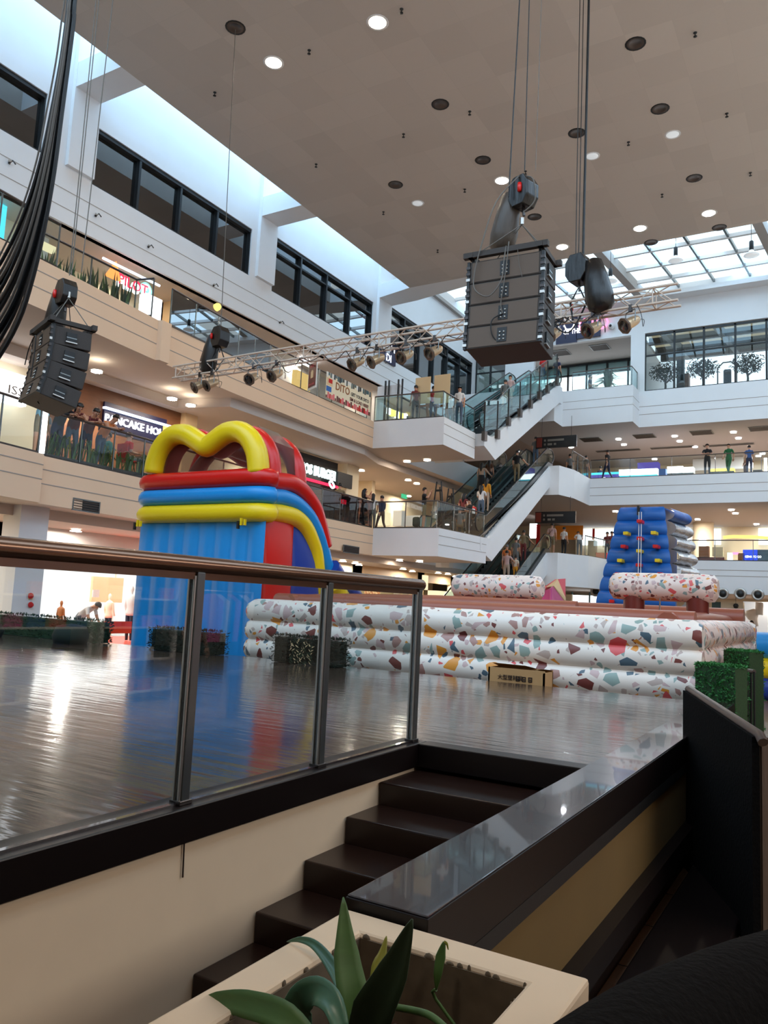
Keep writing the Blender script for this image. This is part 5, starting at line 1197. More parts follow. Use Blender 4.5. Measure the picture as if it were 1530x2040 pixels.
# --- middle gallery, left: bright sign, restaurant, burger bar --------
b = MB(); b.box((-20.2, 1, 4.7), (-20, 14.2, 7.85), 'store_cream'); struct(b, 'wall_shop_2')
b = MB(); b.box((-21.9, 14.2, 4.7), (-21.7, 20.2, 7.85), 'wood_wall'); b.box((-21.9, 14.2, 4.7), (-19.9, 14.35, 7.85), 'wood_wall'); b.box((-19.9, 14.3, 6.75), (-19.6, 19.0, 7.85), 'wood_wall')
b.box((-19.8, 19.0, 4.7), (-19.4, 19.6, 7.85), 'cream_panel'); struct(b, 'wall_restaurant')
b = MB(); b.box((-22.5, 19.6, 4.7), (-22.3, 44, 7.85), 'store_cream'); b.box((-19.9, 29.0, 4.7), (-19.3, 30.0, 7.85), 'store_cream'); b.box((-22.4, 33.6, 4.7), (-20.8, 33.9, 7.85), 'store_cream'); struct(b, 'wall_shops_middle')
t = thing('shop_sign', P(30, 790, x=-19.6), 'glowing white shop sign at the far left edge of the middle gallery', 'sign')
b = fit('x', -19.6, (-30, 738, 56, 800), .25, 'sign_white'); b.build('light_box', parent=t)
text('lettering', 'ISSY', .34, 'cable_grey', P(14, 782, x=-19.57), (0, 1, 0), (0, 0, 1), parent=t, extrude=.005, sx=1.3)
t = thing('shop_sign', P(275, 845, x=-19.5), 'navy restaurant sign with glowing white block letters above the balcony', 'sign')
fit('x', -19.52, (205, 818, 332, 874), .2, 'sign_navy').build('sign_board', parent=t)
text('lettering', 'PANCAKE HOUSE', .34, 'sign_white', Vector((-19.50, P(209, 826, x=-19.5).y, P(209, 832, x=-19.5).z-.10)), (0, 1, 0), (0, 0, 1), parent=t, extrude=.02, bold=.004, sx=1.03)
b = MB(); y0_, y1_ = P(206, 820, x=-19.5).y, P(345, 860, x=-19.5).y; zz = P(206, 812, x=-19.5).z; b.box((-19.55, y0_, zz-.02), (-19.42, y1_, zz+.04), 'sign_blue_white'); b.build('light_strip', parent=t)
one('lit_sign', 'sign', 'small orange and yellow lit sign ending the restaurant sign', 'x', -19.5, (325, 846, 343, 872), .2, 'sign_yellow')
one('exit_sign', 'sign', 'green exit sign behind the people on the restaurant balcony', 'x', -20.8, (221, 849, 239, 864), .06, 'sign_green')
one('wall_lamp', 'lamp', 'yellow lit panel behind the heads on the restaurant balcony', 'x', -20.6, (107, 812, 125, 822), .1, 'amber_lit')
for i, (px, py) in enumerate(((246, 857), (212, 876), (247, 888))): downlight((-20.6, P(px, py-18, x=-20.6).y, 7.80), 'on', .12, 'warm light inside the restaurant, %s' % ['rightmost', 'middle', 'lowest'][i], 'warm lights inside the restaurant', 120)
t = thing('shop_sign', P(640, 945, x=-19.5), 'glowing teal white burger shop sign right of the red hoops', 'sign')
fit('x', -19.5, (585, 910, 672, 985), .15, 'sign_black').build('sign_board', parent=t)
text('lettering', 'MOS BURGER', .56, 'sign_teal_white', Vector((-19.47, P(594, 930, x=-19.5).y, 6.97)), (0, 1, 0), (0, 0, 1), parent=t, extrude=.03, bold=.02, sx=.82)
b = MB(); b.box((-19.5, P(596, 935, x=-19.5).y, 6.66), (-19.42, P(672, 955, x=-19.5).y, 6.76), 'sign_red'); b.build('red_strip', parent=t)
one('dark_screen', 'screen', 'black menu screen right of the teal burger sign', 'x', -19.05, (673, 943, 702, 971), .12, 'black')
one('exit_sign', 'sign', 'small green exit sign deep behind the middle landing', 'x', -21.5, (801, 985, 811, 993), .06, 'sign_green')
one('exit_sign', 'sign', 'small green sign below the teal burger sign', 'x', -20.8, (613, 955, 626, 962), .05, 'sign_green')
b = MB(); p = P(660, 966, x=-17.2); b.lathe([(.12, 0), (.17, .0), (.17, .05), (.12, .05)], 'sign_white', 20, T=Matrix.Translation(p) @ Matrix.Rotation(1.2, 4, 'Y')); b.tube([p-Vector((0, 0, .17)), Vector((p.x, p.y, 4.72))], .015, 'black', 6); b.build('ring_light', label='white ring light on a stand above the mauve railing', cat='lamp')
t = thing('neon_sign', P(690, 1001, x=-17.0), 'small red neon sign glowing behind the mauve railing glass', 'sign')
text('lettering', 'KBI', .26, 'sign_red', P(679, 1003, x=-16.8), (0, 1, 0), (0, 0, 1), parent=t, extrude=.01); b = MB(); q_ = P(679, 1003, x=-16.85); b.box((-16.9, q_.y-.1, q_.z-.12), (-16.87, q_.y+.9, q_.z+.33), 'black'); b.build('backing', parent=t)
one('counter', 'counter', 'dark shop counter behind the mauve railing', 'x', -18.2, (640, 985, 715, 1040), .6, 'rail_brown')
one('white_column', 'display', 'plain white display column behind the middle landing railing', 'y', 32.5, (783, 1017, 800, 1048), .4, 'tile_white')
one('display_table', 'table', 'white display table with red glow behind the middle landing railing', 'y', 33, (802, 1027, 838, 1048), .6, 'tile_white')
one('display_case', 'display', 'bright glass display case seen left on the middle landing', 'y', 33.5, (745, 1020, 768, 1045), .5, 'store_glow_warm')
one('suitcase', 'suitcase', 'dark rounded suitcase behind the middle landing railing', 'y', 31.4, (820, 1029, 834, 1049), .25, 'hedge_dark', bevel=.1)
def easel(p, h, lb, board=None, bm='cream_panel', m='black', sc_=1.0):
    p = Vector(p); t = thing('easel', p, lb, 'easel')
    for nm, a, c in (('leg', (-.32, 0, 0), (-.10, 0, h)), ('leg', (.32, 0, 0), (.10, 0, h)), ('leg', (0, .5, 0), (0, .1, h*.9))):
        b = MB(); b.tube([p+Vector(a), p+Vector(c)], .03, m, 6); b.build(nm, parent=t)
    b = MB(); b.box(p+Vector((-.3, -.04, h*.36)), p+Vector((.3, .04, h*.40)), m); b.box(p+Vector((-.14, -.03, h*.8)), p+Vector((.14, .03, h*.84)), m); b.build('crossbar', parent=t)
    if board:
        b = MB(); b.box(p+Vector((-board[0]/2, -.08, h*.42)), p+Vector((board[0]/2, -.05, h*.42+board[1])), bm); b.build('canvas_board', parent=t)
    return t
def foot(px, z, y): p = P(px, 1000, y=y); return Vector((p.x, y, z))
easel(foot(873, 4.7, 28.4), 2.05, 'tall black easel standing on the middle landing near the railing corner')
easel(foot(897, 4.7, 29.6), 1.95, 'second black easel on the middle landing, near the escalator')
easel(foot(797, 9.3, 28.6)+Vector((.9, 0, 0)), 2.0, 'easel with a pale blank board on the upper landing, left one', (.72, 1.15), 'cream_panel', 'orange_wood')
easel(foot(873, 9.3, 28.9), 2.05, 'easel with a pale blank board on the upper landing, right one', (.75, 1.25), 'cream_panel', 'orange_wood')
b = MB(); 
t = thing('display_stand', foot(775, 9.3, 29.0), 'dark framed rack standing left of the easels on the upper landing', 'stand')
for px in (757, 764, 783, 791):
    q_ = foot(px, 9.3, 28.6); b = MB(); b.box(q_-Vector((.03, .03, 0)), q_+Vector((.03, .03, 2.05)), 'dark_frame'); b.build('frame_post', parent=t)
b = fit('y', 28.7, (752, 768, 797, 792), .05, 'pink_panel'); b = fit('y', 28.7, (752, 768, 797, 792), .05, 'white_paint'); b.build('white_board', parent=t)
# --- upper gallery, left ------------------------------------------------
b = MB(); b.box((-21.6, 1, 9.3), (-21.4, 14.0, 12.55), 'store_cream'); b.box((-22.9, 14, 9.3), (-22.7, 20, 12.55), 'store_cream'); b.box((-21.62, 14, 9.3), (-21.38, 14.6, 12.55), 'tile_white')
b.box((-22.2, 20, 9.3), (-22, 44, 12.55), 'grey_soffit'); b.box((-22.7, 20, 9.3), (-20.9, 20.2, 12.55), 'cream_panel'); b.box((-21.0, 33.5, 9.3), (-20.7, 34.2, 12.55), 'tile_white'); struct(b, 'wall_shops_upper')
one('led_screen', 'screen', 'bright cyan blue screen at the far left of the upper gallery', 'x', -20.6, (-30, 400, 12, 472), .2, 'screen_cyan')
one('lit_sign', 'sign', 'pale yellow lit shelf behind the cable bundle on the upper gallery', 'x', -20.2, (84, 486, 112, 498), .2, 'store_glow_warm')
t = thing('shop_sign', P(260, 560, x=-20.6), 'white shop sign with red letters and a red cone above the plants', 'sign')
text('lettering', 'PILOT', .50, 'sign_red', Vector((-20.55, P(236, 550, x=-20.55).y, P(255, 572, x=-20.55).z)), (0, 1, 0), (0, 0, 1), parent=t, extrude=.02, sx=.95)
text('letter_glow', 'PILOT', .50, 'sign_white', Vector((-20.57, P(236, 550, x=-20.55).y-.05, P(255, 572, x=-20.55).z-.09)), (0, 1, 0), (0, 0, 1), parent=t, extrude=.01, bold=.03, sx=.95)
b = MB(); q_ = P(224, 541, x=-20.6); b.prism_yz([(q_.y-.3, q_.z-.25), (q_.y+.3, q_.z-.25), (q_.y+.05, q_.z+.35)], -20.6, -20.5, 'sign_orange'); b.build('cone_logo', parent=t)
t = thing('round_logo_sign', P(290, 578, x=-20.6), 'small glowing teal and white round logo sign beside the red letters', 'sign')
b = MB(); q_ = P(290, 578, x=-20.6); b.lathe([(.001, .03), (.26, .03), (.26, 0)], 'sign_teal', 20, T=Matrix.Translation(q_) @ Matrix.Rotation(PI/2, 4, 'Y')); b.build('disc', parent=t)
b = MB(); b.lathe([(.12, .05), (.2, .05), (.2, .03)], 'sign_white', 20, T=Matrix.Translation(q_) @ Matrix.Rotation(PI/2, 4, 'Y')); b.build('ring', parent=t)
b = MB(); a_ = P(205, 514, x=-20.2); c_ = P(318, 570, x=-20.2); b.tube([a_, (a_.x, c_.y, a_.z)], .04, 'sign_blue_white', 6); b.build('light_tube', label='long white light tube above the red letter sign', cat='light strip')
one('lit_counter', 'counter', 'glowing white counter screen at the glass corner beside the plants', 'x', -18.0, (290, 590, 322, 636), .3, 'sign_white')
p = P(432, 612, x=-18.8); b = MB(); b.lathe([(.001, .14), (.09, .13), (.13, .05), (.13, -.05)], 'sign_yellow', 14, T=Matrix.Translation(p) @ Matrix.Rotation(1.3, 4, 'Y')); b.build('yellow_lamp', label='yellow lit drum lamp above the upper left railing', cat='lamp')
one('amber_shop', 'shop display', 'amber lit yellow shop interior left of the telecom banner', 'x', -20.4, (588, 742, 618, 792), .2, 'amber_lit')
one('ceiling_panel', 'ceiling light', 'bright white ceiling light panel above the amber shop', 'x', -20.9, (600, 716, 632, 730), .1, 'sign_white')
t = thing('dim_shop_sign', P(790, 824, x=-20.6), 'small yellow and white lit shop letters seen low through the teal railing', 'sign')
for k in range(7):
    q_ = P(776+k*5.2, 819+k*2.0, x=-20.6); b = MB(); b.box(q_-Vector((.1, .14, .16+.05*(k % 2))), q_+Vector((0, .14, .16)), 'sign_yellow' if k % 3 else 'sign_white'); b.build('lit_letter', parent=t)
# plants behind the set back railing
def sword_plant(p, n, h, lb, seed):
    random.seed(seed); p = Vector(p); t = thing('sword_leaf_plant', p, lb, 'plant', 'sword leaved plants of the upper gallery')
    b = MB(); b.box(p+Vector((-.16, -.3, 0)), p+Vector((.16, .3, .22)), 'dark_frame'); b.build('trough', parent=t)
    b = MB()
    for i in range(n):
        a = random.uniform(0, 2*PI); r = random.uniform(0, .25); q = p+Vector((.4*r*math.cos(a), r*math.sin(a), .15)); hh = h*random.uniform(.6, 1.1); ln = random.uniform(.05, .35)
        d = Vector((math.cos(a)*ln*.6, math.sin(a)*ln, hh)); s = Vector((0, 1, 0)).cross(d).normalized() if random.random() < .3 else Vector((0, .045, 0))
        s = s.normalized()*.045
        b.mesh([q-s*.7, q+d*.5-s, q+d, q+d*.5+s, q+s*.7], [(0, 1, 2), (0, 2, 4), (2, 3, 4)], random.choice(['leaf_dark', 'leaf', 'leaf_dark']))
    b.build('leaves', parent=t, kind='stuff'); return t
wh = ['nearest the cable bundle', 'second from the left', 'third from the left', 'fourth from the left, tallest', 'fifth from the left', 'rightmost, at the glass corner']
for i, y in enumerate((11.75, 12.3, 12.85, 13.35, 13.85, 14.2)): sword_plant((-17.25, y, 9.3), 12, .75+.15*(i > 2), 'tall sword leaved plant behind the upper left railing, '+wh[i], 30+i)
def fern(p, lb, seed, h=.6):
    random.seed(seed); p = Vector(p); t = thing('balcony_plant', p, lb, 'plant', 'grassy plants of the restaurant balcony')
    b = MB(); b.box(p+Vector((-.14, -.35, 0)), p+Vector((.14, .35, .15)), 'dark_frame'); b.build('trough', parent=t); b = MB()
    for i in range(26):
        a = random.uniform(0, 2*PI); q = p+Vector((random.uniform(-.08, .08), random.uniform(-.3, .3), .12)); ln = random.uniform(.1, .35); hh = h*random.uniform(.5, 1)
        d1 = Vector((math.cos(a)*ln*.3, math.sin(a)*ln*.6, hh)); d2 = Vector((math.cos(a)*ln*.6, math.sin(a)*ln*1.3, hh*.8)); s = Vector((-math.sin(a), math.cos(a), 0))*.022
        b.mesh([q-s, q+s, q+d1+s, q+d2, q+d1-s], [(0, 1, 2, 4), (4, 2, 3)], random.choice(['leaf', 'leaf_dark', 'leaf_yellow', 'leaf']))
    b.build('leaves', parent=t, kind='stuff')
for i, y in enumerate((11.9, 12.6, 13.3, 14.0, 14.7, 15.4)): fern((-16.35, y, 4.7), 'grassy green balcony plant behind the restaurant railing glass, %s from the left' % ['first', 'second', 'third', 'fourth', 'fifth', 'sixth'][i], 50+i)
# restaurant tables on the balcony
def table(p, lb, w=.7, m='black'):
    p = Vector(p); t = thing('cafe_table', p, lb, 'table'); b = MB(); b.box(p+Vector((-w/2, -w/2, .72)), p+Vector((w/2, w/2, .75)), m); b.build('tabletop', parent=t, bevel=.005)
    b = MB(); b.tube([p+Vector((0, 0, .02)), p+Vector((0, 0, .72))], .03, 'dark_frame', 8); b.build('pedestal', parent=t); b = MB(); b.box(p+Vector((-.22, -.22, 0)), p+Vector((.22, .22, .03)), 'dark_frame'); b.build('base', parent=t)
table((-16.75, 15.3, 4.7), 'dark square cafe table by the railing at the left of the slide')
table((-17.6, 13.3, 4.7), 'dark cafe table behind the seated diners on the balcony')
def chair(p, rz, lb, m='red_cloth'):
    p = Vector(p); t = thing('cafe_chair', p, lb, 'chair'); T = Matrix.Translation(p) @ Matrix.Rotation(rz, 4, 'Z')
    for sx in (-.18, .18):
        for sy in (-.18, .18): b = MB(); b.box((sx-.015, sy-.015, 0), (sx+.015, sy+.015, .45), 'dark_frame', T); b.build('leg', parent=t)
    b = MB(); b.box((-.21, -.21, .44), (.21, .21, .49), m, T); b.build('seat', parent=t, bevel=.015)
    b = MB(); b.box((-.2, -.22, .5), (.2, -.19, .92), m, T); b.build('backrest', parent=t, bevel=.01)
chair((-16.6, 14.3, 4.7), .0, 'red backed cafe chair at the dark balcony table')
chair((-17.6, 12.5, 4.7), 0, 'dark cafe chair deep on the restaurant balcony', 'black')
# --- telecom banner and small red sign ----------------------------------
BX = -16.93
def bp(px, py): return P(px, py, x=BX)
a, c = bp(650, 760), bp(738, 800); y0b, y1b = a.y, c.y; zb0, zb1 = 9.36, 10.36
t = thing('telecom_banner', (BX, (y0b+y1b)/2, zb0), 'white telecom banner with orange lettering hung on the upper railing', 'banner')
b = MB(); b.box((BX-.015, y0b, zb0), (BX, y1b, zb1), 'store_cream'); b.build('cloth', parent=t)
random.seed(8); b = MB(); Yw = y1b-y0b
for i in range(26):
    y = y0b+Yw*i/26; h = .10+.14*abs(math.sin(i*1.9)); b.box((BX+.001, y, zb0), (BX+.006, y+Yw/26*random.uniform(.7, 1.05), zb0+h), random.choice(['red_cloth', 'maroon_vinyl', 'coral_panel']))
b.build('red_pattern', parent=t)
b = MB()
for i in range(26):
    y = y0b+Yw*i/26; h = .10+.12*abs(math.sin(i*2.3+1)); b.box((BX+.001, y, zb1-h), (BX+.006, y+Yw/26*random.uniform(.7, 1.05), zb1), random.choice(['teal_frame', 'dark_frame', 'steel_post', 'tile_white']))
b.build('blue_pattern', parent=t)
b = MB(); b.box((BX+.001, y0b+.05, zb0+.5), (BX+.006, y0b+.42, zb0+.78), 'cream_panel'); b.box((BX+.002, y0b+.15, zb0+.6), (BX+.008, y0b+.40, zb0+.76), 'red_cloth'); b.box((BX+.001, y0b+.02, zb0+.26), (BX+.006, y0b+.36, zb0+.46), 'tower_blue'); b.build('photo_print', parent=t)
text('lettering', 'DITO', .42, 'orange_wood', (BX+.008, y0b+.62, zb0+.46), (0, 1, 0), (0, 0, 1), parent=t, extrude=.003, bold=.006)
text('lettering', 'GET YOUR DITO', .19, 'dark_frame', (BX+.008, y0b+1.72, zb0+.50), (0, 1, 0), (0, 0, 1), parent=t, extrude=.003, bold=.003, sx=.95)
text('lettering', 'SIM & LOAD HERE!', .19, 'maroon_vinyl', (BX+.008, y0b+1.66, zb0+.28), (0, 1, 0), (0, 0, 1), parent=t, extrude=.003, bold=.003, sx=.9)
q_ = P(621, 770, x=-16.8); t = thing('poster_stand', (q_.x, q_.y, 9.3), 'small dark red poster in a white frame left of the telecom banner', 'poster')
T = Matrix.Translation((q_.x, q_.y, 0)) @ Matrix.Rotation(-.5, 4, 'Z')
b = MB(); b.box((-.35, 0, 9.36), (.35, .03, 10.42), 'tile_white', T); b.build('frame', parent=t)
b = MB(); b.box((-.30, -.012, 9.45), (.30, 0, 10.34), 'maroon_vinyl', T); b.build('red_sheet', parent=t)
b = MB(); b.box((-.10, -.022, 9.78), (.10, -.012, 10.03), 'cream_panel', T); b.box((-.05, -.024, 10.03), (.08, -.014, 10.07), 'cream_panel', T); b.build('thumb_symbol', parent=t)
ux = Vector((math.cos(-.5), math.sin(-.5), 0)); text('lettering', 'DITO', .12, 'coral_panel', T @ Vector((-.17, -.02, 10.18)), ux, (0, 0, 1), parent=t, extrude=.002)
text('lettering', 'SIM & LOAD', .085, 'coral_panel', T @ Vector((-.24, -.02, 9.52)), ux, (0, 0, 1), parent=t, extrude=.002)
# --- neon sign on the far wall and navy sign on the left wall -----------
t = thing('neon_sign', P(1150, 655, y=43.9), 'navy wall sign with white and pink neon letters behind the truss', 'sign')
fit('y', 43.85, (1108, 633, 1149, 684), .1, 'sign_navy').build('navy_board', parent=t); fit('y', 43.85, (1148, 632, 1196, 672), .1, 'sign_navy').build('sign_board', parent=t)
text('lettering', 'GIO', 1.15, 'sign_pink', P(1150, 662, y=43.8), (1, 0, 0), (0, 0, 1), parent=t, extrude=.03, sx=.9)
text('lettering', 'OF THE', .42, 'sign_white', P(1122, 667, y=43.8), (1, 0, 0), (0, 0, 1), parent=t, extrude=.02, sx=.72)
text('lettering', 'THE', .34, 'sign_white', P(1118, 643, y=43.8), (1, 0, 0), (0, 0, 1), parent=t, extrude=.02)
b = MB(); c_ = P(1134, 650, y=43.8); b.tube(catmull([c_+Vector((-.32, 0, .1)), c_+Vector((-.2, 0, -.14)), c_+Vector((0, 0, -.2)), c_+Vector((.2, 0, -.14)), c_+Vector((.32, 0, .1))], 4), .05, 'sign_white', 6)
for s in (-.62, .62): b.tube([c_+Vector((s, 0, .2)), c_+Vector((s, 0, -.3))], .045, 'sign_white', 6)
b.build('neon_emblem', parent=t)
t = thing('navy_sign', P(772, 711, x=-19.8), 'small navy sign with white letters under the truss beside the left windows', 'sign')
fit('x', -19.9, (757, 697, 789, 722), .08, 'sign_navy').build('sign_board', parent=t)
text('lettering', 'DI', .55, 'sign_blue_white', P(769, 717, x=-19.85), (0, 1, 0), (0, 0, 1), parent=t, extrude=.01)
# --- upper far gallery ---------------------------------------------------
CY = 46.0
t = thing('service_counter', P(1205, 960, y=CY), 'violet counter with a glowing cyan edge at the left of the upper far gallery', 'counter')
fit('y', CY, (1176, 945.5, 1233, 959), .6, 'screen_violet').build('counter_body', parent=t); fit('y', CY-.03, (1178, 941, 1233, 945), .63, 'screen_cyan').build('counter_edge', parent=t)
for k in range(3): fit('y', CY-.08, (1200+k*9, 951, 1206+k*9, 956), .05, 'sign_white').build('glowing_logo', parent=t)
t = thing('display_counter', P(1271, 959, y=CY), 'long glowing white display counter with cyan band and violet base', 'counter')
fit('y', CY, (1233, 934, 1310, 946), .6, 'sign_white').build('glass_case', parent=t); fit('y', CY, (1234, 946.3, 1309, 951), .6, 'screen_cyan').build('cyan_band', parent=t); fit('y', CY, (1234, 951.2, 1309, 958), .6, 'screen_violet').build('violet_base', parent=t)
for nm, r, m, lb in (('menu_board', (1270, 921, 1311, 934), 'screen_violet', 'violet menu board above the white display case'),
                     ('phone_kiosk', (1312, 934, 1326, 955), 'tower_blue', 'blue product kiosk right of the white display case'), ('white_kiosk', (1329, 929, 1360, 942), 'sign_white', 'bright white kiosk top in the middle of the upper far gallery'),
                     ('kiosk_base', (1329, 942, 1381, 955), 'steel_post', 'grey kiosk base in the middle of the upper far gallery'), ('white_counter', (1360, 930, 1381, 942), 'store_glow', 'white lit counter part beside the bright kiosk'),
                     ('teal_bench', (1383, 946, 1403, 952), 'teal_frame', 'low teal bench left of the person in black'), ('food_counter', (1415, 937, 1462, 952), 'steel_post', 'grey food counter behind the green shirted person'),
                     ('counter_glow', (1415, 933, 1462, 939), 'sign_yellow', 'yellow lit strip of the food counter'), ('table_stack', (1500, 936, 1518, 950), 'hedge_frame', 'dark table at the right of the upper far gallery')):
    one(nm, 'counter' if 'counter' in nm or 'case' in nm else 'shop fitting', lb, 'y', CY, r, .6, m)
one('lit_column', 'column', 'bright white lit column at the right edge of the upper far gallery', 'y', 45.2, (1522, 912, 1528, 948), .2, 'sign_white')
b = fit('y', 54, (1380, 912, 1500, 935), .1, 'tile_white'); b.build('wall_back_panel', kind='structure')
# --- middle far gallery ---------------------------------------------------
for i, r in enumerate(((1348, 1054, 1362, 1078), (1364, 1054, 1378, 1078), (1420, 1053, 1436, 1085), (1511, 1052, 1545, 1085), (1185, 1053, 1228, 1086), (1160, 1053, 1181, 1086))):
    g = fit('y', 55.6, r, .1, 'daylight_pane'); struct(g, 'window_%d' % (15+i))
b = MB(); q0 = P(1378, 1060, y=53); q1 = P(1420, 1060, y=53); b.lathe([((q1.x-q0.x)/2, 4.7), ((q1.x-q0.x)/2, 7.75)], 'store_cream', 20, T=Matrix.Translation(((q0.x+q1.x)/2, 53.5, 0))); struct(b, 'wall_column_far')
for nm, cat, r, m, lb in (('wooden_wall', 'wall panel', (1106, 1047, 1161, 1075), 'mango', 'light orange wooden wall panel behind the people at the lower landing'), ('lit_poster', 'sign', (1055, 1043, 1069, 1072), 'sign_white', 'glowing white shop light at the left behind the lower escalator'),
                     ('red_panel', 'wall panel', (1068, 1045, 1075, 1090), 'red_cloth', 'red shop panel right of the white shop light'), ('red_column', 'column', (1180, 1053, 1184, 1075), 'red_cloth', 'narrow red column between the bright windows')):
    one(nm, cat, lb, 'y', 52, r, .1, m)
for nm, cat, r, m, lb in (('grey_board', 'board', (1171, 1077, 1186, 1112), 'hedge_frame', 'tall grey panel board behind the far railing left of the blue tower'), ('maroon_sofa', 'sofa', (1187, 1101, 1208, 1114), 'red_cloth', 'dark red sofa behind the far railing left of the blue tower'),
                     ('dark_cabinet', 'cabinet', (1363, 1082, 1376, 1116), 'escalator_dark', 'dark cabinet right behind the blue tower'), ('poster_board', 'board', (1392, 1088, 1412, 1112), 'orange_wood', 'board with orange picture behind the far railing'),
                     ('cream_poster', 'board', (1419, 1090, 1440, 1108), 'cream_panel', 'cream poster board behind the far railing'), ('white_robot', 'display', (1392, 1070, 1405, 1088), 'sign_white', 'bright white hanging display over the orange picture'),
                     ('low_bench', 'bench', (1385, 1110, 1443, 1118), 'maroon_vinyl', 'long low maroon bench behind the far railing'), ('teal_sign', 'sign', (1449, 1101, 1458, 1118), 'sign_teal_white', 'small bright teal and white standing sign'),
                     ('pink_sign', 'sign', (1459, 1100, 1471, 1104), 'sign_pink', 'small pink lit strip beside the teal sign'), ('wood_counter', 'counter', (1470, 1102, 1483, 1118), 'orange_wood', 'brown wooden counter left of the blue screen'),
                     ('blue_screen', 'screen', (1480, 1095, 1508, 1118), 'screen_blue', 'vivid blue screen with white text behind the far railing'), ('green_counter', 'counter', (1496, 1095, 1545, 1118), 'teal_frame', 'dark teal counter at the right edge of the middle far gallery')):
    o = one(nm, cat, lb, 'y', 45.6 if nm != 'green_counter' else 45.9, r, .4, m)
    if nm == 'blue_screen': text('lettering', 'GENA TO GO', .17, 'sign_white', P(1484, 1111, y=45.55), (1, 0, 0), (0, 0, 1), parent=o, extrude=.01, sx=.75)
b = MB(); b.tube(catmull([P(1441, 1071, y=47), P(1460, 1069, y=47), P(1500, 1070, y=47), P(1530, 1072, y=47)], 4), .09, 'sign_yellow', 8); b.build('arc_lamp', label='long yellow lit arc lamp over the middle far gallery', cat='lamp')
b = MB(); p = P(1410, 1018, y=47)
# --- terrace trees behind the far window ---------------------------------
def tree(px, y, lb, seed, h=2.2):
    random.seed(seed); p = P(px, 770, y=y); p.z = 14.16; t = thing('potted_tree', p, lb, 'tree', 'dark leafy trees behind the far window')
    b = MB(); b.tube([p, p+Vector((.03, 0, .6)), p+Vector((-.02, 0, 1.1))], .06, 'bag_brown', 8, radii=[.08, .06, .05])
    for k in range(7):
        a = 2*PI*k/7; b.tube([p+Vector((0, 0, .7+.05*k)), p+Vector((math.cos(a)*.6, math.sin(a)*.5, 1.2+.08*k))], .025, 'bag_brown', 5)
    b.build('trunk', parent=t)
    b = MB()
    for k in range(700):
        a = random.uniform(0, 2*PI); r = random.uniform(.1, 1.0)**.6; zz = random.uniform(-1, 1); rr = math.sqrt(max(0, 1-zz*zz))
        q = p+Vector((.92*r*rr*math.cos(a), .9*r*rr*math.sin(a), 1.45+.55*r*zz)); d = Vector((random.uniform(-1, 1), random.uniform(-1, 1), random.uniform(-1, .3))).normalized(); s = d.cross(Vector((0, .3, 1))).normalized()*.035
        b.face([q-s*.3, q+d*.08-s, q+d*.2, q+d*.08+s], 'leaf_dark')
    b.build('crown', parent=t, kind='stuff')
for i, (px, lb) in enumerate(((1325, 'leafy dark tree behind the far window, left of three'), (1400, 'leafy dark tree behind the far window, middle of three'), (1489, 'leafy dark tree behind the far window, right of three'))): tree(px, 45.5, lb, 70+i)
t = thing('arched_doorway', P(1450, 765, y=56.8), 'dark arched doorway in the bright terrace wall between the trees', 'doorway')
q0, q1 = P(1441, 765, y=56.8), P(1457, 765, y=56.8); zz = P(1450, 735, y=56.8).z
b = MB(); b.box((q0.x, 56.75, 14.15), (q1.x, 56.95, zz), 'dark_room'); b.build('door_leaf', parent=t, bevel=.15)
b = MB(); b.tube([(q0.x-.35, 56.7, 14.15), (q0.x-.35, 56.7, zz+.1), (q0.x, 56.7, zz+.45), (q1.x, 56.7, zz+.45), (q1.x+.35, 56.7, zz+.1), (q1.x+.35, 56.7, 14.15)], .05, 'dark_frame', 6); b.build('door_frame', parent=t)
one('wood_cabinet', 'cabinet', 'brown wooden cabinet behind the far window between two trees', 'y', 47.5, (1357, 744, 1372, 772), .5, 'orange_wood')
b = MB(); q0 = P(1352, 775, y=47.2); b.box((q0.x-.12, 47.2, 14.16), (q0.x+.3, 47.5, 17.5), 'dark_frame'); b.build('wall_post', kind='structure')
p = P(1211, 768, y=46.8); t = thing('potted_palm', (p.x, 46.8, 14.15), 'green potted palm with a grey planter in the bright top alcove', 'plant')
b = MB(); b.lathe([(.001, 14.15), (.5, 14.15), (.6, 14.9), (.001, 14.9)], 'steel_post', 14, T=Matrix.Translation((p.x, 46.8, 0))); b.build('pot', parent=t)
b = MB(); random.seed(90)
for k in range(40):
    a = random.uniform(0, 2*PI); q_ = Vector((p.x, 46.8, 14.9)); ln = random.uniform(.3, .8); d1 = Vector((math.cos(a)*ln*.4, math.sin(a)*ln*.4, random.uniform(.8, 1.7))); d2 = d1+Vector((math.cos(a)*ln, math.sin(a)*ln, -.2)); s = Vector((-math.sin(a), math.cos(a), 0))*.09
    b.mesh([q_-s*.3, q_+s*.3, q_+d1+s, q_+d2, q_+d1-s], [(0, 1, 2, 4), (4, 2, 3)], 'leaf')
b.build('fronds', parent=t, kind='stuff')
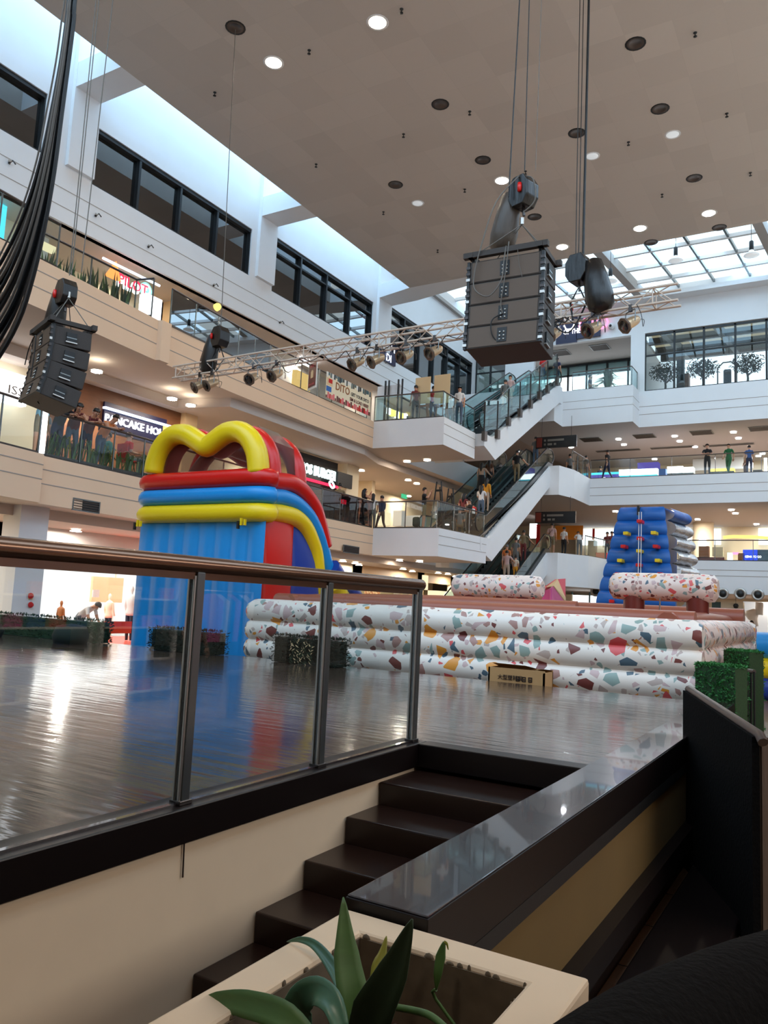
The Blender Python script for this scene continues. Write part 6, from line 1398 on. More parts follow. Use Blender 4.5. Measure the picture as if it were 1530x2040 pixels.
# ================================================================== FOREGROUND AND FLOOR THINGS
# planter
PZ_ = .885; x0, x1, y0, y1 = -1.235, -.545, .95, 1.975; w = .115
t = thing('planter_box', ((x0+x1)/2, (y0+y1)/2, 0), 'white plastered concrete planter with rough inner rim in the foreground', 'planter')
b = MB()
O_ = [(x0, y0), (x1, y0), (x1, y1), (x0, y1)]; I_ = [(x0+w, y0+w), (x1-w, y0+w), (x1-w, y1-w), (x0+w, y1-w)]
vs = [(*p, 0) for p in O_]+[(*p, PZ_) for p in O_]+[(*p, PZ_) for p in I_]+[(*p, .3) for p in I_]
fs = []
for i in range(4): j = (i+1) % 4; fs += [(i, j, 4+j, 4+i), (4+i, 4+j, 8+j, 8+i), (8+i, 8+j, 12+j, 12+i)]
b.mesh(vs, fs+[(3, 2, 1, 0), (12, 13, 14, 15)], 'plaster'); b.build('planter_wall', parent=t, bevel=.01)
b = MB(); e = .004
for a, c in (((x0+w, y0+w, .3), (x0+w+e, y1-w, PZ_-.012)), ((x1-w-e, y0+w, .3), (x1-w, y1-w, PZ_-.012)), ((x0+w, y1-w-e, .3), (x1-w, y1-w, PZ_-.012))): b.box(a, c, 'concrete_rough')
random.seed(3)
for i in range(34):
    s = random.choice([0, 1, 2]); u = random.random(); rz_ = random.uniform(.004, .014)
    c = (x0+w, y0+w+(y1-y0-2*w)*u, PZ_-.01) if s == 0 else (x1-w, y0+w+(y1-y0-2*w)*u, PZ_-.01) if s == 1 else (x0+w+(x1-x0-2*w)*u, y1-w, PZ_-.01)
    b.ellipsoid(c, (rz_*(1 if s == 2 else .4), rz_*(.4 if s == 2 else 1.5), random.uniform(.004, .012)), 'concrete_rough', 6, 4)
b.build('inner_render', parent=t)
b = MB(); n = 18; vs = []
for j in range(n+1):
    for i in range(n+1): vs.append((x0+w+(x1-x0-2*w)*i/n, y0+w+(y1-y0-2*w)*j/n, .70+.025*math.sin(i*1.7+j)*math.cos(j*1.3)+random.uniform(-.012, .012)))
b.mesh(vs, [(j*(n+1)+i, j*(n+1)+i+1, (j+1)*(n+1)+i+1, (j+1)*(n+1)+i) for j in range(n) for i in range(n)], 'soil')
so = b.build('soil', parent=t)
b = MB()
for i in range(70):
    c = (random.uniform(x0+w+.02, x1-w-.02), random.uniform(1.4, y1-w-.02), .72+random.uniform(-.005, .015)); r = random.uniform(.004, .014)
    b.ellipsoid(c, (r, r*1.4, r*.7), random.choice(['soil', 'bag_brown', 'concrete_rough', 'orange_wood']), 6, 4)
b.build('soil_debris', parent=t)
# the plant: long pointed leaves traced by spine and width
def leaf(name, parent, pts, widths, m, fold=.25, nseg=5, side=None):
    """pts: spine in world; widths at each; leaf is a folded ribbon with thickness"""
    sp = catmull(pts, nseg); n = len(sp); ws = []
    for i in range(n):
        u = i/(n-1)*(len(widths)-1); k = min(int(u), len(widths)-2); ws.append(widths[k]+(widths[k+1]-widths[k])*(u-k))
    view = Vector((0, 0, CAMZ)); vs = []; fs = []
    for i, p in enumerate(sp):
        d = (sp[min(i+1, n-1)]-sp[max(i-1, 0)]).normalized(); v = (view-p).normalized() if side is None else Vector(side)
        s = d.cross(v).normalized(); nn = s.cross(d).normalized(); w_ = ws[i]/2
        vs += [p-s*w_+nn*w_*fold, p-s*w_*.5+nn*w_*fold*.35, p, p+s*w_*.5+nn*w_*fold*.35, p+s*w_+nn*w_*fold]
    for i in range(n-1):
        for k in range(4): fs.append((i*5+k, i*5+k+1, (i+1)*5+k+1, (i+1)*5+k))
    b = MB(); b.mesh(vs, fs, m, True); o = b.build(name, parent=parent, merge=True)
    so_ = o.modifiers.new('thick', 'SOLIDIFY'); so_.thickness = .0025; return o
c0 = P(700, 2030, y=1.50); c0.z = .72
t = thing('potted_plant', (c0.x, 1.55, .71), 'young plant with broad pointed green leaves growing in the white planter', 'plant')
def q(px, py, y): return P(px, py, y=y)
leaf('leaf', t, [q(712, 2090, 1.52), q(704, 1990, 1.53), q(690, 1900, 1.56), q(684, 1787, 1.60)], [.03, .068, .055, .002], 'leaf', .2)
leaf('leaf', t, [q(712, 2090, 1.50), q(745, 2010, 1.48), q(785, 1930, 1.46), q(821, 1832, 1.44)], [.05, .085, .06, .002], 'leaf_dark', .3)
leaf('leaf', t, [q(700, 2060, 1.53), q(690, 1990, 1.56), q(665, 1930, 1.62), q(630, 1885, 1.66), q(600, 1872, 1.68), q(572, 1876, 1.7)], [.02, .03, .03, .022, .014, .002], 'leaf_blue', .4)
leaf('leaf', t, [q(640, 2120, 1.35), q(570, 2030, 1.36), q(490, 2000, 1.37), q(430, 1995, 1.38), q(388, 2000, 1.40)], [.05, .055, .05, .035, .004], 'leaf', .2)
leaf('leaf', t, [q(600, 2120, 1.46), q(592, 2010, 1.44), q(625, 1975, 1.42), q(660, 1995, 1.40), q(680, 2050, 1.38)], [.06, .062, .055, .045, .03], 'leaf_blue', .3)
leaf('leaf', t, [q(740, 2010, 1.62), q(752, 1930, 1.66), q(762, 1900, 1.68), q(770, 1865, 1.70)], [.02, .03, .02, .003], 'leaf_yellow', .3)
leaf('leaf', t, [q(885, 1876, 1.80), q(878, 1905, 1.79), q(872, 1940, 1.78), q(869, 1972, 1.78)], [.006, .024, .02, .003], 'leaf', .3)
leaf('leaf', t, [q(885, 1876, 1.80), q(890, 1880, 1.80), q(893, 1892, 1.80)], [.006, .006, .002], 'leaf_yellow', .3)
b = MB(); b.tube(catmull([q(780, 2005, 1.55), q(850, 2020, 1.5), q(890, 2050, 1.45)], 5), .007, 'leaf', 6); b.build('fallen_stem', parent=t); b = MB(); b.tube(catmull([q(700, 2100, 1.5), q(708, 2060, 1.5), q(712, 2020, 1.5)], 4), .016, 'leaf', 8); b.build('stem', parent=t); b = MB()
b.tube(catmull([Vector((c0.x+.18, 1.8, .71)), q(868, 1990, 1.79), q(869, 1972, 1.78)], 3), .004, 'leaf', 6); b.build('stem', parent=t)

# hedges on the stage edge
def hedge_block(name, a, c, m, lb, n=900, s=.022, frame=None, seed=1):
    random.seed(seed); a = Vector(a); c = Vector(c); t = thing(name, ((a.x+c.x)/2, (a.y+c.y)/2, a.z), lb, 'hedge panel')
    b = MB(); b.box(a+Vector((.03, .03, 0)), c-Vector((.03, .03, .02)), m); b.build('foliage_core', parent=t)
    b = MB(); dx, dy, dz = c-a
    for i in range(n):
        f = random.random(); u, v = random.random(), random.random()
        if f < .5: p = Vector((a.x+dx*u, a.y, a.z+dz*v)); nn = Vector((0, -1, 0))
        elif f < .72: p = Vector((a.x+dx*u, a.y+dy*v, c.z)); nn = Vector((0, 0, 1))
        elif f < .86: p = Vector((c.x, a.y+dy*u, a.z+dz*v)); nn = Vector((1, 0, 0))
        else: p = Vector((a.x, a.y+dy*u, a.z+dz*v)); nn = Vector((-1, 0, 0))
        nn = (nn+Vector((random.uniform(-.7, .7), random.uniform(-.7, .7), random.uniform(-.3, .7)))).normalized(); r = Vector((random.uniform(-1, 1), random.uniform(-1, 1), random.uniform(-1, 1))).cross(nn).normalized()
        k = s*random.uniform(.6, 1.3); b.face([p-nn*.01-r*k*.35, p+nn*k*.6-r*k*.3, p+nn*k*1.5, p+nn*k*.6+r*k*.3], m)
    o = b.build('leaves', parent=t, kind='stuff')
    if frame: b = MB(); frame(b); b.build('panel_board', parent=t)
    return t
def fr(b):
    b.box((-6.98, 8.30, ST), (-6.70, 8.60, 1.27), 'hedge_frame')
hedge_block('hedge_planter', (-6.28, 8.28, ST+.005), (-5.50, 8.55, 1.24), 'hedge_dark', 'low artificial hedge with a khaki end board on the stage edge before the arena', 1500, .025, None, 2)
t = hedge_block('hedge_planter', (-6.56, 8.28, ST+.005), (-6.30, 8.55, 1.25), 'hedge_frame', 'khaki artificial hedge block at the left end of the pale leaved hedge', 500, .02, None, 3)
b = MB(); random.seed(5)
for i in range(150):
    p = Vector((random.uniform(-6.25, -5.9), 8.262, random.uniform(ST+.02, 1.22))); r = random.uniform(.04, .075); an = random.uniform(.3, 1.1)*random.choice([-1, 1])
    b.face([p, p+Vector((math.cos(an)*r*.5, -.012, math.sin(an)*r*.5-.008)), p+Vector((math.cos(an)*r, -.005, math.sin(an)*r)), p+Vector((math.cos(an)*r*.5, -.012, math.sin(an)*r*.5+.008))], 'leaf_dark' if i % 3 else 'cream_panel')
b.build('pale_leaf_cluster', label='cluster of pale striped leaves on the dark stage hedge', cat='foliage')['kind'] = 'stuff'
hedge_block('hedge_planter', (-8.75, 8.2, ST+.005), (-7.55, 8.55, 1.22), 'hedge_dark', 'low dark artificial hedge on the stage before the blue slide', 1500, .025, None, 4)
hedge_block('hedge_planter', (-15.0, 8.25, ST+.005), (-9.95, 8.55, 1.24), 'hedge', 'long dark green hedge along the far left stage edge', 3000, .03, None, 6)
b = MB(); b.lathe([(.001, .0), (.24, .0), (.27, .12), (.22, .26), (.001, .30)], 'hedge_dark', 18, T=Matrix.Translation((-10.15, 7.95, ST))); b.build('round_bush', label='round dark bush before the long hedge, right one', cat='bush', group='round bushes by the long hedge')
b = MB(); b.lathe([(.001, .0), (.20, .0), (.24, .1), (.18, .2), (.001, .24)], 'hedge_dark', 18, T=Matrix.Translation((-11.9, 7.75, ST))); b.build('round_bush', label='round dark bush before the long hedge, left one', cat='bush', group='round bushes by the long hedge')
# cardboard carton
a, c = P(973, 1350, z=ST), P(1085, 1362, z=ST); y = 8.72
xa, xc = P(973, 1330, y=y).x, P(1085, 1340, y=y).x
zt_ = P(1000, 1327, y=y).z; t = thing('cardboard_box', ((xa+xc)/2, y+.15, .55), 'flattened brown cardboard carton with black printed characters leaning behind the stage edge', 'box')
b = MB(); z0 = .0
b.box((xa, y, z0), (xc, y+.02, zt_-.02), 'cardboard'); b.box((xa, y+.28, z0), (xc, y+.3, zt_-.02), 'cardboard'); b.box((xa, y, z0), (xa+.02, y+.3, zt_-.02), 'cardboard'); b.box((xc-.02, y, z0), (xc, y+.3, zt_-.04), 'cardboard'); b.build('carton', parent=t)
b = MB(); b.mesh([(xa, y+.3, zt_-.02), (xa+.5, y+.3, zt_-.02), (xa+.42, y+.1, zt_+.02), (xa+.02, y+.05, zt_+.03)], [(0, 1, 2, 3)], 'cardboard'); b.mesh([(xa+.5, y+.3, zt_-.02), (xc, y+.3, zt_-.02), (xc-.02, y+.06, zt_-.0), (xa+.55, y+.1, zt_-.01)], [(0, 1, 2, 3)], 'cardboard'); b.build('flap', parent=t)
text('lettering', '大型塑料袋', .062, 'ink', (xa+.12, y-.006, zt_-.145), (1, 0, 0), (0, 0, 1), parent=t, extrude=.002)
b = MB()
for k in range(3):
    x = xc-.34+k*.075; z = zt_-.155
    for q_ in ((x, z, x+.045, z+.01), (x, z+.045, x+.045, z+.055), (x, z, x+.008, z+.055), (x+.037, z, x+.045, z+.055), (x+.012, z+.02, x+.033, z+.03)): b.box((q_[0], y-.008, q_[1]), (q_[2], y-.002, q_[3]), 'ink')
b.build('printed_symbols', parent=t)
# dark partition by the walkway with a hedge and black fence behind
A, B = Vector((-1.0, 6.08, 0)), Vector((-.425, 4.79, 0)); d = (B-A).normalized(); n = Vector((d.y, -d.x, 0))
t = thing('partition_screen', (A+B)/2, 'black slanting fabric partition beside the stage', 'partition')
b = MB(); th = n*-.04
b.mesh([A, B, B+Vector((0, 0, 1.12)), A+Vector((0, 0, 1.22)), A-th, B-th, B-th+Vector((0, 0, 1.12)), A-th+Vector((0, 0, 1.22))], [(0, 1, 2, 3), (7, 6, 5, 4), (0, 3, 7, 4), (1, 5, 6, 2), (3, 2, 6, 7), (0, 4, 5, 1)], 'black_matte'); b.build('panel', parent=t)
b = MB(); b.tube([A+Vector((0, 0, 1.23)), B+Vector((0, 0, 1.13)), B+d*.05+Vector((0, 0, 1.10))], .028, 'rail_brown', 8); b.build('top_edge', parent=t)
E2_ = B+Vector((.55, .9, 0))
b = MB(); b.mesh([B, E2_, E2_+Vector((0, 0, 1.05)), B+Vector((0, 0, 1.12))], [(0, 1, 2, 3)], 'bag_brown'); b.mesh([B+Vector((.01, -.0, 0)), E2_+Vector((.02, -.02, 0)), E2_+Vector((.02, -.02, 1.05)), B+Vector((.01, 0, 1.12))], [(3, 2, 1, 0)], 'bag_brown'); b.build('return_panel', parent=t)
fa, fb = Vector((-1.32, 9.75, 0)), Vector((-.84, 8.95, 0)); dd = (fb-fa)
t = thing('metal_fence', (fa+fb)/2, 'black vertical bar fence section behind the slanting partition', 'fence')
fz = 1.22
b = MB(); b.tube([fa+Vector((0, 0, fz)), fb+Vector((0, 0, fz))], .022, 'rail_brown', 6); b.build('top_rail', parent=t); b = MB(); b.tube([fa+Vector((0, 0, .15)), fb+Vector((0, 0, .15))], .018, 'black', 6); b.build('bottom_rail', parent=t)
for k in range(14): p = fa+dd*(k/13); b = MB(); b.tube([p, p+Vector((0, 0, fz))], .011, 'black', 6); b.build('bar', parent=t)
random.seed(9)
def hedge_wall(a, c, z0, z1, lb, seed):
    a = Vector(a); c = Vector(c); random.seed(seed); t = thing('artificial_hedge', (a+c)/2, lb, 'hedge panel'); u = (c-a); nn = Vector((u.y, -u.x, 0)).normalized(); w_ = nn*.12
    b = MB(); b.mesh([a-w_+Vector((0, 0, z0)), c-w_+Vector((0, 0, z0)), c+w_+Vector((0, 0, z0)), a+w_+Vector((0, 0, z0)), a-w_+Vector((0, 0, z1)), c-w_+Vector((0, 0, z1)), c+w_+Vector((0, 0, z1)), a+w_+Vector((0, 0, z1))], [(0, 3, 2, 1), (4, 5, 6, 7), (0, 1, 5, 4), (1, 2, 6, 5), (2, 3, 7, 6), (3, 0, 4, 7)], 'hedge'); b.build('foliage_core', parent=t)
    b = MB()
    for i in range(5200):
        k = random.random(); v = random.random()
        p = a+u*k+w_*1.08*random.choice([-1, 1])+Vector((0, 0, z0+(z1-z0)*v)) if random.random() < .75 else a+u*k+w_*random.uniform(-1, 1)+Vector((0, 0, z1))
        q_ = Vector((random.uniform(-1, 1), random.uniform(-1, 1), random.uniform(-.3, 1))).normalized(); r = q_.cross(Vector((random.uniform(-1, 1), random.uniform(-1, 1), random.uniform(-1, 1)))).normalized(); s = random.uniform(.015, .035)
        b.face([p-r*s*.4, p+q_*s*.6-r*s*.3, p+q_*s*1.4, p+q_*s*.6+r*s*.3], 'hedge_bright')
    b.build('leaves', parent=t, kind='stuff')
hedge_wall((-1.34, 8.92, 0), (-.94, 8.76, 0), .0, 1.26, 'bright green artificial hedge panel in front of the black fence', 11)
hedge_wall((-1.26, 10.6, 0), (-.95, 10.4, 0), .0, 1.36, 'darker green hedge top behind the far end of the black fence', 12)
b = MB(); b.box((-.55, 9.6, 0), (.3, 9.7, 1.48), 'black_matte'); b.build('upright_partition', label='dark upright screen at the right edge before the blue bouncer', cat='partition')
# rounded dark seat back at the lower right corner
pts = []
t = thing('upholstered_bench', (.05, 1.35, 0), 'rounded black upholstered seat back at the lower right corner', 'bench')
b = MB(); vs = []; fs = []; N = 20
arc = [(-.40, .80, 1.10), (-.41, 1.10, 1.10), (-.36, 1.32, 1.10), (-.28, 1.60, 1.10), (-.10, 1.98, 1.10), (.15, 2.3, 1.10), (.6, 2.5, 1.10)]
arc = catmull(arc, 4)
for i, p in enumerate(arc):
    dn = (arc[min(i+1, len(arc)-1)]-arc[max(i-1, 0)]).normalized(); o_ = Vector((dn.y, -dn.x, 0)).normalized()*.11
    for k in range(9):
        an = PI*k/8; vs.append(Vector((p.x, p.y, p.z-.10))-o_*math.cos(an)+Vector((0, 0, .10*math.sin(an))))
    vs.append(Vector((p.x, p.y, 0))+o_); vs.append(Vector((p.x, p.y, 0))-o_)
for i in range(len(arc)-1):
    for k in range(11): fs.append((i*11+k, i*11+(k+1) % 11, (i+1)*11+(k+1) % 11, (i+1)*11+k))
b.mesh(vs, fs, 'black_matte', True); b.build('backrest', parent=t, merge=True)
# yellow tape marker and litter
p = P(1366, 1905, z=.013); t = thing('floor_marker', p, 'small yellow and black striped tape marker on the dark walkway floor', 'floor marker')
b = MB()
for k in range(5): b.box((p.x+k*.026, p.y-.0, .014), (p.x+.026+k*.026, p.y+.03, .03), 'yellow_vinyl' if k % 2 == 0 else 'black')
b.build('tape', parent=t)
# folded seat tray seen low by the stage: dull strip of tiles
b = MB(); b.box((-.54, 6.9, .012), (-.2, 7.6, .02), 'cream_panel'); b.build('floor_mat', label='pale mat lying on the dark walkway behind the partition', cat='mat')
# ================================================================== PEOPLE
def _v(*a): return Vector(a)
def pose(kind):
    """joint positions for a 1.70 m figure facing +Y; x is the figure's right when seen from behind"""
    J = dict(pelvis=_v(0, 0, .95), waist=_v(0, .0, 1.08), chest=_v(0, .0, 1.28), neck=_v(0, .0, 1.46), head=_v(0, .02, 1.58), top=_v(0, .015, 1.65))
    for s, n in ((-1, 'l'), (1, 'r')):
        J['sh'+n] = _v(s*.17, 0, 1.40); J['el'+n] = _v(s*.21, -.02, 1.13); J['wr'+n] = _v(s*.21, .07, .90)
        J['hip'+n] = _v(s*.09, 0, .90); J['kn'+n] = _v(s*.10, .02, .50); J['an'+n] = _v(s*.10, -.01, .09); J['toe'+n] = _v(s*.11, .13, .035)
    if kind == 'walk':
        J['knl'] = _v(-.1, .16, .52); J['anl'] = _v(-.1, .26, .12); J['toel'] = _v(-.1, .40, .07); J['knr'] = _v(.1, -.04, .50); J['anr'] = _v(.1, -.26, .14); J['toer'] = _v(.1, -.15, .04)
        J['ell'] = _v(-.22, -.12, 1.15); J['wrl'] = _v(-.2, -.1, .92); J['elr'] = _v(.22, .06, 1.14); J['wrr'] = _v(.19, .22, .98)
    elif kind == 'lean':   # forearms resting on a rail in front at 1.1 m
        for k, d in (('waist', (0, .05, 1.07)), ('chest', (0, .17, 1.23)), ('neck', (0, .30, 1.34)), ('head', (0, .40, 1.42)), ('top', (0, .45, 1.48))): J[k] = _v(*d)
        for s, n in ((-1, 'l'), (1, 'r')): J['sh'+n] = _v(s*.17, .26, 1.30); J['el'+n] = _v(s*.22, .36, 1.14); J['wr'+n] = _v(s*.08, .56, 1.15)
    elif kind == 'phone':
        J['elr'] = _v(.22, .12, 1.16); J['wrr'] = _v(.10, .30, 1.34); J['ell'] = _v(-.22, .10, 1.14); J['wrl'] = _v(-.06, .30, 1.28)
    elif kind == 'photo':  # camera held at the eyes
        J['elr'] = _v(.26, .16, 1.26); J['wrr'] = _v(.08, .26, 1.52); J['ell'] = _v(-.24, .16, 1.26); J['wrl'] = _v(-.07, .27, 1.50)
    elif kind == 'rail':   # one hand on a rail to the right
        J['elr'] = _v(.32, .08, 1.20); J['wrr'] = _v(.42, .24, 1.06)
    elif kind == 'arms':   # arms folded before the chest
        J['elr'] = _v(.23, .10, 1.16); J['wrr'] = _v(-.02, .24, 1.18); J['ell'] = _v(-.23, .10, 1.14); J['wrl'] = _v(.05, .22, 1.12)
    elif kind == 'bend':
        for k, d in (('waist', (0, .10, 1.03)), ('chest', (0, .28, 1.14)), ('neck', (0, .42, 1.22)), ('head', (0, .52, 1.24)), ('top', (0, .58, 1.26))): J[k] = _v(*d)
        for s, n in ((-1, 'l'), (1, 'r')): J['sh'+n] = _v(s*.17, .36, 1.18); J['el'+n] = _v(s*.2, .42, .92); J['wr'+n] = _v(s*.14, .56, .78)
    elif kind == 'sit':
        dz = -.48
        for k in ('pelvis', 'waist', 'chest', 'neck', 'head', 'top', 'shl', 'shr', 'ell', 'elr'): J[k] = J[k]+_v(0, 0, dz)
        for s, n in ((-1, 'l'), (1, 'r')): J['hip'+n] = _v(s*.10, .02, .45); J['kn'+n] = _v(s*.11, .44, .50); J['an'+n] = _v(s*.11, .46, .09); J['toe'+n] = _v(s*.11, .60, .035); J['wr'+n] = _v(s*.12, .26, .66)
    return J
BONES = [('pelvis', 'waist'), ('waist', 'chest'), ('chest', 'neck'), ('neck', 'head'), ('head', 'top')]
for n in 'lr': BONES += [('chest', 'sh'+n), ('sh'+n, 'el'+n), ('el'+n, 'wr'+n), ('pelvis', 'hip'+n), ('hip'+n, 'kn'+n), ('kn'+n, 'an'+n), ('an'+n, 'toe'+n)]
RAD = dict(pelvis=(.155, .12), waist=(.135, .10), chest=(.155, .115), neck=(.055, .055), head=(.078, .092), top=(.068, .08))
for n in 'lr': RAD.update({'sh'+n: (.065, .065), 'el'+n: (.045, .045), 'wr'+n: (.03, .03), 'hip'+n: (.095, .095), 'kn'+n: (.06, .06), 'an'+n: (.042, .042), 'toe'+n: (.04, .035)})
_bodies = {}
def body_mesh(kind, sleeve, shorts):
    """one continuous skinned surface; face materials: 0 skin 1 top 2 bottom 3 shoes"""
    key = (kind, sleeve, shorts)
    if key in _bodies: return _bodies[key]
    J = pose(kind); names = list(J); idx = {n: i for i, n in enumerate(names)}
    me = bpy.data.meshes.new('body'); me.from_pydata([J[n] for n in names], [(idx[a], idx[b_]) for a, b_ in BONES], []); me.update()
    o = bpy.data.objects.new('tmp', me); COL.objects.link(o)
    sk = o.modifiers.new('skin', 'SKIN'); sk.use_smooth_shade = True
    if not me.skin_vertices: me.skin_vertices.new() if hasattr(me.skin_vertices, 'new') else None
    lay = me.skin_vertices[0].data
    for n in names: lay[idx[n]].radius = RAD[n]; lay[idx[n]].use_root = (n == 'pelvis')
    ss = o.modifiers.new('sub', 'SUBSURF'); ss.levels = 1; ss.render_levels = 1
    bpy.context.view_layer.update(); dg = bpy.context.evaluated_depsgraph_get()
    m2 = bpy.data.meshes.new_from_object(o.evaluated_get(dg)); bpy.data.objects.remove(o)
    verts = [v.co.copy() for v in m2.vertices]; faces = [tuple(p.vertices) for p in m2.polygons]; mats = []
    def zone(c):
        best = None
        for a, b_ in BONES:
            A, B = J[a], J[b_]; t = max(0, min(1, (c-A).dot(B-A)/((B-A).length_squared))); d = (c-(A+(B-A)*t)).length
            if best is None or d < best[0]: best = (d, a, b_, t)
        _, a, b_, t = best
        if a in ('head',) or (a == 'neck') or (a == 'chest' and b_ == 'neck' and t > .93): return 0
        if a.startswith('sh'): return 1 if sleeve != 'none' and (sleeve == 'long' or t < .75) else 0
        if a.startswith('el'): return 1 if sleeve == 'long' and t < .92 else 0
        if a == 'pelvis' and b_ == 'waist': return 2 if t < .35 else 1
        if a.startswith('hip') or b_.startswith('hip'): return 2 if not (shorts and a.startswith('hip') and t > .85) else 0
        if a.startswith('kn'): return 3 if t > .93 else (0 if shorts else 2)
        if a.startswith('an'): return 3
        return 1
    for f in faces: mats.append(zone(sum((verts[i] for i in f), Vector())/len(f)))
    def add(vs, fs, m, T):
        n = len(verts); verts.extend([T @ Vector(v) for v in vs]); faces.extend([tuple(n+i for i in f) for f in fs]); mats.extend([m]*len(fs))
    cube = [(-1, -1, -1), (1, -1, -1), (1, 1, -1), (-1, 1, -1), (-1, -1, 1), (1, -1, 1), (1, 1, 1), (-1, 1, 1)]; cf = [(0, 3, 2, 1), (4, 5, 6, 7), (0, 1, 5, 4), (1, 2, 6, 5), (2, 3, 7, 6), (3, 0, 4, 7)]
    # hands: palm, four unequal fingers and a thumb
    for s, n in ((-1, 'l'), (1, 'r')):
        w, e = J['wr'+n], J['el'+n]; d = (w-e).normalized(); side = Vector((s, 0, 0)); side = (side-d*side.dot(d)).normalized(); nn = d.cross(side)
        R3 = Matrix((side, nn, d)).transposed().to_4x4(); R3.translation = w
        add(cube, cf, 0, R3 @ Matrix.Translation((0, 0, .045)) @ Matrix.Diagonal((.038, .014, .045, 1)))
        for k, L in enumerate((.062, .072, .068, .052)):
            x = -.029+k*.0195; add(cube, cf, 0, R3 @ Matrix.Translation((x, .004, .09+L*.3)) @ Matrix.Rotation(-.25, 4, 'X') @ Matrix.Diagonal((.0085, .008, L*.34, 1)))
            add(cube, cf, 0, R3 @ Matrix.Translation((x, .016, .09+L*.75)) @ Matrix.Rotation(-.6, 4, 'X') @ Matrix.Diagonal((.0075, .007, L*.28, 1)))
        add(cube, cf, 0, R3 @ Matrix.Translation((-s*.045 if s > 0 else .045, .008, .055)) @ Matrix.Rotation(-.6 if s > 0 else .6, 4, 'Y') @ Matrix.Diagonal((.009, .009, .03, 1)))
    # nose, brow, ears, eyes
    h, tp = J['head'], J['top']; up = (tp-h).normalized(); fwd = Vector((0, 1, 0)); fwd = (fwd-up*fwd.dot(up)).normalized(); rt = fwd.cross(up)
    H = Matrix((rt, fwd, up)).transposed().to_4x4(); H.translation = h
    add([(-.012, .085, -.01), (.012, .085, -.01), (0, .115, -.012), (0, .088, .035)], [(0, 2, 1), (0, 3, 2), (1, 2, 3), (0, 1, 3)], 0, H)
    for s in (-1, 1):
        add(cube, cf, 0, H @ Matrix.Translation((s*.080, .0, .01)) @ Matrix.Diagonal((.008, .016, .026, 1)))
        add(cube, cf, 3, H @ Matrix.Translation((s*.030, .086, .026)) @ Matrix.Diagonal((.013, .006, .006, 1)))
    add(cube, cf, 2, H @ Matrix.Translation((0, .086, -.040)) @ Matrix.Diagonal((.020, .006, .003, 1)))
    me2 = bpy.data.meshes.new('body_'+kind); me2.from_pydata(verts, [], faces)
    for i in range(4): me2.materials.append(MATS['skin'])
    me2.polygons.foreach_set('material_index', mats); me2.polygons.foreach_set('use_smooth', [True]*len(faces)); me2.update()
    # hair
    hb = {}
    for hk in ('short', 'long', 'cap', 'bun'):
        b = MB(); T = H
        vs = []; fs = []; seg = 14; rings = 7
        for i in range(rings+1):
            ph = PI*i/rings*.62
            for k in range(seg):
                an = 2*PI*k/seg; f_ = math.sin(an); rr = 1.0
                y = .100*math.sin(ph)*f_; z = .105*math.cos(ph)
                if f_ > .2: z = max(z, .052-.0*f_)       # fringe line
                vs.append((.094*math.sin(ph)*math.cos(an), y-.012, z+.045))
        for i in range(rings):
            for k in range(seg): k2 = (k+1) % seg; fs.append((i*seg+k, i*seg+k2, (i+1)*seg+k2, (i+1)*seg+k))
        b.mesh(vs, fs, 'hair', True, T=T)
        if hk == 'long': b.tube([H @ Vector((0, -.055, .06)), H @ Vector((0, -.085, -.05)), H @ Vector((0, -.10, -.20)), H @ Vector((0, -.10, -.36))], .08, 'hair', 10, radii=[.085, .088, .08, .03])
        if hk == 'bun': b.ellipsoid(H @ Vector((0, -.11, .08)), (.04, .04, .04), 'hair', 8, 6)
        if hk == 'cap': b.box((-.06, .06, .06), (.06, .17, .072), 'hair', T)
        mm = bpy.data.meshes.new('hair_'+hk); mm.from_pydata([Vector(v) for v in b.v], [], b.f); mm.materials.append(MATS['hair']); mm.polygons.foreach_set('use_smooth', b.sm); mm.update(); hb[hk] = mm
    _bodies[key] = (me2, hb, J); return _bodies[key]
def cm(name, rgb): return mat('cloth_'+name, srgb(*rgb), .85)
CL = {k: cm(k, v) for k, v in dict(black=(26, 25, 28), white=(225, 222, 220), cream=(214, 196, 178), grey=(110, 112, 112), green=(30, 96, 54), teal=(60, 130, 120), red=(200, 40, 34), orange=(222, 130, 70), maroon=(110, 44, 44), blue=(58, 92, 150),
        navy=(34, 38, 66), khaki=(130, 112, 84), pink=(206, 170, 165), jeans=(86, 100, 120), beige=(186, 160, 140), mustard=(220, 150, 40), skyblue=(130, 185, 205), brown=(90, 62, 46)).items()}
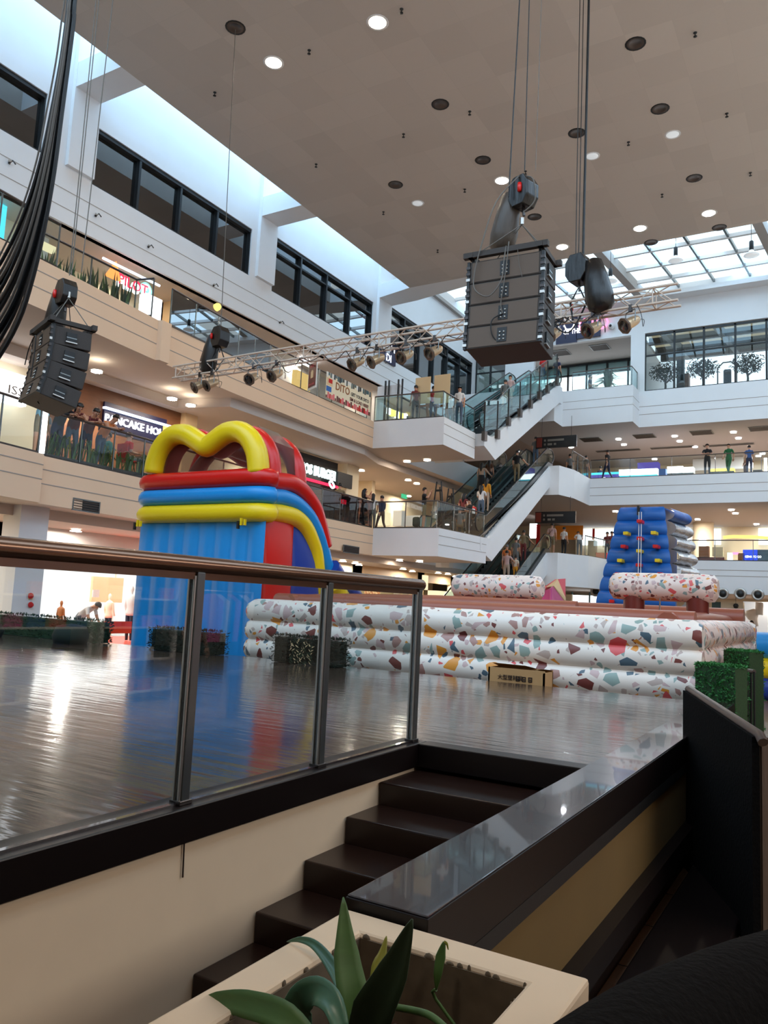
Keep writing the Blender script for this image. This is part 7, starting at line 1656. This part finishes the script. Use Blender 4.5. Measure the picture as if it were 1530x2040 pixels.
def person(pos, face, kind, top, bottom, label, sleeve='short', shorts=False, hair='short', h=1.66, skin='skin', shoes='shoe', group=None, dress=None, bag=None, haircol='hair'):
    me, hb, J = body_mesh(kind, sleeve, shorts)
    o = bpy.data.objects.new('person', me); COL.objects.link(o); o.location = pos; o.rotation_euler = (0, 0, face); s = h/1.70; o.scale = (s, s, s)
    for i, m in enumerate((MATS[skin], CL[top], CL[bottom], MATS[shoes])): o.material_slots[i].link = 'OBJECT'; o.material_slots[i].material = m
    tag(o, label, 'person', group)
    c = bpy.data.objects.new('hair', hb[hair]); COL.objects.link(c); c.parent = o
    if haircol != 'hair': c.material_slots[0].link = 'OBJECT'; c.material_slots[0].material = CL[haircol]
    if dress:
        b = MB(); z0 = dress; vs = [(.15, 1.06), (.17, .92), (.21, .6), (.25, z0)]
        b.lathe([(r, z) for r, z in vs], 'cloth_'+bottom, 14, T=Matrix.Diagonal((1, .8, 1, 1))); d = b.build('skirt', parent=None); d.parent = o
    if bag:
        b = MB(); b.box((bag[0]*.24-.05, -.14, .86), (bag[0]*.24+.05, .10, 1.10), 'cloth_'+bag[1]); g = b.build('bag', parent=None, bevel=.02); g.parent = o
        b = MB(); b.tube([(bag[0]*.2, -.02, 1.08), (0, .13, 1.3), (-bag[0]*.12, .02, 1.44), (0, -.13, 1.3), (bag[0]*.2, -.04, 1.08)], .012, 'cloth_'+bag[1], 6); g = b.build('bag_strap', parent=None); g.parent = o
    return o
def on(px, z, y=None, x=None, py=1000):
    p = P(px, py, y=y) if y is not None else P(px, py, x=x)
    return Vector((p.x, p.y, z))
TOC = PI/2*0+PI  # facing the viewer (towards -Y)
L2z, L3z, L4z = 4.705, 9.305, 14.16
# leaning over the restaurant railing, facing the atrium (+X)
FX = -PI/2
person(on(80, L2z, x=-16.0, py=870), FX-.4, 'lean', 'skyblue', 'khaki', 'person in a light blue top and shorts leaning left of the glowing post', shorts=True)
person(on(113, L2z, x=-16.42, py=860), FX, 'lean', 'black', 'navy', 'person in black leaning on the restaurant rail just right of the glowing post', hair='long', sleeve='long')
person(on(143, L2z, x=-16.45, py=870), FX-.35, 'lean', 'maroon', 'jeans', 'long haired woman in a sleeveless top leaning on the restaurant rail', hair='long', sleeve='none')
person(on(171, L2z, x=-16.50, py=880), FX-.2, 'lean', 'maroon', 'navy', 'dark haired person leaning between the long haired woman and the man', sleeve='none')
person(on(199, L2z, x=-16.55, py=890), FX+.25, 'lean', 'orange', 'jeans', 'man in orange bending far over the restaurant rail', sleeve='none')
person(Vector((-16.95, 13.9, L2z-.0)), PI*.9, 'sit', 'teal', 'khaki', 'seated diner in a green top seen from behind the plants', sleeve='long')
person(Vector((-16.6, 14.28, L2z+.05)), -.2, 'sit', 'red', 'grey', 'seated diner in red on the cafe chair by the dark table')
person(Vector((-17.0, 15.9, L2z)), PI*.95, 'sit', 'navy', 'black', 'seated diner in dark blue at the cafe table near the slide', sleeve='long')
person(Vector((-17.9, 12.6, L2z)), .3, 'stand', 'grey', 'black', 'standing person in grey deep behind the restaurant balcony')
# mauve section and middle landing
person(on(675, L2z, x=-17.4, py=1010), .6, 'phone', 'khaki', 'brown', 'person in khaki behind the mauve glass near the red neon', sleeve='long')
person(on(725, L2z, x=-17.2, py=1020), FX+1.0, 'photo', 'black', 'black', 'woman in a long black dress holding up a phone at the mauve glass', hair='long', sleeve='none', dress=.25)
person(on(742, L2z, x=-17.6, py=1020), .5, 'walk', 'white', 'grey', 'person in a white shirt walking left of the middle landing', hair='long')
person(on(761, L2z, y=29.2), 1.2, 'walk', 'navy', 'brown', 'person in a dark top walking on the middle landing', sleeve='long')
person(on(845, L2z, y=27.9), -1.2, 'photo', 'black', 'khaki', 'person in black with beige shorts taking a photo before the easel', shorts=True, h=1.72)
person(on(917, L2z, y=30.2), .4, 'sit', 'grey', 'khaki', 'person crouching with bags on the middle landing near the railing')
person(on(936, L2z, y=30.6), 2.5, 'arms', 'black', 'black', 'person in black with a paper bag near the escalator foot', h=1.6)
# upper landing
person(on(819, L3z, y=28.4), .9, 'stand', 'maroon', 'black', 'man in a maroon shirt at the upper landing rail left of the boards', h=1.62)
person(on(855, L3z, y=28.9), .1, 'stand', 'red', 'navy', 'person in bright red between the two blank boards')
person(on(891, L3z, y=30.2), PI, 'stand', 'grey', 'grey', 'person in grey left of the white shirted man on the upper landing', h=1.55)
person(on(908, L3z, y=29.4), PI+.3, 'stand', 'white', 'jeans', 'man in a white shirt facing the atrium on the upper landing')
# escalator riders: (px, lane x, rise height)
def ride(px, y, lane, kind, top, bottom, label, z0=4.7, z1=9.3, ya=31.5, yb=39.5, face=0, **k):
    z = z0+(z1-z0)*max(0, min(1, (y-ya)/(yb-ya)))+.16; return person(Vector((lane, y, z)), face, kind, top, bottom, label, **k)
LR, LL = -14.2, -15.75
ride(962, 33.1, -15.9, 'stand', 'cream', 'black', 'woman in a cream jacket and black trousers on the top escalator', z0=9.3, z1=14.15, ya=31.9, yb=41, face=PI-.3, hair='long', sleeve='long')
ride(1028, 36.2, -14.5, 'stand', 'pink', 'beige', 'person in pale pink clothes halfway up the top escalator', z0=9.3, z1=14.15, ya=31.9, yb=41, face=PI, sleeve='long')
ride(1018, 35.3, -14.4, 'stand', 'grey', 'beige', 'person in grey on the top escalator just below the pale pink one', z0=9.3, z1=14.15, ya=31.9, yb=41, face=.2, sleeve='long')
ride(1095, 41.3, -14.6, 'stand', 'red', 'jeans', 'person in red at the top of the top escalator', z0=9.3, z1=14.15, ya=31.9, yb=41, face=PI)
ride(1113, 41.9, -14.0, 'stand', 'navy', 'navy', 'person in dark blue beside the person in red at the top landing', z0=9.3, z1=14.15, ya=31.9, yb=41, face=0)
ride(992, 35.6, LL+.1, 'rail', 'beige', 'black', 'woman in beige with a black skirt going up the dark left escalator', hair='long', sleeve='long', dress=.3)
ride(998, 36.1, LL+.3, 'stand', 'brown', 'black', 'long haired person close behind the beige topped woman on the escalator', hair='long')
ride(1042, 36.9, LR-.1, 'rail', 'black', 'khaki', 'man in a black T-shirt seen from behind on the right lane', h=1.7)
ride(1080, 40.4, LR-.4, 'stand', 'grey', 'jeans', 'person in grey at the top of the middle escalator', z1=9.3)
ride(997, 33.6, LR-.3, 'stand', 'mustard', 'beige', 'woman in a mustard orange top standing on the middle escalator', hair='long', sleeve='long')
ride(982, 32.8, LR-.2, 'phone', 'white', 'jeans', 'woman in a white top below the mustard topped woman', hair='long')
ride(960, 31.7, LR-.3, 'bend', 'red', 'grey', 'person in bright red bending with a white bag at the escalator foot', bag=(1, 'white'))
ride(968, 32.0, LR-.7, 'stand', 'maroon', 'black', 'dark haired person behind the one in bright red at the escalator foot', hair='long')
K = dict(z0=0, z1=4.7, ya=31.2, yb=39.4)
ride(1048, 36.5, LR-.35, 'stand', 'orange', 'black', 'grey haired man in orange at the left of the lower escalator group', haircol='grey', **K)
ride(1060, 37.2, LR-.15, 'stand', 'grey', 'grey', 'bald person in grey in the lower escalator group', **K)
ride(1073, 38.0, LR-.05, 'rail', 'khaki', 'maroon', 'man in a dark olive shirt behind the grey one on the lower escalator', **K)
ride(1060, 36.2, LR+.25, 'stand', 'cream', 'mustard', 'child in cream and mustard carried low in the lower escalator group', h=1.25, **K)
ride(1045, 35.9, LR-.1, 'rail', 'pink', 'beige', 'person in pale clothes just below the man in orange', face=.2, **K)
ride(955, 30.6, -14.1, 'stand', 'black', 'black', 'long haired person in black seen above the left terrazzo bar', z0=.6, z1=.6, hair='long', sleeve='long', face=PI)
ride(973, 31.4, -14.2, 'stand', 'black', 'black', 'short haired person in black beside the long haired one above the bar', z0=.8, z1=.8, face=1.0)
# far galleries
person(on(1101, L2z, y=41.6), .2, 'stand', 'pink', 'khaki', 'large man in a pale pink shirt with a shoulder bag at the lower landing', h=1.78, shorts=True, bag=(-1, 'brown'))
person(on(1125, L2z, y=42.6), -.3, 'stand', 'white', 'black', 'man in a white shirt and black trousers right of the pink shirted man')
person(on(1156, L2z, y=43.2), .5, 'lean', 'white', 'grey', 'person in white leaning beside the far landing glass')
person(on(1211, L2z, y=44.8), PI, 'stand', 'maroon', 'black', 'person in dark red standing left behind the blue tower', h=1.6)
person(on(1220, L2z, y=45.0), PI+.3, 'arms', 'maroon', 'brown', 'person in a cap standing next to the one in dark red', hair='cap')
person(on(1209, L3z, y=44.8), 1.2, 'walk', 'black', 'navy', 'dark silhouetted person standing above the violet counter', h=1.75)
person(on(1195, L3z, y=46.9), 1.0, 'sit', 'navy', 'navy', 'seated dark person left of the standing silhouette', h=1.7)
person(on(1134, L3z, y=44.9), .4, 'stand', 'grey', 'black', 'person in grey behind the side railing of the upper far landing')
person(on(1166, L3z, y=45.6), -.5, 'stand', 'black', 'navy', 'dark dressed person at the left end of the violet counter')
person(on(1409, L3z, y=44.9), PI, 'arms', 'black', 'black', 'man all in black at the rail of the upper far gallery', h=1.8)
person(on(1452, L3z, y=44.9), PI-.3, 'walk', 'green', 'green', 'man in a bright green shirt at the rail of the upper far gallery', h=1.74)
person(on(1493, L3z, y=45.0), .2, 'stand', 'blue', 'navy', 'man in a blue shirt seen from behind at the far right', h=1.62)
person(on(1485, L3z, y=45.6), 2.0, 'stand', 'beige', 'brown', 'person in beige partly hidden by the man in the blue shirt', h=1.4)
person(on(1171, L4z, y=44.6), -1.3, 'sit', 'navy', 'navy', 'silhouetted person sitting at a table in the bright top alcove', h=2.0)
# ground floor
person(on(158, .02, x=-18.4, py=1230), -1.3, 'bend', 'white', 'grey', 'shopper in a white shirt bending in front of the bright shop', h=1.7)
person(on(1496, .02, y=44.6), PI, 'stand', 'black', 'grey', 'distant person in black on the ground floor at the right edge', h=1.65)
# reflected shopper stands in the shop to the right of the stage
person(Vector((4.2, 9.2, .02)), PI/2, 'stand', 'coral' if 'coral' in CL else 'red', 'black', 'shopper in red in the clothes shop right of the stage', hair='long')
for o in bpy.data.objects:
    if '_o' in o: del o['_o']
